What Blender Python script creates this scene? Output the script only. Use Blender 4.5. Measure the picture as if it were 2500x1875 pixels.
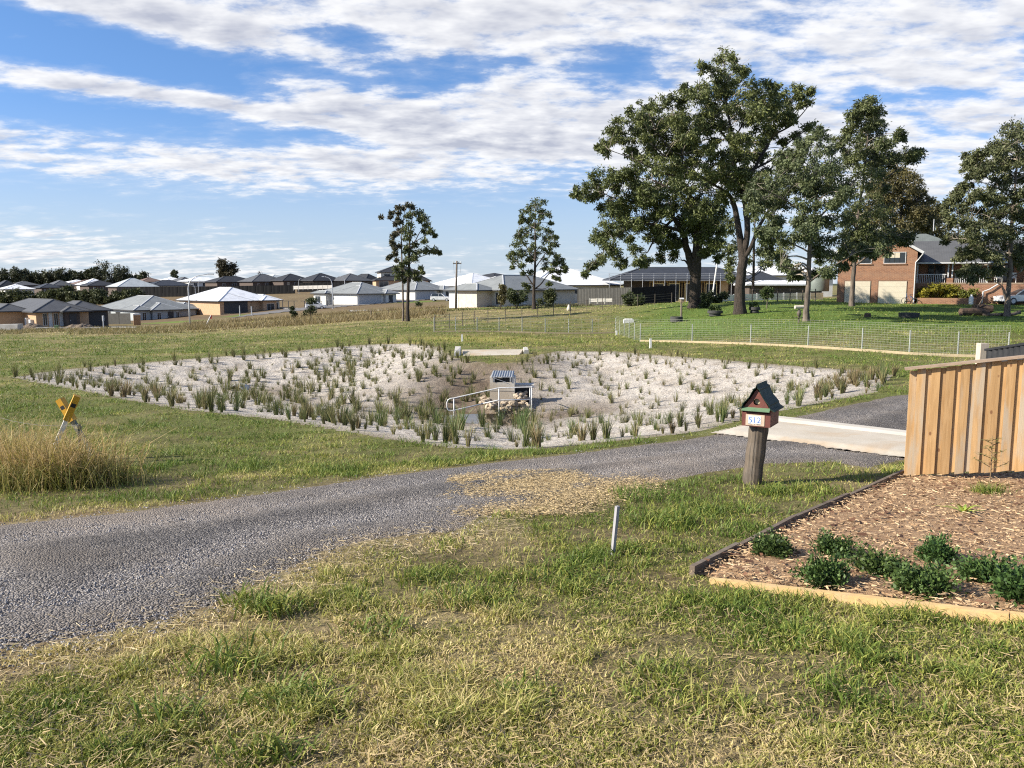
import bpy, math, random
import numpy as np
from mathutils import Vector, Matrix

for _o in list(bpy.data.objects):
    bpy.data.objects.remove(_o)
random.seed(7)
RNG = np.random.default_rng(11)
SC = bpy.context.scene
COL = SC.collection

# ------------------------------------------------------------------ camera
F = 2000.0                       # focal length in photograph pixels (2500 wide)
PITCH = math.atan((937.5 - 690.0) / F)
cam_d = bpy.data.cameras.new('camera')
cam_d.sensor_width = 36.0
cam_d.lens = 36.0 * F / 2500.0
cam_d.clip_start = 0.1
cam_d.clip_end = 9000.0
cam = bpy.data.objects.new('camera', cam_d)
COL.objects.link(cam)
cam.location = (0, 0, 0)
cam.rotation_euler = (math.pi / 2 - PITCH, 0, 0)
SC.camera = cam

# ------------------------------------------------------------------ light
SUN_AZ = math.atan2(-1.0, -0.20)     # direction to the sun, measured from +Y towards +X
SUN_EL = math.radians(30)
sun_dir = Vector((math.sin(SUN_AZ) * math.cos(SUN_EL), math.cos(SUN_AZ) * math.cos(SUN_EL), math.sin(SUN_EL)))
sd = bpy.data.lights.new('sun', 'SUN')
sd.energy = 5.0
sd.angle = math.radians(0.53)
sd.color = (1.0, 0.92, 0.79)
sun = bpy.data.objects.new('sun', sd)
COL.objects.link(sun)
sun.rotation_euler = (-sun_dir).to_track_quat('-Z', 'Y').to_euler()
sun.location = (-30, -10, 40)
SC.view_settings.view_transform = 'Standard'
SC.view_settings.look = 'None'
SC.view_settings.exposure = 0.9
SC.view_settings.gamma = 1.0
SC.view_settings.use_curve_mapping = False
SC.cycles.max_bounces = 6
SC.cycles.diffuse_bounces = 3
SC.cycles.transmission_bounces = 4
SC.cycles.transparent_max_bounces = 6
SC.cycles.use_denoising = False
SC.cycles.filter_width = 1.15
SC.cycles.sample_clamp_indirect = 4.0

CP, SP = math.cos(PITCH), math.sin(PITCH)
def ray(px, py):
    a = (px - 1250.0) / F
    b = -(py - 937.5) / F
    return (a, CP + b * SP, -SP + b * CP)
def P(px, py, Y):
    d = ray(px, py)
    return Vector((d[0] / d[1] * Y, Y, d[2] / d[1] * Y))

# ------------------------------------------------------------------ node helper
class NX:
    def __init__(s, nt):
        s.nt = nt
    def n(s, t, **kw):
        nd = s.nt.nodes.new(t)
        for k, v in kw.items():
            setattr(nd, k, v)
        return nd
    def link(s, a, b):
        s.nt.links.new(a, b)
    def put(s, sock, v):
        if isinstance(v, bpy.types.NodeSocket):
            s.nt.links.new(v, sock)
        else:
            sock.default_value = v
    def m(s, op, *a, clamp=False):
        nd = s.nt.nodes.new('ShaderNodeMath')
        nd.operation = op
        nd.use_clamp = clamp
        for i, v in enumerate(a):
            s.put(nd.inputs[i], v)
        return nd.outputs[0]
    def ramp(s, fac, lo, hi, a=0.0, b=1.0, smooth=True):
        nd = s.nt.nodes.new('ShaderNodeMapRange')
        nd.interpolation_type = 'SMOOTHSTEP' if smooth else 'LINEAR'
        s.put(nd.inputs[0], fac)
        for i, v in enumerate((lo, hi, a, b)):
            s.put(nd.inputs[i + 1], v)
        return nd.outputs[0]
    def mix(s, fac, a, b, blend='MIX'):
        nd = s.nt.nodes.new('ShaderNodeMix')
        nd.data_type = 'RGBA'
        nd.blend_type = blend
        s.put(nd.inputs[0], fac)
        s.put(nd.inputs[6], a if isinstance(a, bpy.types.NodeSocket) else (*a[:3], 1))
        s.put(nd.inputs[7], b if isinstance(b, bpy.types.NodeSocket) else (*b[:3], 1))
        return nd.outputs[2]
    def noise(s, vec, scale, detail=4, rough=0.55, dist=0.0):
        nd = s.nt.nodes.new('ShaderNodeTexNoise')
        if vec is not None:
            s.link(vec, nd.inputs['Vector'])
        nd.inputs['Scale'].default_value = scale
        nd.inputs['Detail'].default_value = detail
        nd.inputs['Roughness'].default_value = rough
        nd.inputs['Distortion'].default_value = dist
        return nd
    def vmul(s, vec, k):
        nd = s.nt.nodes.new('ShaderNodeVectorMath')
        nd.operation = 'MULTIPLY'
        s.link(vec, nd.inputs[0])
        nd.inputs[1].default_value = k
        return nd.outputs[0]

# ------------------------------------------------------------------ sky
world = bpy.data.worlds.new('World')
SC.world = world
world.use_nodes = True
wt = world.node_tree
wt.nodes.clear()
w = NX(wt)
wout = w.n('ShaderNodeOutputWorld')
bg = w.n('ShaderNodeBackground')
BGS = 0.1
bg.inputs['Strength'].default_value = BGS
w.link(bg.outputs[0], wout.inputs[0])
sky = w.n('ShaderNodeTexSky', sky_type='NISHITA')
sky.sun_disc = False
sky.sun_elevation = SUN_EL
sky.sun_rotation = SUN_AZ
sky.altitude = 20
sky.air_density = 1.0
sky.dust_density = 0.6
sky.ozone_density = 2.0
tc = w.n('ShaderNodeTexCoord')
sep = w.n('ShaderNodeSeparateXYZ')
w.link(tc.outputs['Generated'], sep.inputs[0])
dx, dy, dz = sep.outputs
az = w.m('ARCTAN2', dx, dy)
el = w.m('ARCSINE', dz)
zz = w.m('ADD', w.m('MAXIMUM', dz, 0.004), 0.15)
comb = w.n('ShaderNodeCombineXYZ')
w.put(comb.inputs[0], w.m('MULTIPLY', w.m('DIVIDE', dx, zz), 0.75))
w.put(comb.inputs[1], w.m('DIVIDE', dy, zz))
cvec = comb.outputs[0]
def azel(px, py):
    d = Vector(ray(px, py)).normalized()
    return math.atan2(d.x, d.y), math.asin(d.z)
acc = 0.0
# long cloud banks (+) and clear lanes (-), as seen in the sky: azimuth, elevation, half sizes, tilt
for (px, py, hx, hy, tilt, amp) in [
    (150, 200, 300, 26, .10, .34), (560, 262, 330, 30, .12, .36), (330, 385, 560, 62, .03, .34), (1050, 400, 420, 62, .08, .26),
    (1800, 110, 760, 190, 0, .32), (1250, 300, 420, 80, .1, .28), (2100, 420, 520, 150, 0, .22),
    (250, 20, 380, 36, 0, .28), (600, 118, 260, 40, .22, .34), (1050, 30, 460, 60, .0, .22),
    (250, 620, 560, 50, .03, .16), (900, 265, 340, 50, .12, .2),
    (200, 122, 340, 46, .05, -.50), (450, 172, 280, 30, .22, -.46), (250, 290, 460, 34, .06, -.54), (700, 320, 260, 20, .12, -.30), (900, 525, 1000, 50, .02, -.40),
    (900, 95, 110, 24, .1, -.40), (1090, 180, 150, 34, -.1, -.46), (800, 190, 180, 22, .2, -.34), (1500, 170, 130, 44, -.2, -.46), (1420, 250, 70, 20, 0, -.2),
    (2080, 236, 260, 18, .08, -.36), (1350, 520, 260, 120, 0, -.2), (1430, 60, 60, 30, 0, -.2), (1330, 420, 160, 22, 0, -.2)]:
    a0, e0 = azel(px, py)
    wa = hx / F * 1.0
    we = hy / F * 1.0
    da = w.m('SUBTRACT', az, a0)
    de = w.m('ADD', w.m('SUBTRACT', el, e0), w.m('MULTIPLY', da, tilt))
    q = w.m('ADD', w.m('POWER', w.m('ABSOLUTE', w.m('MULTIPLY', da, 1 / wa)), 2.0), w.m('POWER', w.m('ABSOLUTE', w.m('MULTIPLY', de, 1 / we)), 2.0))
    g = w.m('MULTIPLY', w.m('EXPONENT', w.m('MULTIPLY', q, -0.7)), amp)
    acc = g if not isinstance(acc, bpy.types.NodeSocket) else w.m('ADD', acc, g)
n1 = w.noise(cvec, 3.0, 7, 0.58, 0.15)
n2 = w.noise(cvec, 10.5, 6, 0.60, 0.1)
sh_v = w.n('ShaderNodeVectorMath'); sh_v.operation = 'ADD'
w.link(cvec, sh_v.inputs[0]); sh_v.inputs[1].default_value = (-0.035, -0.065, 0)
n1b = w.noise(sh_v.outputs[0], 3.0, 3, 0.58, 0.15)
n2b = w.noise(sh_v.outputs[0], 10.5, 3, 0.60, 0.1)
dens = w.m('ADD', w.m('ADD', w.m('MULTIPLY', n1.outputs[0], 1.25), w.m('MULTIPLY', n2.outputs[0], 1.0)), acc)
mask = w.m('MAXIMUM', w.ramp(dens, 1.06, 1.50), w.ramp(dens, 0.88, 1.36, 0.0, 0.22))
# self shading of the clouds: the sides turned from the sun and the dense cores are grey-lavender, sunlit rims white
rel = w.m('ADD', w.m('SUBTRACT', n1b.outputs[0], n1.outputs[0]), w.m('MULTIPLY', w.m('SUBTRACT', n2b.outputs[0], n2.outputs[0]), 0.7))
core = w.ramp(dens, 1.25, 1.85, 0.0, 0.65)
shade = w.m('ADD', w.m('ADD', w.m('MULTIPLY', rel, 2.4), core), 0.10, clamp=True)
K = 1.0 / BGS
cw = w.mix(shade, (0.55 * K, 0.55 * K, 0.555 * K), (0.28 * K, 0.295 * K, 0.35 * K))
skyc = w.mix(w.ramp(el, 0.0, 0.32), (0.47, 0.60, 0.90), (0.48, 0.66, 0.90))
skyc = w.mix(1.0, sky.outputs[0], skyc, 'MULTIPLY')
# thin whitish veil low over the horizon
veil = w.ramp(el, 0.20, 0.0, 0.0, 0.66)
skyc = w.mix(veil, skyc, (0.36 * K, 0.42 * K, 0.49 * K))
fin = w.mix(w.m('MULTIPLY', mask, 0.95), skyc, cw)
w.link(fin, bg.inputs[0])

# ------------------------------------------------------------------ numpy noise / polygons
def _hash(ix, iy, seed):
    h = (ix.astype(np.int64) * 374761393 + iy.astype(np.int64) * 668265263 + seed * 974634777) & 0xffffffff
    h = ((h ^ (h >> 13)) * 1274126177) & 0xffffffff
    return ((h ^ (h >> 16)) & 0xffff) / 65535.0
def vnoise(x, y, seed=0):
    x = np.asarray(x, float); y = np.asarray(y, float)
    ix = np.floor(x); iy = np.floor(y)
    fx = x - ix; fy = y - iy
    fx = fx * fx * (3 - 2 * fx); fy = fy * fy * (3 - 2 * fy)
    a = _hash(ix, iy, seed); b = _hash(ix + 1, iy, seed)
    c = _hash(ix, iy + 1, seed); d = _hash(ix + 1, iy + 1, seed)
    return (a * (1 - fx) + b * fx) * (1 - fy) + (c * (1 - fx) + d * fx) * fy
def fbm(x, y, seed=0, oct=4):
    s = 0; t = 0; a = 1.0; f = 1.0
    for k in range(oct):
        s = s + a * vnoise(x * f + 17.3 * k, y * f - 9.1 * k, seed + k)
        t += a; a *= 0.5; f *= 2.03
    return s / t
def sdist(poly, x, y):
    x = np.asarray(x, float); y = np.asarray(y, float)
    best = np.full(x.shape, 1e9); ins = np.zeros(x.shape, bool)
    n = len(poly)
    for i in range(n):
        x0, y0 = poly[i]; x1, y1 = poly[(i + 1) % n]
        ex, ey = x1 - x0, y1 - y0
        t = np.clip(((x - x0) * ex + (y - y0) * ey) / (ex * ex + ey * ey + 1e-12), 0, 1)
        best = np.minimum(best, np.hypot(x - x0 - t * ex, y - y0 - t * ey))
        c = ((y0 > y) != (y1 > y)) & (x < (x1 - x0) * (y - y0) / (y1 - y0 + 1e-15) + x0)
        ins ^= c
    return np.where(ins, best, -best)
def ldist(line, x, y):
    best = np.full(np.shape(x), 1e9)
    for (x0, y0), (x1, y1) in zip(line[:-1], line[1:]):
        ex, ey = x1 - x0, y1 - y0
        t = np.clip(((x - x0) * ex + (y - y0) * ey) / (ex * ex + ey * ey + 1e-12), 0, 1)
        best = np.minimum(best, np.hypot(x - x0 - t * ex, y - y0 - t * ey))
    return best
def sstep(a, b, x):
    t = np.clip((x - a) / (b - a), 0, 1)
    return t * t * (3 - 2 * t)

# ------------------------------------------------------------------ terrain
_C = []
def _row(Y, zs):
    for px, z in zs:
        _C.append(((px - 1250) / F / 0.985, math.log(Y), z + 0.0175 * Y * (Y <= 300)))
for Y, z in ((1.8, -1.84), (4, -2.07), (6, -2.28), (8, -2.49)):
    _row(Y, [(-900, z - .03), (300, z), (1250, z), (2200, z + .01), (3400, z + .03)])
_row(10.2, [(-900, -2.8), (0, -2.78), (600, -2.76), (1250, -2.72), (1836, -2.72), (2500, -2.66), (3400, -2.6)])
_row(14, [(-900, -3.2), (0, -3.15), (600, -3.15), (1250, -3.05), (1800, -2.97), (2500, -2.95), (3400, -2.9)])
_row(22, [(-900, -3.7), (0, -3.6), (600, -3.6), (1250, -3.4), (1800, -3.18), (2500, -3.1), (3400, -3.1)])
_row(32, [(-900, -4.3), (0, -4.15), (600, -4.0), (1250, -3.8), (1800, -3.55), (2300, -3.48), (3400, -3.4)])
_row(46, [(-900, -5.0), (0, -4.85), (600, -4.6), (900, -4.35), (1250, -4.25), (1560, -4.2), (1900, -3.7), (2500, -3.5), (3400, -3.4)])
_row(61, [(-900, -5.9), (0, -5.65), (600, -5.3), (1200, -4.72), (1500, -4.75), (1800, -3.65), (2500, -3.5), (3400, -3.4)])
_row(80, [(-900, -6.9), (0, -6.6), (600, -6.2), (985, -5.2), (1250, -5.0), (1700, -3.6), (2150, -3.45), (2500, -3.4), (3400, -3.3)])
_row(105, [(-900, -8.2), (0, -7.9), (600, -7.2), (1300, -5.2), (1800, -4.0), (2500, -3.6), (3400, -3.4)])
_row(125, [(-900, -9.2), (0, -8.9), (600, -8.2), (1164, -5.85), (1450, -5.6), (1800, -5.0), (2500, -4.2), (3400, -4)])
_row(172, [(-900, -10.6), (0, -10.5), (300, -10.7), (600, -9.3), (870, -7.9), (1250, -7), (1800, -6), (2500, -5.2), (3400, -5)])
_row(300, [(-900, -10.6), (0, -10.2), (400, -8.6), (800, -7.3), (1250, -7.0), (1800, -6.8), (2500, -6.2), (3400, -6)])
_row(600, [(-900, -4.5), (600, -3.), (1250, -2.5), (2500, -2.5), (3400, -2.5)])
_row(3000, [(-900, -8), (600, -8), (1250, -8), (2500, -8), (3400, -8)])
_C = np.array(_C)
KU = 1.6
def _tps_phi(r2):
    return 0.5 * r2 * np.log(r2 + 1e-12)
_cu = _C[:, 0] * KU; _cv = _C[:, 1]; _nc = len(_C)
_A = np.zeros((_nc + 3, _nc + 3))
_A[:_nc, :_nc] = _tps_phi((_cu[:, None] - _cu[None]) ** 2 + (_cv[:, None] - _cv[None]) ** 2) + np.eye(_nc) * 1e-4
_A[:_nc, _nc] = 1; _A[:_nc, _nc + 1] = _cu; _A[:_nc, _nc + 2] = _cv
_A[_nc:, :_nc] = _A[:_nc, _nc:].T
_W = np.linalg.solve(_A, np.concatenate([_C[:, 2], [0, 0, 0]]))
def gz0(x, y):
    """height of the land before the basin was dug"""
    x = np.atleast_1d(np.asarray(x, float)); y = np.atleast_1d(np.asarray(y, float))
    out = np.empty(x.shape)
    xf, yf, of = x.ravel(), y.ravel(), out.ravel()
    for s in range(0, len(xf), 60000):
        yy = np.clip(yf[s:s + 60000], 1.8, 3000)
        u = np.clip(xf[s:s + 60000] / yy, -1.0, 1.0) * KU
        v = np.log(yy)
        ph = _tps_phi((u[:, None] - _cu[None]) ** 2 + (v[:, None] - _cv[None]) ** 2)
        of[s:s + 60000] = ph @ _W[:_nc] + _W[_nc] + _W[_nc + 1] * u + _W[_nc + 2] * v
    return of.reshape(x.shape)
def G(px, py, f=None):
    """point where the sight line of a photograph pixel meets the land"""
    d = ray(px, py)
    Y = np.exp(np.linspace(math.log(1.9), math.log(2500), 900))
    h = d[2] / d[1] * Y - (f or gz0)(d[0] / d[1] * Y, Y)
    k = np.argmax(h < 0) if (h < 0).any() else len(Y) - 1
    k = max(k, 1)
    t = h[k - 1] / (h[k - 1] - h[k] + 1e-12)
    yy = Y[k - 1] + (Y[k] - Y[k - 1]) * min(max(t, 0), 1)
    return Vector((d[0] / d[1] * yy, yy, float((f or gz0)(d[0] / d[1] * yy, yy)[0])))
def poly_px(pts):
    return [tuple(G(a, b)[:2]) for a, b in pts]

BASIN = poly_px([(15, 921), (100, 907), (240, 893), (400, 880), (560, 868), (700, 858), (800, 848), (900, 840), (1010, 838), (1075, 846),
                 (1110, 868), (1180, 884), (1260, 884), (1310, 864), (1360, 856), (1500, 857), (1640, 868), (1800, 880), (1950, 893), (2090, 902), (2200, 915),
                 (2160, 958), (2040, 982), (1900, 1010), (1800, 1036), (1735, 1054), (1660, 1064), (1500, 1080), (1380, 1094), (1230, 1101),
                 (1080, 1094), (930, 1074), (800, 1050), (640, 1022), (430, 1000), (250, 968), (120, 942)])
_pit = P(1225, 1000, 27.0)
CHAN = [tuple(G(1222, 876)[:2]), (P(1180, 930, 33).x, 33.0), (P(1120, 960, 28.5).x, 28.5), (P(1180, 1000, 24.5).x, 24.5)]
def gz(x, y):
    x = np.atleast_1d(np.asarray(x, float)); y = np.atleast_1d(np.asarray(y, float))
    z = gz0(x, y)
    near = (y > 11) & (y < 60)
    if near.any():
        xs, ys = x[near], y[near]
        s = sdist(BASIN, xs, ys)
        dep = np.clip(s, 0, None)
        d = 1.28 * (1 - np.exp(-(np.clip(dep - .1, 0, None) / 4.6) ** 1.25))
        c = ldist(CHAN, xs, ys)
        d = d + 0.32 * np.exp(-(c / 1.3) ** 2) * sstep(0.0, 1.5, dep)
        z[near] -= d
    return z
def gzf(x, y):
    return float(gz(x, y)[0])
def GB(px, py):
    return G(px, py, gz)

DRIVE = poly_px([(-500, 1345), (-200, 1302), (0, 1276), (300, 1246), (600, 1206), (900, 1162), (1200, 1126), (1380, 1106), (1500, 1090), (1640, 1073), (1745, 1056),
                 (1900, 1022), (2040, 991), (2160, 966), (2330, 950), (2460, 1060), (2330, 1112), (2215, 1128), (2129, 1150), (2027, 1131), (1885, 1137), (1763, 1155), (1600, 1186), (1480, 1206), (1391, 1227), (1260, 1254),
                 (1208, 1262), (1147, 1302), (1046, 1311), (903, 1330), (822, 1355), (740, 1394), (640, 1440), (542, 1490), (361, 1544), (217, 1573), (0, 1613), (-300, 1690), (-600, 1760)])
STRAW = poly_px([(1090, 1178), (1190, 1164), (1330, 1150), (1440, 1172), (1560, 1170), (1620, 1178), (1480, 1212), (1391, 1236), (1230, 1262), (1195, 1246), (1318, 1226), (1250, 1212), (1170, 1198)])
SLAB = poly_px([(1735, 1060), (1885, 1026), (2060, 1046), (2230, 1067), (2420, 1090), (2440, 1150), (2200, 1121), (1970, 1090)])
BED = poly_px([(1700, 1404), (1800, 1345), (1940, 1277), (2070, 1218), (2200, 1163), (2500, 1156), (2800, 1150), (2900, 1590), (2500, 1527), (2100, 1466), (1770, 1422)])
ROAD = [tuple(P(a, b, c)[:2]) for a, b, c in ((560, 786, 152), (640, 778, 158), (700, 772, 163), (860, 757, 172), (1010, 745, 185), (1100, 735, 215), (1062, 730, 222), (980, 736, 205), (800, 752, 182), (690, 764, 173), (620, 772, 166))]
# ------------------------------------------------------------------ mesh helpers
def tag(o, label=None, cat=None, group=None, kind=None):
    if label: o['label'] = label
    if cat: o['category'] = cat
    if group: o['group'] = group
    if kind: o['kind'] = kind
    return o
def thing(name, label, cat, loc, rotz=0.0, group=None):
    o = bpy.data.objects.new(name, None)
    COL.objects.link(o)
    o.empty_display_size = 0.2
    o.location = loc
    o.rotation_euler = (0, 0, rotz)
    return tag(o, label, cat, group)
def link_mesh(name, me, mat, parent=None, loc=None):
    if mat is not None and not me.materials:
        me.materials.append(mat)
    o = bpy.data.objects.new(name, me)
    COL.objects.link(o)
    if parent is not None: o.parent = parent
    if loc is not None: o.location = loc
    return o
def np_mesh(name, V, Fc, mat, col=None, parent=None, loc=None, smooth=False):
    V = np.asarray(V, np.float32); Fc = np.asarray(Fc, np.int32)
    me = bpy.data.meshes.new(name)
    nf, k = Fc.shape
    me.vertices.add(len(V)); me.vertices.foreach_set('co', V.ravel())
    me.loops.add(nf * k); me.loops.foreach_set('vertex_index', Fc.ravel())
    me.polygons.add(nf); me.polygons.foreach_set('loop_start', np.arange(0, nf * k, k, dtype=np.int32))
    me.polygons.foreach_set('use_smooth', np.full(nf, smooth))
    if col is not None:
        at = me.color_attributes.new('Col', 'FLOAT_COLOR', 'POINT')
        c4 = np.ones((len(V), 4), np.float32); c4[:, :3] = col
        at.data.foreach_set('color', c4.ravel())
    me.update(calc_edges=True)
    return link_mesh(name, me, mat, parent, loc)
class MB:
    def __init__(s):
        s.v = []; s.f = []
    def add(s, vs, fs):
        k = len(s.v)
        s.v += [tuple(p) for p in vs]
        s.f += [tuple(i + k for i in f) for f in fs]
        return s
    def hexa(s, p):
        return s.add(p, [(0, 3, 2, 1), (4, 5, 6, 7), (0, 1, 5, 4), (1, 2, 6, 5), (2, 3, 7, 6), (3, 0, 4, 7)])
    def box(s, x0, y0, z0, x1, y1, z1):
        return s.hexa([(x0, y0, z0), (x1, y0, z0), (x1, y1, z0), (x0, y1, z0), (x0, y0, z1), (x1, y0, z1), (x1, y1, z1), (x0, y1, z1)])
    def beam(s, p, q, wd, ht, up=(0, 0, 1)):
        p = Vector(p); q = Vector(q); d = (q - p).normalized()
        sd_ = d.cross(Vector(up))
        sd_ = sd_.normalized() if sd_.length > 1e-5 else Vector((1, 0, 0))
        u = sd_.cross(d)
        a, b = sd_ * wd / 2, u * ht / 2
        return s.hexa([p - a - b, p + a - b, q + a - b, q - a - b, p - a + b, p + a + b, q + a + b, q - a + b])
    def tube(s, pts, rad, n=8, cap=True):
        pts = [Vector(p) for p in pts]
        if not hasattr(rad, '__len__'): rad = [rad] * len(pts)
        k = len(s.v); ref = None
        for i, p in enumerate(pts):
            d = (pts[min(i + 1, len(pts) - 1)] - pts[max(i - 1, 0)])
            d = d.normalized() if d.length > 1e-9 else Vector((0, 0, 1))
            if ref is None:
                ref = d.cross(Vector((0.31, 0.9, 0.2)))
                if ref.length < 1e-3: ref = d.cross(Vector((1, 0, 0)))
            ref = (ref - d * ref.dot(d)).normalized()
            b = d.cross(ref)
            for j in range(n):
                a = 2 * math.pi * j / n
                s.v.append(tuple(p + (ref * math.cos(a) + b * math.sin(a)) * rad[i]))
        for i in range(len(pts) - 1):
            for j in range(n):
                s.f.append((k + i * n + j, k + i * n + (j + 1) % n, k + (i + 1) * n + (j + 1) % n, k + (i + 1) * n + j))
        if cap:
            s.f.append(tuple(k + j for j in reversed(range(n))))
            e = k + (len(pts) - 1) * n
            s.f.append(tuple(e + j for j in range(n)))
        return s
    def lathe(s, prof, n=16, c=(0, 0, 0)):
        k = len(s.v)
        for r, z in prof:
            for j in range(n):
                a = 2 * math.pi * j / n
                s.v.append((c[0] + r * math.cos(a), c[1] + r * math.sin(a), c[2] + z))
        for i in range(len(prof) - 1):
            for j in range(n):
                s.f.append((k + i * n + j, k + i * n + (j + 1) % n, k + (i + 1) * n + (j + 1) % n, k + (i + 1) * n + j))
        s.f.append(tuple(k + j for j in reversed(range(n))))
        e = k + (len(prof) - 1) * n
        s.f.append(tuple(e + j for j in range(n)))
        return s
    def extrude(s, poly, axis, a, b):
        """polygon of (u, v) swept along an axis: 'y' gives (u, t, v), 'x' gives (t, u, v), 'z' gives (u, v, t)"""
        mk = {'y': lambda u, v, t: (u, t, v), 'x': lambda u, v, t: (t, u, v), 'z': lambda u, v, t: (u, v, t)}[axis]
        n = len(poly)
        vs = [mk(u, v, a) for u, v in poly] + [mk(u, v, b) for u, v in poly]
        fs = [tuple(range(n)), tuple(reversed(range(n, 2 * n)))] + [(i, i + n, (i + 1) % n + n, (i + 1) % n) for i in range(n)]
        return s.add(vs, fs)
    def mesh(s, name, smooth=False, off=None):
        me = bpy.data.meshes.new(name)
        vs = s.v if off is None else [(a - off[0], b - off[1], c - off[2]) for a, b, c in s.v]
        me.from_pydata(vs, [], s.f)
        if smooth:
            me.polygons.foreach_set('use_smooth', [True] * len(me.polygons))
        me.update()
        import bmesh
        b = bmesh.new(); b.from_mesh(me)
        bmesh.ops.recalc_face_normals(b, faces=b.faces)
        b.to_mesh(me); b.free()
        return me
    def build(s, name, mat, parent=None, loc=None, smooth=False, off=None):
        return link_mesh(name, s.mesh(name, smooth, off), mat, parent, loc)
def single(name, mb, mat, label, cat, base, group=None, smooth=False):
    """a thing that is one mesh, built in world coordinates"""
    o = mb.build(name, mat, None, base, smooth, off=base)
    return tag(o, label, cat, group)

# ------------------------------------------------------------------ materials
MATS = {}
def newmat(name):
    m = bpy.data.materials.new(name)
    m.use_nodes = True
    m.node_tree.nodes.clear()
    x = NX(m.node_tree)
    out = x.n('ShaderNodeOutputMaterial')
    bs = x.n('ShaderNodeBsdfPrincipled')
    x.link(bs.outputs[0], out.inputs[0])
    return m, x, bs, out
def bump(x, bs, h, strength=0.4, dist=0.02):
    b = x.n('ShaderNodeBump')
    b.inputs['Strength'].default_value = strength
    b.inputs['Distance'].default_value = dist
    x.link(h, b.inputs['Height'])
    x.link(b.outputs[0], bs.inputs['Normal'])
def pm(name, c1, c2=None, scale=3.0, rough=0.7, bmp=0.2, bscale=None, bdist=0.01, metal=0.0, stretch=None, rnd=0.0, lo=.35, hi=.65, spec=0.5):
    """plain procedural paint/timber/stone: two tones in noise, fine relief, optional change per object"""
    if name in MATS: return MATS[name]
    m, x, bs, out = newmat(name)
    g = x.n('ShaderNodeTexCoord')
    vec = g.outputs['Object']
    if stretch: vec = x.vmul(vec, stretch)
    n = x.noise(vec, scale, 6, 0.6)
    c2 = c2 or tuple(v * 0.8 for v in c1)
    c = x.mix(x.ramp(n.outputs[0], lo, hi), c1, c2)
    if rnd:
        oi = x.n('ShaderNodeObjectInfo')
        hsv = x.n('ShaderNodeHueSaturation')
        x.link(c, hsv.inputs['Color'])
        x.put(hsv.inputs['Value'], x.ramp(oi.outputs['Random'], 0, 1, 1 - rnd, 1 + rnd, False))
        c = hsv.outputs[0]
    x.link(c, bs.inputs['Base Color'])
    x.put(bs.inputs['Roughness'], x.ramp(n.outputs[0], 0.2, 0.8, max(rough - .1, .05), min(rough + .1, 1), False))
    bs.inputs['Metallic'].default_value = metal
    bs.inputs['Specular IOR Level'].default_value = spec
    if bmp:
        n2 = x.noise(vec, bscale or scale * 6, 4, 0.6)
        bump(x, bs, n2.outputs[0], bmp, bdist)
    MATS[name] = m
    return m
def attr_mat(name, rough=0.6, trans=0.3, gain=1.0, rnd=0.0, spec=0.3):
    """blades and leaves: colour from the mesh, some light passing through"""
    m, x, bs, out = newmat(name)
    a = x.n('ShaderNodeVertexColor'); a.layer_name = 'Col'
    c = a.outputs[0]
    if rnd:
        oi = x.n('ShaderNodeObjectInfo')
        hsv = x.n('ShaderNodeHueSaturation')
        x.link(c, hsv.inputs['Color'])
        x.put(hsv.inputs['Hue'], x.ramp(oi.outputs['Random'], 0, 1, 0.5 - .05 * rnd, 0.5 + .03 * rnd, False))
        x.put(hsv.inputs['Value'], x.ramp(x.m('FRACT', x.m('MULTIPLY', oi.outputs['Random'], 7.31)), 0, 1, 1 - .35 * rnd, 1 + .35 * rnd, False))
        c = hsv.outputs[0]
    x.link(c, bs.inputs['Base Color'])
    bs.inputs['Roughness'].default_value = rough
    bs.inputs['Specular IOR Level'].default_value = spec
    if trans:
        t = x.n('ShaderNodeBsdfTranslucent')
        x.link(c, t.inputs[0])
        mx = x.n('ShaderNodeMixShader')
        mx.inputs[0].default_value = trans
        x.link(bs.outputs[0], mx.inputs[1]); x.link(t.outputs[0], mx.inputs[2])
        x.link(mx.outputs[0], out.inputs[0])
    return m
M_BLADE = attr_mat('grass_blade', 0.55, 0.30)
M_LEAF = attr_mat('gum_leaf', 0.55, 0.18, spec=0.3)
M_TUSS = attr_mat('tussock_blade', 0.55, 0.22, rnd=1.0)
M_SHRUB = attr_mat('shrub_leaf', 0.5, 0.2, rnd=0.4)
M_CHIP = attr_mat('wood_chip', 0.8, 0.0)
M_STRAW = attr_mat('straw', 0.7, 0.15)
M_STONE = attr_mat('loose_gravel', 0.85, 0.0)

def ground_mat():
    m, x, bs, out = newmat('turf_ground')
    a = x.n('ShaderNodeVertexColor'); a.layer_name = 'Col'
    g = x.n('ShaderNodeNewGeometry')
    n1 = x.noise(g.outputs['Position'], 1.1, 6, 0.65)
    n2 = x.noise(g.outputs['Position'], 9.0, 6, 0.7)
    n3 = x.noise(g.outputs['Position'], 0.09, 5, 0.6)
    v = x.m('ADD', x.m('MULTIPLY', n1.outputs[0], 0.45), x.m('ADD', x.m('MULTIPLY', n2.outputs[0], 0.75), x.m('MULTIPLY', n3.outputs[0], 0.3)))
    k = x.ramp(v, 0.45, 1.05, 0.35, 1.55, False)
    c = x.mix(1.0, a.outputs[0], (1, 1, 1), 'MULTIPLY')
    h = x.n('ShaderNodeHueSaturation')
    x.link(c, h.inputs['Color']); x.put(h.inputs['Value'], k)
    x.put(h.inputs['Hue'], x.ramp(n1.outputs[0], .3, .7, .475, .515, False))
    x.link(h.outputs[0], bs.inputs['Base Color'])
    bs.inputs['Roughness'].default_value = 0.95
    bs.inputs['Specular IOR Level'].default_value = 0.1
    bump(x, bs, n2.outputs[0], 0.8, 0.06)
    return m
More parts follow.
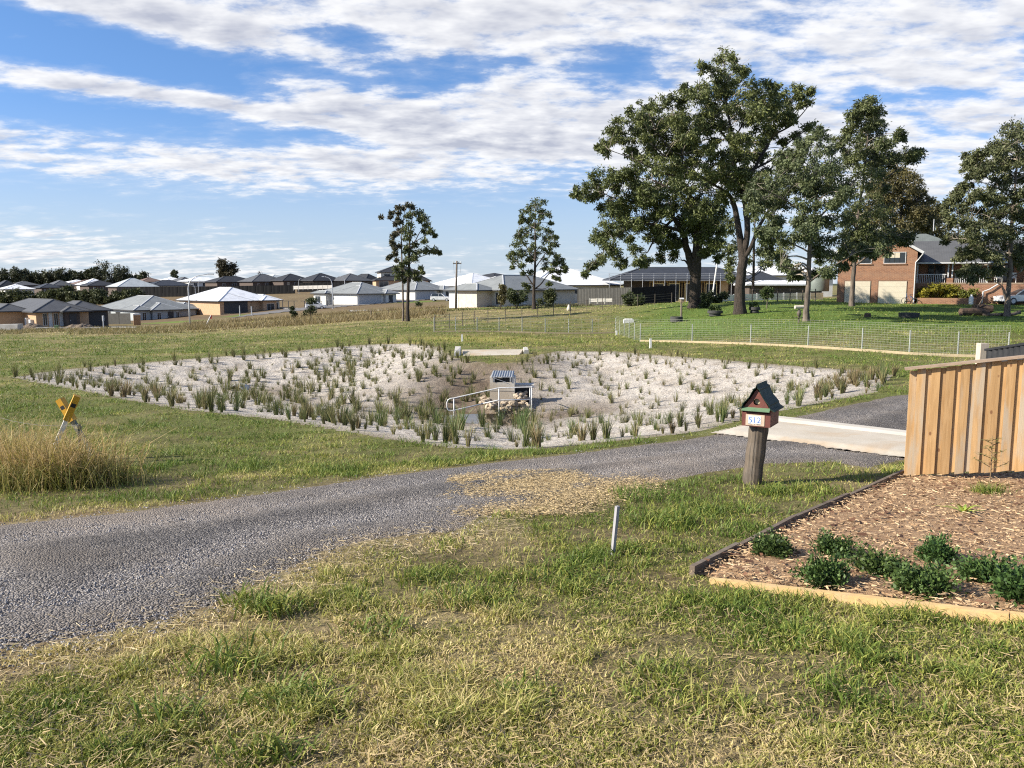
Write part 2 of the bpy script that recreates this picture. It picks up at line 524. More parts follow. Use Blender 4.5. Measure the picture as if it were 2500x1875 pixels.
def gravel_mat():
    m, x, bs, out = newmat('blue_metal_gravel')
    g = x.n('ShaderNodeNewGeometry')
    vo = x.n('ShaderNodeTexVoronoi'); vo.inputs['Scale'].default_value = 62.0
    x.link(g.outputs['Position'], vo.inputs['Vector'])
    sp_ = x.n('ShaderNodeSeparateColor'); x.link(vo.outputs['Color'], sp_.inputs[0])
    big = x.noise(g.outputs['Position'], 0.55, 5, 0.6)
    c = x.mix(x.ramp(sp_.outputs[0], 0.1, 0.95), (0.072, 0.067, 0.065), (0.24, 0.225, 0.217))
    c = x.mix(x.ramp(sp_.outputs[1], 0.86, 0.98, 0, .8), c, (0.46, 0.42, 0.36))
    dust = x.ramp(big.outputs[0], 0.42, 0.68, 0.0, 0.55)
    c = x.mix(dust, c, (0.25, 0.215, 0.18))
    at = x.n('ShaderNodeVertexColor'); at.layer_name = 'Col'
    c = x.mix(1.0, c, at.outputs[0], 'MULTIPLY')
    x.link(c, bs.inputs['Base Color'])
    bs.inputs['Roughness'].default_value = 0.9
    bs.inputs['Specular IOR Level'].default_value = 0.25
    bump(x, bs, x.m('SUBTRACT', 1.0, vo.outputs['Distance']), 1.0, 0.03)
    return m
def sand_mat():
    m, x, bs, out = newmat('pale_sand')
    a = x.n('ShaderNodeVertexColor'); a.layer_name = 'Col'
    g = x.n('ShaderNodeNewGeometry')
    n = x.noise(g.outputs['Position'], 1.6, 7, 0.68)
    n2 = x.noise(g.outputs['Position'], 7.0, 6, 0.7)
    n3 = x.noise(g.outputs['Position'], 40.0, 3, 0.7)
    c = x.mix(x.ramp(n2.outputs[0], 0.52, 0.70, 0, .8), a.outputs[0], (0.15, 0.11, 0.075))
    c = x.mix(x.ramp(n.outputs[0], 0.3, 0.5, .45, 0), c, (0.36, 0.30, 0.235))
    x.link(c, bs.inputs['Base Color'])
    bs.inputs['Roughness'].default_value = 0.95
    bs.inputs['Specular IOR Level'].default_value = 0.15
    bump(x, bs, x.m('ADD', n2.outputs[0], x.m('MULTIPLY', n3.outputs[0], .3)), 1.0, 0.12)
    return m
def concrete_mat(name, c1, c2, stain=None, scale=1.2):
    m, x, bs, out = newmat(name)
    g = x.n('ShaderNodeNewGeometry')
    n = x.noise(g.outputs['Position'], scale, 7, 0.65)
    n2 = x.noise(g.outputs['Position'], 24, 4, 0.6)
    c = x.mix(x.ramp(n.outputs[0], .35, .65), c1, c2)
    if stain:
        n3 = x.noise(g.outputs['Position'], .7, 5, .6, 0.6)
        c = x.mix(x.ramp(n3.outputs[0], .46, .66, 0, .8), c, stain)
    c = x.mix(x.ramp(n2.outputs[0], .6, .75, 0, .25), c, (.2, .18, .15))
    x.link(c, bs.inputs['Base Color'])
    bs.inputs['Roughness'].default_value = .85
    bump(x, bs, n2.outputs[0], .25, .01)
    return m
def wood_mat(name, c1, c2, knot, sc=(14, 14, 1.0), rnd=.20, grey=(.36, .31, .24), gk=.5):
    m, x, bs, out = newmat(name)
    t = x.n('ShaderNodeTexCoord'); oi = x.n('ShaderNodeObjectInfo')
    ofs = x.n('ShaderNodeVectorMath'); ofs.operation = 'ADD'
    x.link(t.outputs['Object'], ofs.inputs[0])
    cb = x.n('ShaderNodeCombineXYZ')
    for i in range(3):
        x.put(cb.inputs[i], x.m('MULTIPLY', oi.outputs['Random'], 37.0 * (i + 1)))
    x.link(cb.outputs[0], ofs.inputs[1])
    v = ofs.outputs[0]
    n = x.noise(x.vmul(v, sc), 1.6, 6, .6, .8)
    f = x.noise(x.vmul(v, (sc[0] * 5, sc[1] * 5, sc[2] * 2)), 1.8, 4, .6, .3)
    c = x.mix(x.ramp(n.outputs[0], .35, .66), c1, c2)
    c = x.mix(x.ramp(f.outputs[0], .55, .8, 0, .35), c, tuple(k * .5 for k in c2))
    gn = x.noise(x.vmul(v, (3.5, 3.5, .6)), 1.4, 4, .6)
    c = x.mix(x.ramp(x.m('ADD', gn.outputs[0], x.m('MULTIPLY', oi.outputs['Random'], .22)), .62, .82, 0, gk), c, grey)
    kn = x.n('ShaderNodeTexVoronoi'); kn.inputs['Scale'].default_value = 3.4
    x.link(x.vmul(v, (1.6, 1.6, .9)), kn.inputs['Vector'])
    c = x.mix(x.ramp(kn.outputs['Distance'], .05, .10, .85, 0), c, knot)
    h = x.n('ShaderNodeHueSaturation'); x.link(c, h.inputs['Color'])
    x.put(h.inputs['Value'], x.ramp(x.m('FRACT', x.m('MULTIPLY', oi.outputs['Random'], 5.7)), 0, 1, 1 - rnd, 1 + rnd, False))
    x.link(h.outputs[0], bs.inputs['Base Color'])
    bs.inputs['Roughness'].default_value = .75
    bump(x, bs, f.outputs[0], .25, .006)
    return m
def brick_mat():
    m, x, bs, out = newmat('red_brick')
    t = x.n('ShaderNodeTexCoord')
    sp_ = x.n('ShaderNodeSeparateXYZ'); x.link(t.outputs['Object'], sp_.inputs[0])
    cb = x.n('ShaderNodeCombineXYZ')
    x.put(cb.inputs[0], x.m('ADD', sp_.outputs[0], sp_.outputs[1])); x.put(cb.inputs[1], sp_.outputs[2])
    b = x.n('ShaderNodeTexBrick')
    x.link(cb.outputs[0], b.inputs['Vector'])
    b.inputs['Color1'].default_value = (.325, .155, .083, 1); b.inputs['Color2'].default_value = (.22, .102, .058, 1)
    b.inputs['Mortar'].default_value = (.34, .25, .18, 1)
    b.inputs['Scale'].default_value = 1.0
    b.inputs['Brick Width'].default_value = .30; b.inputs['Row Height'].default_value = .11
    b.inputs['Mortar Size'].default_value = .011; b.inputs['Bias'].default_value = .0
    n = x.noise(t.outputs['Object'], 1.2, 5, .6)
    c = x.mix(x.ramp(n.outputs[0], .4, .7, 0, .25), b.outputs[0], (.24, .13, .09))
    x.link(c, bs.inputs['Base Color']); bs.inputs['Roughness'].default_value = .9
    bump(x, bs, b.outputs['Fac'], -.4, .02)
    return m
def roof_mat(name, c, rough=.45, spacing=9.0):
    m, x, bs, out = newmat(name)
    t = x.n('ShaderNodeTexCoord')
    n = x.noise(t.outputs['Object'], .8, 5, .6)
    c2 = tuple(v * .82 for v in c)
    x.link(x.mix(x.ramp(n.outputs[0], .35, .7), c, c2), bs.inputs['Base Color'])
    bs.inputs['Roughness'].default_value = rough + .15
    bs.inputs['Specular IOR Level'].default_value = .25
    wv = x.n('ShaderNodeTexWave'); wv.inputs['Scale'].default_value = spacing / 6.28
    x.link(t.outputs['Object'], wv.inputs['Vector'])
    bump(x, bs, wv.outputs[0], .15, .02)
    return m
def glass_mat(name='window_glass', c=(.02, .025, .03)):
    m, x, bs, out = newmat(name)
    t = x.n('ShaderNodeTexCoord'); n = x.noise(t.outputs['Object'], 1.5, 3)
    x.link(x.mix(n.outputs[0], c, tuple(v * 1.8 for v in c)), bs.inputs['Base Color'])
    bs.inputs['Roughness'].default_value = .06
    return m
M_GROUND = ground_mat(); M_GRAVEL = gravel_mat(); M_SAND = sand_mat()
M_SLAB = concrete_mat('stained_concrete', (.50, .45, .37), (.43, .38, .30), (.42, .30, .18))
M_CONC = concrete_mat('plain_concrete', (.50, .48, .44), (.40, .38, .34))
M_PALE = wood_mat('treated_pine_paling', (.46, .285, .128), (.36, .21, .085), (.17, .07, .025), gk=.8)
M_CAP = wood_mat('weathered_capping', (.42, .31, .22), (.34, .245, .17), (.2, .13, .08), sc=(2, 14, 14), gk=.3)
M_SLEEPER = wood_mat('pine_sleeper', (.58, .40, .18), (.48, .32, .14), (.26, .15, .06), sc=(1, 14, 14), gk=.3)
M_EDGE = wood_mat('grey_edging', (.16, .12, .085), (.10, .075, .055), (.05, .04, .03), sc=(1, 10, 10), grey=(.2, .17, .13))
M_OLDPOST = wood_mat('weathered_post', (.155, .118, .083), (.055, .043, .034), (.02, .016, .013), sc=(18, 18, .8), grey=(.20, .17, .13), gk=.6)
M_GALV = pm('galvanised_steel', (.55, .56, .57), (.44, .45, .47), 14, .5, .08, metal=.35)
M_RAIL = pm('pale_galvanised_rail', (.68, .68, .67), (.55, .55, .54), 12, .5, .08, metal=.15)

M_DARKWIRE = pm('old_wire', (.16, .15, .13), (.10, .09, .08), 9, .7, 0)
M_PICKET = pm('star_picket', (.07, .065, .06), (.12, .09, .06), 20, .75, .2)
M_WHITE = pm('white_paint', (.78, .77, .74), (.68, .66, .62), 5, .55, .1)
M_CREAM = pm('cream_door', (.62, .56, .44), (.57, .51, .40), 2, .55, .05)
M_BLACK = pm('flat_black', (.012, .012, .012), (.02, .02, .02), 4, .8, 0)  # plain black; inside openings it stands in for shade
M_RUBBER = pm('tyre_rubber', (.035, .035, .036), (.06, .058, .055), 9, .85, .3)
M_GLASS = glass_mat()
M_BRICK = brick_mat()
M_ROCK = pm('pale_rock', (.46, .38, .28), (.32, .25, .175), 4, .9, .5, rnd=.25)
M_SOIL = pm('dark_soil', (.13, .095, .065), (.19, .145, .10), 3, .95, .8, bdist=.05)
M_TWIG = pm('pale_twig_bark', (.30, .26, .21), (.18, .15, .12), 3, .85, .3)
M_BARK = pm('dark_ironbark', (.036, .027, .021), (.090, .068, .053), 2.6, .95, 1.0, stretch=(6, 6, .7), bdist=.12)
M_BARKP = pm('pale_gum_bark', (.17, .135, .105), (.07, .055, .044), 1.6, .85, .6, stretch=(4, 4, .7), bdist=.03)

# ------------------------------------------------------------------ the land
def sheet(name, poly, cell, off, mat, ragged=0.0, rough=0.0, seed=3, colfn=None, rscale=2.0, zfn=gz):
    xs = [p[0] for p in poly]; ys = [p[1] for p in poly]
    nx = int((max(xs) - min(xs)) / cell) + 3; ny = int((max(ys) - min(ys)) / cell) + 3
    X, Y = np.meshgrid(min(xs) - cell + np.arange(nx) * cell, min(ys) - cell + np.arange(ny) * cell)
    cx = (X[:-1, :-1] + cell / 2); cy = (Y[:-1, :-1] + cell / 2)
    keep = (sdist(poly, cx, cy) + ragged * (fbm(cx * 1.3, cy * 1.3, seed) - .5) * 2 + ragged * .6 * (fbm(cx * 7, cy * 7, seed + 9) - .5)) > 0
    idx = np.arange(nx * ny).reshape(ny, nx)
    q = np.stack([idx[:-1, :-1][keep], idx[:-1, 1:][keep], idx[1:, 1:][keep], idx[1:, :-1][keep]], 1)
    used, inv = np.unique(q, return_inverse=True)
    xf, yf = X.ravel()[used], Y.ravel()[used]
    jx = (vnoise(xf * 31, yf * 29, 5) - .5) * cell * .6; jy = (vnoise(xf * 27, yf * 33, 6) - .5) * cell * .6
    xf = xf + jx; yf = yf + jy
    rim = sstep(-.05 - ragged * .3, .25 + ragged, sdist(poly, xf, yf))
    z = zfn(xf, yf) - .02 + (off + .02) * np.maximum(rim, .55 if ragged == 0 else 0)
    if rough: z = z + rough * fbm(xf * rscale, yf * rscale, seed + 4) * (sstep(.2, 2.4, sdist(poly, xf, yf)) if rough > .1 else rim)
    col = colfn(xf, yf) if colfn else None
    o = np_mesh(name, np.stack([xf, yf, z], 1), inv.reshape(-1, 4), mat, col, smooth=True)
    return tag(o, kind='structure')

def cl(*c): return np.array(c)
_green1 = G(1330, 1440); _green2 = G(1480, 1260); _green3 = G(1650, 1290); _dryA = G(1300, 1560)
def dryness(x, y):
    """0 lush .. 1 straw, for the grass"""
    d = .55 - .38 * sstep(12, 18, y) * (1 - sstep(66, 90, y)) + 1.5 * (fbm(x * .55, y * .55, 21) - .5) + 1.1 * (fbm(x * 1.9, y * 1.9, 31) - .5)
    d = d - .55 * np.exp(-(((x - _green3.x) / 2.6) ** 2 + ((y - 8.6) / 1.5) ** 2))
    d = d - .35 * np.exp(-(((x + .3) / 1.2) ** 2 + ((y - 5.9) / .7) ** 2))
    d = d - .30 * sstep(10.5, 13, y) * (1 - sstep(20, 30, y))
    e = sdist(DRIVE, x, y)
    d = d + .5 * np.exp(-(e / .35) ** 2) * (y < 9.5) + .0
    d = d - .45 * np.exp(-((e + .5) / .5) ** 2) * (y > 9) * (x < 3.2)
    u = x / np.maximum(y, 2)
    d = d - .25 * sstep(40, 50, y) * sstep(.12, .22, u) * (1 - sstep(110, 130, y))      # watered lawn
    d = d + .22 * sstep(70, 95, y) * sstep(.05, -.05, u)
    return np.clip(d, 0, 1)
_LAWNS = [(P(410, 790, 148).x, 149, 6, 4), (P(600, 772, 160).x, 161, 5, 3.5), (P(670, 768, 165).x, 166, 4, 3), (P(1010, 742, 182).x, 183, 6, 4), (P(1290, 748, 112).x, 114, 14, 4)]
def land_colour(x, y):
    d = dryness(x, y)[:, None]
    c = cl(.125, .135, .042) * (1 - d) + cl(.27, .22, .11) * d
    thatch = (1 - sstep(9, 16, y))[:, None]
    c = c * (1 - thatch) + (cl(.125, .115, .046) * (1 - d) + cl(.25, .20, .105) * d) * thatch
    u = x / np.maximum(y, 2)
    lawn = (sstep(44, 52, y) * sstep(.1, .2, u) * (1 - sstep(100, 120, y)))[:, None]
    c = c * (1 - lawn) + (cl(.105, .165, .036) * (1 - d * .4) + cl(.22, .22, .07) * d * .4) * lawn
    # mown strip of pale turf behind the basin
    tz = np.exp(-(((u + .045) / .10) ** 2 + ((np.log(np.maximum(y, 2)) - math.log(52)) / .085) ** 2))[:, None]
    c = c * (1 - .8 * tz) + cl(.34, .30, .085) * .8 * tz
    # the bare building land and far paddocks
    far = (sstep(130, 165, y) * sstep(0.0, -.12, u))[:, None]
    fb = fbm(x * .03, y * .03, 51)[:, None]
    c = c * (1 - far) + (cl(.15, .105, .065) * fb + cl(.20, .16, .085) * (1 - fb)) * far
    weeds = (sstep(85, 105, y) * (1 - sstep(140, 160, y)) * sstep(-.02, -.1, u))[:, None]
    c = c * (1 - .6 * weeds) + cl(.16, .125, .06) * .6 * weeds
    for (gx, gy, rx, ry) in _LAWNS:      # watered front lawns of the new houses
        g_ = np.exp(-(((x - gx) / rx) ** 2 + ((y - gy) / ry) ** 2) ** 2)[:, None]
        c = c * (1 - g_) + cl(.13, .20, .04) * g_
    vf = sstep(350, 700, y)[:, None]
    c = c * (1 - vf) + cl(.06, .075, .045) * vf
    return c
def make_ground():
    rows = np.concatenate([np.linspace(-25, 1.2, 16), np.exp(np.linspace(math.log(1.5), math.log(6000), 390))])
    us = np.linspace(-1.35, 1.35, 250)
    Y = np.repeat(rows[:, None], len(us), 1)
    X = us[None] * (np.maximum(Y, 0) + 7.0)
    x, y = X.ravel(), Y.ravel()
    z = gz(x, y)
    sel = (y > 2.5) & (y < 60)
    low = np.zeros_like(z)
    xs, ys = x[sel], y[sel]
    l = .10 * sstep(1.0, 1.7, sdist(BASIN, xs, ys))
    l = np.maximum(l, .045 * sstep(.35, .7, sdist(DRIVE, xs, ys)))
    l = np.maximum(l, .05 * sstep(.08, .3, sdist(BED, xs, ys)))
    low[sel] = l
    z = z - low + .10 * (fbm(x * .25, y * .25, 77) - .5) * sstep(40, 90, y) * (y < 400)
    n = len(us)
    i = np.arange(len(rows) - 1)[:, None] * n + np.arange(n - 1)[None]
    q = np.stack([i, i + 1, i + n + 1, i + n], -1).reshape(-1, 4)
    o = np_mesh('ground', np.stack([x, y, z], 1), q, M_GROUND, land_colour(x, y), smooth=True)
    tag(o, kind='structure')
make_ground()

def sand_colour(x, y):
    s = sdist(BASIN, x, y)
    c = np.repeat(cl(.57, .52, .455)[None], len(x), 0)
    wet = np.exp(-(ldist(CHAN, x, y) / (2.0 + 1.5 * fbm(x * .6, y * .6, 8))) ** 2)
    wl = sstep(6.0, 9.5, s + 2.4 * (fbm(x * .4, y * .4, 18) - .5)) * .9
    wet = np.clip(np.maximum(wet, wl), 0, 1)[:, None]
    c = c * (1 - wet) + cl(.155, .115, .08) * wet
    rim = (np.exp(-(np.clip(s, 0, None) / .55) ** 2) * (.35 + .9 * fbm(x * 1.1, y * 1.1, 28)))[:, None]
    rim = np.clip(rim, 0, .85)
    c = c * (1 - rim) + cl(.22, .185, .11) * rim
    lit = (sstep(.52, .68, fbm(x * 1.6, y * 1.6, 38)) * .38)[:, None]
    return c * (1 - lit) + cl(.30, .25, .19) * lit
sheet('sand_bed', BASIN, .13, .03, M_SAND, ragged=.6, rough=.17, seed=40, colfn=sand_colour, rscale=2.3)
def drive_colour(x, y):
    # two compacted wheel tracks, a looser darker crown between them, dusty margins
    e = sdist(DRIVE, x, y) + .25 * (fbm(x * .8, y * .8, 61) - .5)
    f = fbm(x * .5, y * .5, 62); g = fbm(x * 3, y * 3, 63)
    k = 1.0 + .36 * np.exp(-((e - 1.05) / .28) ** 2) - .24 * np.exp(-((e - 1.75) / .35) ** 2) + .5 * (f - .5) + .3 * (g - .5)
    warm = np.clip(.35 * np.exp(-(e / .35) ** 2) + .5 * np.clip(f - .52, 0, 1), 0, 1)[:, None]
    return k[:, None] * (1 - warm) * cl(1, .985, .975) + k[:, None] * warm * cl(1.35, 1.12, .86)
def drive_z(x, y):
    e = sdist(DRIVE, x, y)
    return gz(x, y) - .022 * np.exp(-((e - 1.05) / .26) ** 2) + .012 * np.exp(-((e - 1.75) / .35) ** 2)
sheet('gravel_driveway', DRIVE, .06, .014, M_GRAVEL, ragged=.30, rough=.03, seed=60, rscale=5, colfn=drive_colour, zfn=drive_z)
sheet('mulch_bed_soil', BED, .07, .03, pm('mulch_base', (.40, .255, .135), (.26, .155, .085), 18, .95, .8, bdist=.03), ragged=.0, rough=.03, seed=70, rscale=5)
sheet('road', ROAD, 1.0, .10, pm('asphalt_road', (.12, .115, .11), (.16, .15, .145), .5, .9, .2), seed=80)

def grass_cols(d, rnd):
    """per blade colour from dryness"""
    d = np.clip(d + (rnd - .5) * .75, 0, 1)[:, None]
    g1 = cl(.115, .175, .030); g2 = cl(.33, .33, .075); s1 = cl(.62, .51, .25)
    c = np.where(d < .5, g1 * (1 - 2 * d) + g2 * 2 * d, g2 * (2 - 2 * d) + s1 * (2 * d - 1))
    return c
def blades(name, x, y, z, h, wd, lean, col, mat, label, cat, tipk=1.12, kind='stuff', parent=None, seg=2):
    """ribbon blades, one object; x..lean are arrays"""
    n = len(x); r = RNG
    a = r.random(n) * 2 * np.pi; b = r.random(n) * 2 * np.pi
    wx, wy = np.cos(a) * wd / 2, np.sin(a) * wd / 2
    lx, ly = np.cos(b) * lean * h, np.sin(b) * lean * h
    base = np.stack([x, y, z], 1)
    W_ = np.stack([wx, wy, np.zeros(n)], 1)
    mid = base + np.stack([lx * .32, ly * .32, h * .58], 1)
    tip = base + np.stack([lx, ly, h * np.sqrt(np.clip(1 - lean * .35, .2, 1))], 1)
    if seg == 2:
        V = np.stack([base - W_, base + W_, mid + W_ * .8, mid - W_ * .8, tip], 1).reshape(-1, 3)
        k = np.arange(n)[:, None] * 5
        T = np.concatenate([k + [0, 1, 2], k + [0, 2, 3], k + [3, 2, 4]], 1).reshape(-1, 3)
        C = np.stack([col, col, col, col, col * tipk], 1).reshape(-1, 3)
    else:
        V = np.stack([base - W_, base + W_, tip], 1).reshape(-1, 3)
        T = np.arange(n * 3).reshape(-1, 3)
        C = np.stack([col, col, col * tipk], 1).reshape(-1, 3)
    o = np_mesh(name, V, T, mat, C)
    if label: tag(o, label, cat, kind=kind)
    return o
def scatter_uv(n, y0, y1, p=.6, umax=.74):
    """points spread over the view wedge, thinning with distance"""
    t = RNG.random(n)
    a, b = y0 ** -p, y1 ** -p
    y = (a + (b - a) * t) ** (-1 / p)
    return (RNG.random(n) * 2 - 1) * umax * y, y
def lawn(n, y0, y1, name, label, hmin, hmax, wk, seg, p=.6):
    x, y = scatter_uv(n, y0, y1, p)
    e = sdist(DRIVE, x, y)
    frag = .30 * (fbm(x * 2.2, y * 2.2, 90) - .35)
    ok = (e < frag * .9 * (RNG.random(n) ** 2) + .02) & (sdist(BED, x, y) < -.03)
    s = (y > 11)
    if s.any():
        bs_ = sdist(BASIN, x, y)
        ok &= ~((bs_ > -.25 + 1.1 * (RNG.random(n) ** 2.5)) & s)
        ok &= sdist(SLAB, x, y) < -.05
    # thin, almost bare patches
    bare = fbm(x * 1.25, y * 1.25, 120)
    ok &= (bare < .57) | (RNG.random(n) < .22)
    ok &= (fbm(x * 8, y * 8, 125) < .58) | (RNG.random(n) < .45)
    x, y = x[ok], y[ok]; n = len(x)
    d = dryness(x, y)
    clump = fbm(x * 3.1, y * 3.1, 140)
    tall = sstep(.45, .75, clump)
    h = (hmin + (hmax - hmin) * RNG.random(n) ** 1.6) * (.55 + 1.0 * tall) * (1.1 - .35 * d)
    e = sdist(DRIVE, x, y)
    h *= np.where((e > -.7) & (y > 8.5) & (x < 2.5), 1.35, 1.0)
    wd = np.maximum(.0045 + .006 * RNG.random(n), wk * y)
    lean = .25 + 1.0 * RNG.random(n)
    col = grass_cols(d - .18 * tall, RNG.random(n)) * (.75 + .5 * RNG.random(n))[:, None]
    blades(name, x, y, gz(x, y) - .005, h, wd, lean, col, M_BLADE, label, 'grass', seg=seg)
lawn(360000, 2.3, 12.5, 'grass', 'patchy green and straw coloured mown grass in front of the gravel drive', .03, .092, .0010, 2, .75)
lawn(260000, 11.0, 46, 'grass', 'short green grass on the banks round the sandy basin', .05, .11, .0011, 1, .45)
lawn(110000, 44, 130, 'grass', 'mown lawn and paddock grass beyond the wire mesh fence', .08, .17, .0010, 1, .35)

# dead clippings strewn on the drive and matted in the lawn
def strewn(name, poly, n, label, ln, wd, c0, c1, mat, ragged, lift=.02, cat='straw'):
    xs = [p[0] for p in poly]; ys = [p[1] for p in poly]
    x = min(xs) + RNG.random(n) * (max(xs) - min(xs)); y = min(ys) + RNG.random(n) * (max(ys) - min(ys))
    k = sdist(poly, x, y) + ragged * (fbm(x * 1.5, y * 1.5, 150) - .5) * 2 + (.12 if ragged else 0) * RNG.standard_normal(n) * (2.2 if name == 'straw' else 1)
    x, y = x[k > 0], y[k > 0]
    lay_flat(name, x, y, label, ln, wd, c0, c1, mat, lift, cat)
def lay_flat(name, x, y, label, ln, wd, c0, c1, mat, lift, cat, tilt=.35):
    n = len(x); a = RNG.random(n) * 2 * np.pi
    L = ln * (.35 + RNG.random(n)); Wd = wd * (.5 + RNG.random(n))
    t = (RNG.random(n) - .5) * tilt
    D = np.stack([np.cos(a) * L / 2, np.sin(a) * L / 2, t * L / 2], 1)
    S = np.stack([-np.sin(a) * Wd / 2, np.cos(a) * Wd / 2, (RNG.random(n) - .5) * Wd * .8], 1)
    c = np.stack([x, y, gz(x, y) + lift * (.5 + RNG.random(n)) + np.abs(t) * L / 2], 1)
    V = np.stack([c - D - S, c + D - S * .6, c + D + S * .6, c - D + S], 1).reshape(-1, 3)
    r = RNG.random(n)[:, None]
    C = np.repeat((c0 * (1 - r) + c1 * r) * (.6 + .6 * RNG.random(n))[:, None], 4, 0)
    o = np_mesh(name, V, np.arange(n * 4).reshape(-1, 4), mat, C)
    tag(o, label, cat, kind='stuff')
strewn('straw', STRAW, 74000, 'dry straw coloured grass clippings lying across the gravel drive', .036, .007, cl(.46, .345, .18), cl(.62, .48, .27), M_STRAW, .45, .027)
_e = poly_px([(-100, 1660), (217, 1600), (420, 1560), (560, 1500), (760, 1410), (840, 1370), (1060, 1330), (1180, 1310), (1300, 1260), (1250, 1235), (1130, 1285), (900, 1310), (800, 1340), (720, 1375), (500, 1470), (340, 1520), (200, 1550), (-100, 1600)])
strewn('straw', _e, 16000, 'dead grass runners creeping over the near edge of the gravel', .09, .0035, cl(.50, .40, .24), cl(.62, .50, .30), M_STRAW, .3)
_x, _y = scatter_uv(26000, 2.3, 8.5, .8)
_k = (sdist(DRIVE, _x, _y) < 0) & (sdist(BED, _x, _y) < -.05)
lay_flat('straw', _x[_k], _y[_k], 'dead thatch lying between the green blades of the lawn', .05, .0035, cl(.34, .25, .12), cl(.48, .37, .20), M_STRAW, .03, 'straw', 1.0)
strewn('wood_chips', BED, 60000, 'fine reddish brown wood chip mulch spread over the garden bed', .040, .009, cl(.40, .245, .125), cl(.60, .43, .25), M_CHIP, 0.0, .040, 'mulch')
strewn('wood_chips', BED, 12000, 'pale long splinters lying on top of the garden mulch', .065, .008, cl(.50, .33, .18), cl(.66, .48, .29), M_CHIP, 0.0, .055, 'mulch')
strewn('wood_chips', BED, 2600, 'dark bark pieces mixed through the garden mulch', .06, .024, cl(.10, .05, .03), cl(.22, .11, .06), M_CHIP, 0.0, .055, 'mulch')
# loose stones on the drive
def loose_stones():
    x, y = scatter_uv(60000, 3.5, 17, .9)
    k = sdist(DRIVE, x, y) + .15 * RNG.standard_normal(len(x)) > .05
    k &= sdist(SLAB, x, y) < .05
    k &= sdist(BED, x, y) < -.1
    x, y = x[k], y[k]; n = len(x)
    s = .005 + .010 * RNG.random(n) ** 2
    o6 = np.array([(1, 0, 0), (0, 1, 0), (-1, 0, 0), (0, -1, 0), (0, 0, .8), (0, 0, -.6)], float)
    V = o6[None] * s[:, None, None] * (.6 + .7 * RNG.random((n, 6, 1)))
    V = V + np.stack([x, y, gz(x, y) + .016], 1)[:, None]
    T = np.array([(0, 1, 4), (1, 2, 4), (2, 3, 4), (3, 0, 4)])
    Fc = (np.arange(n)[:, None, None] * 6 + T[None]).reshape(-1, 3)
    r = RNG.random(n)[:, None]
    C = np.repeat(cl(.10, .095, .10) * (1 - r) + cl(.38, .355, .335) * r, 6, 0)
    tag(np_mesh('gravel', V.reshape(-1, 3), Fc, M_STONE, C), 'loose blue grey stones lying on the gravel drive', 'gravel', kind='stuff')
loose_stones()
# ================================================================== foreground things
def text_mesh(body, size, depth=.002):
    cu = bpy.data.curves.new('digit', 'FONT')
    cu.body = body; cu.size = size; cu.extrude = depth
    cu.align_x = 'CENTER'
    t = bpy.data.objects.new('digit', cu)
    COL.objects.link(t)
    bpy.context.view_layer.update()
    me = bpy.data.meshes.new_from_object(t.evaluated_get(bpy.context.evaluated_depsgraph_get()))
    bpy.data.objects.remove(t); bpy.data.curves.remove(cu)
    return me

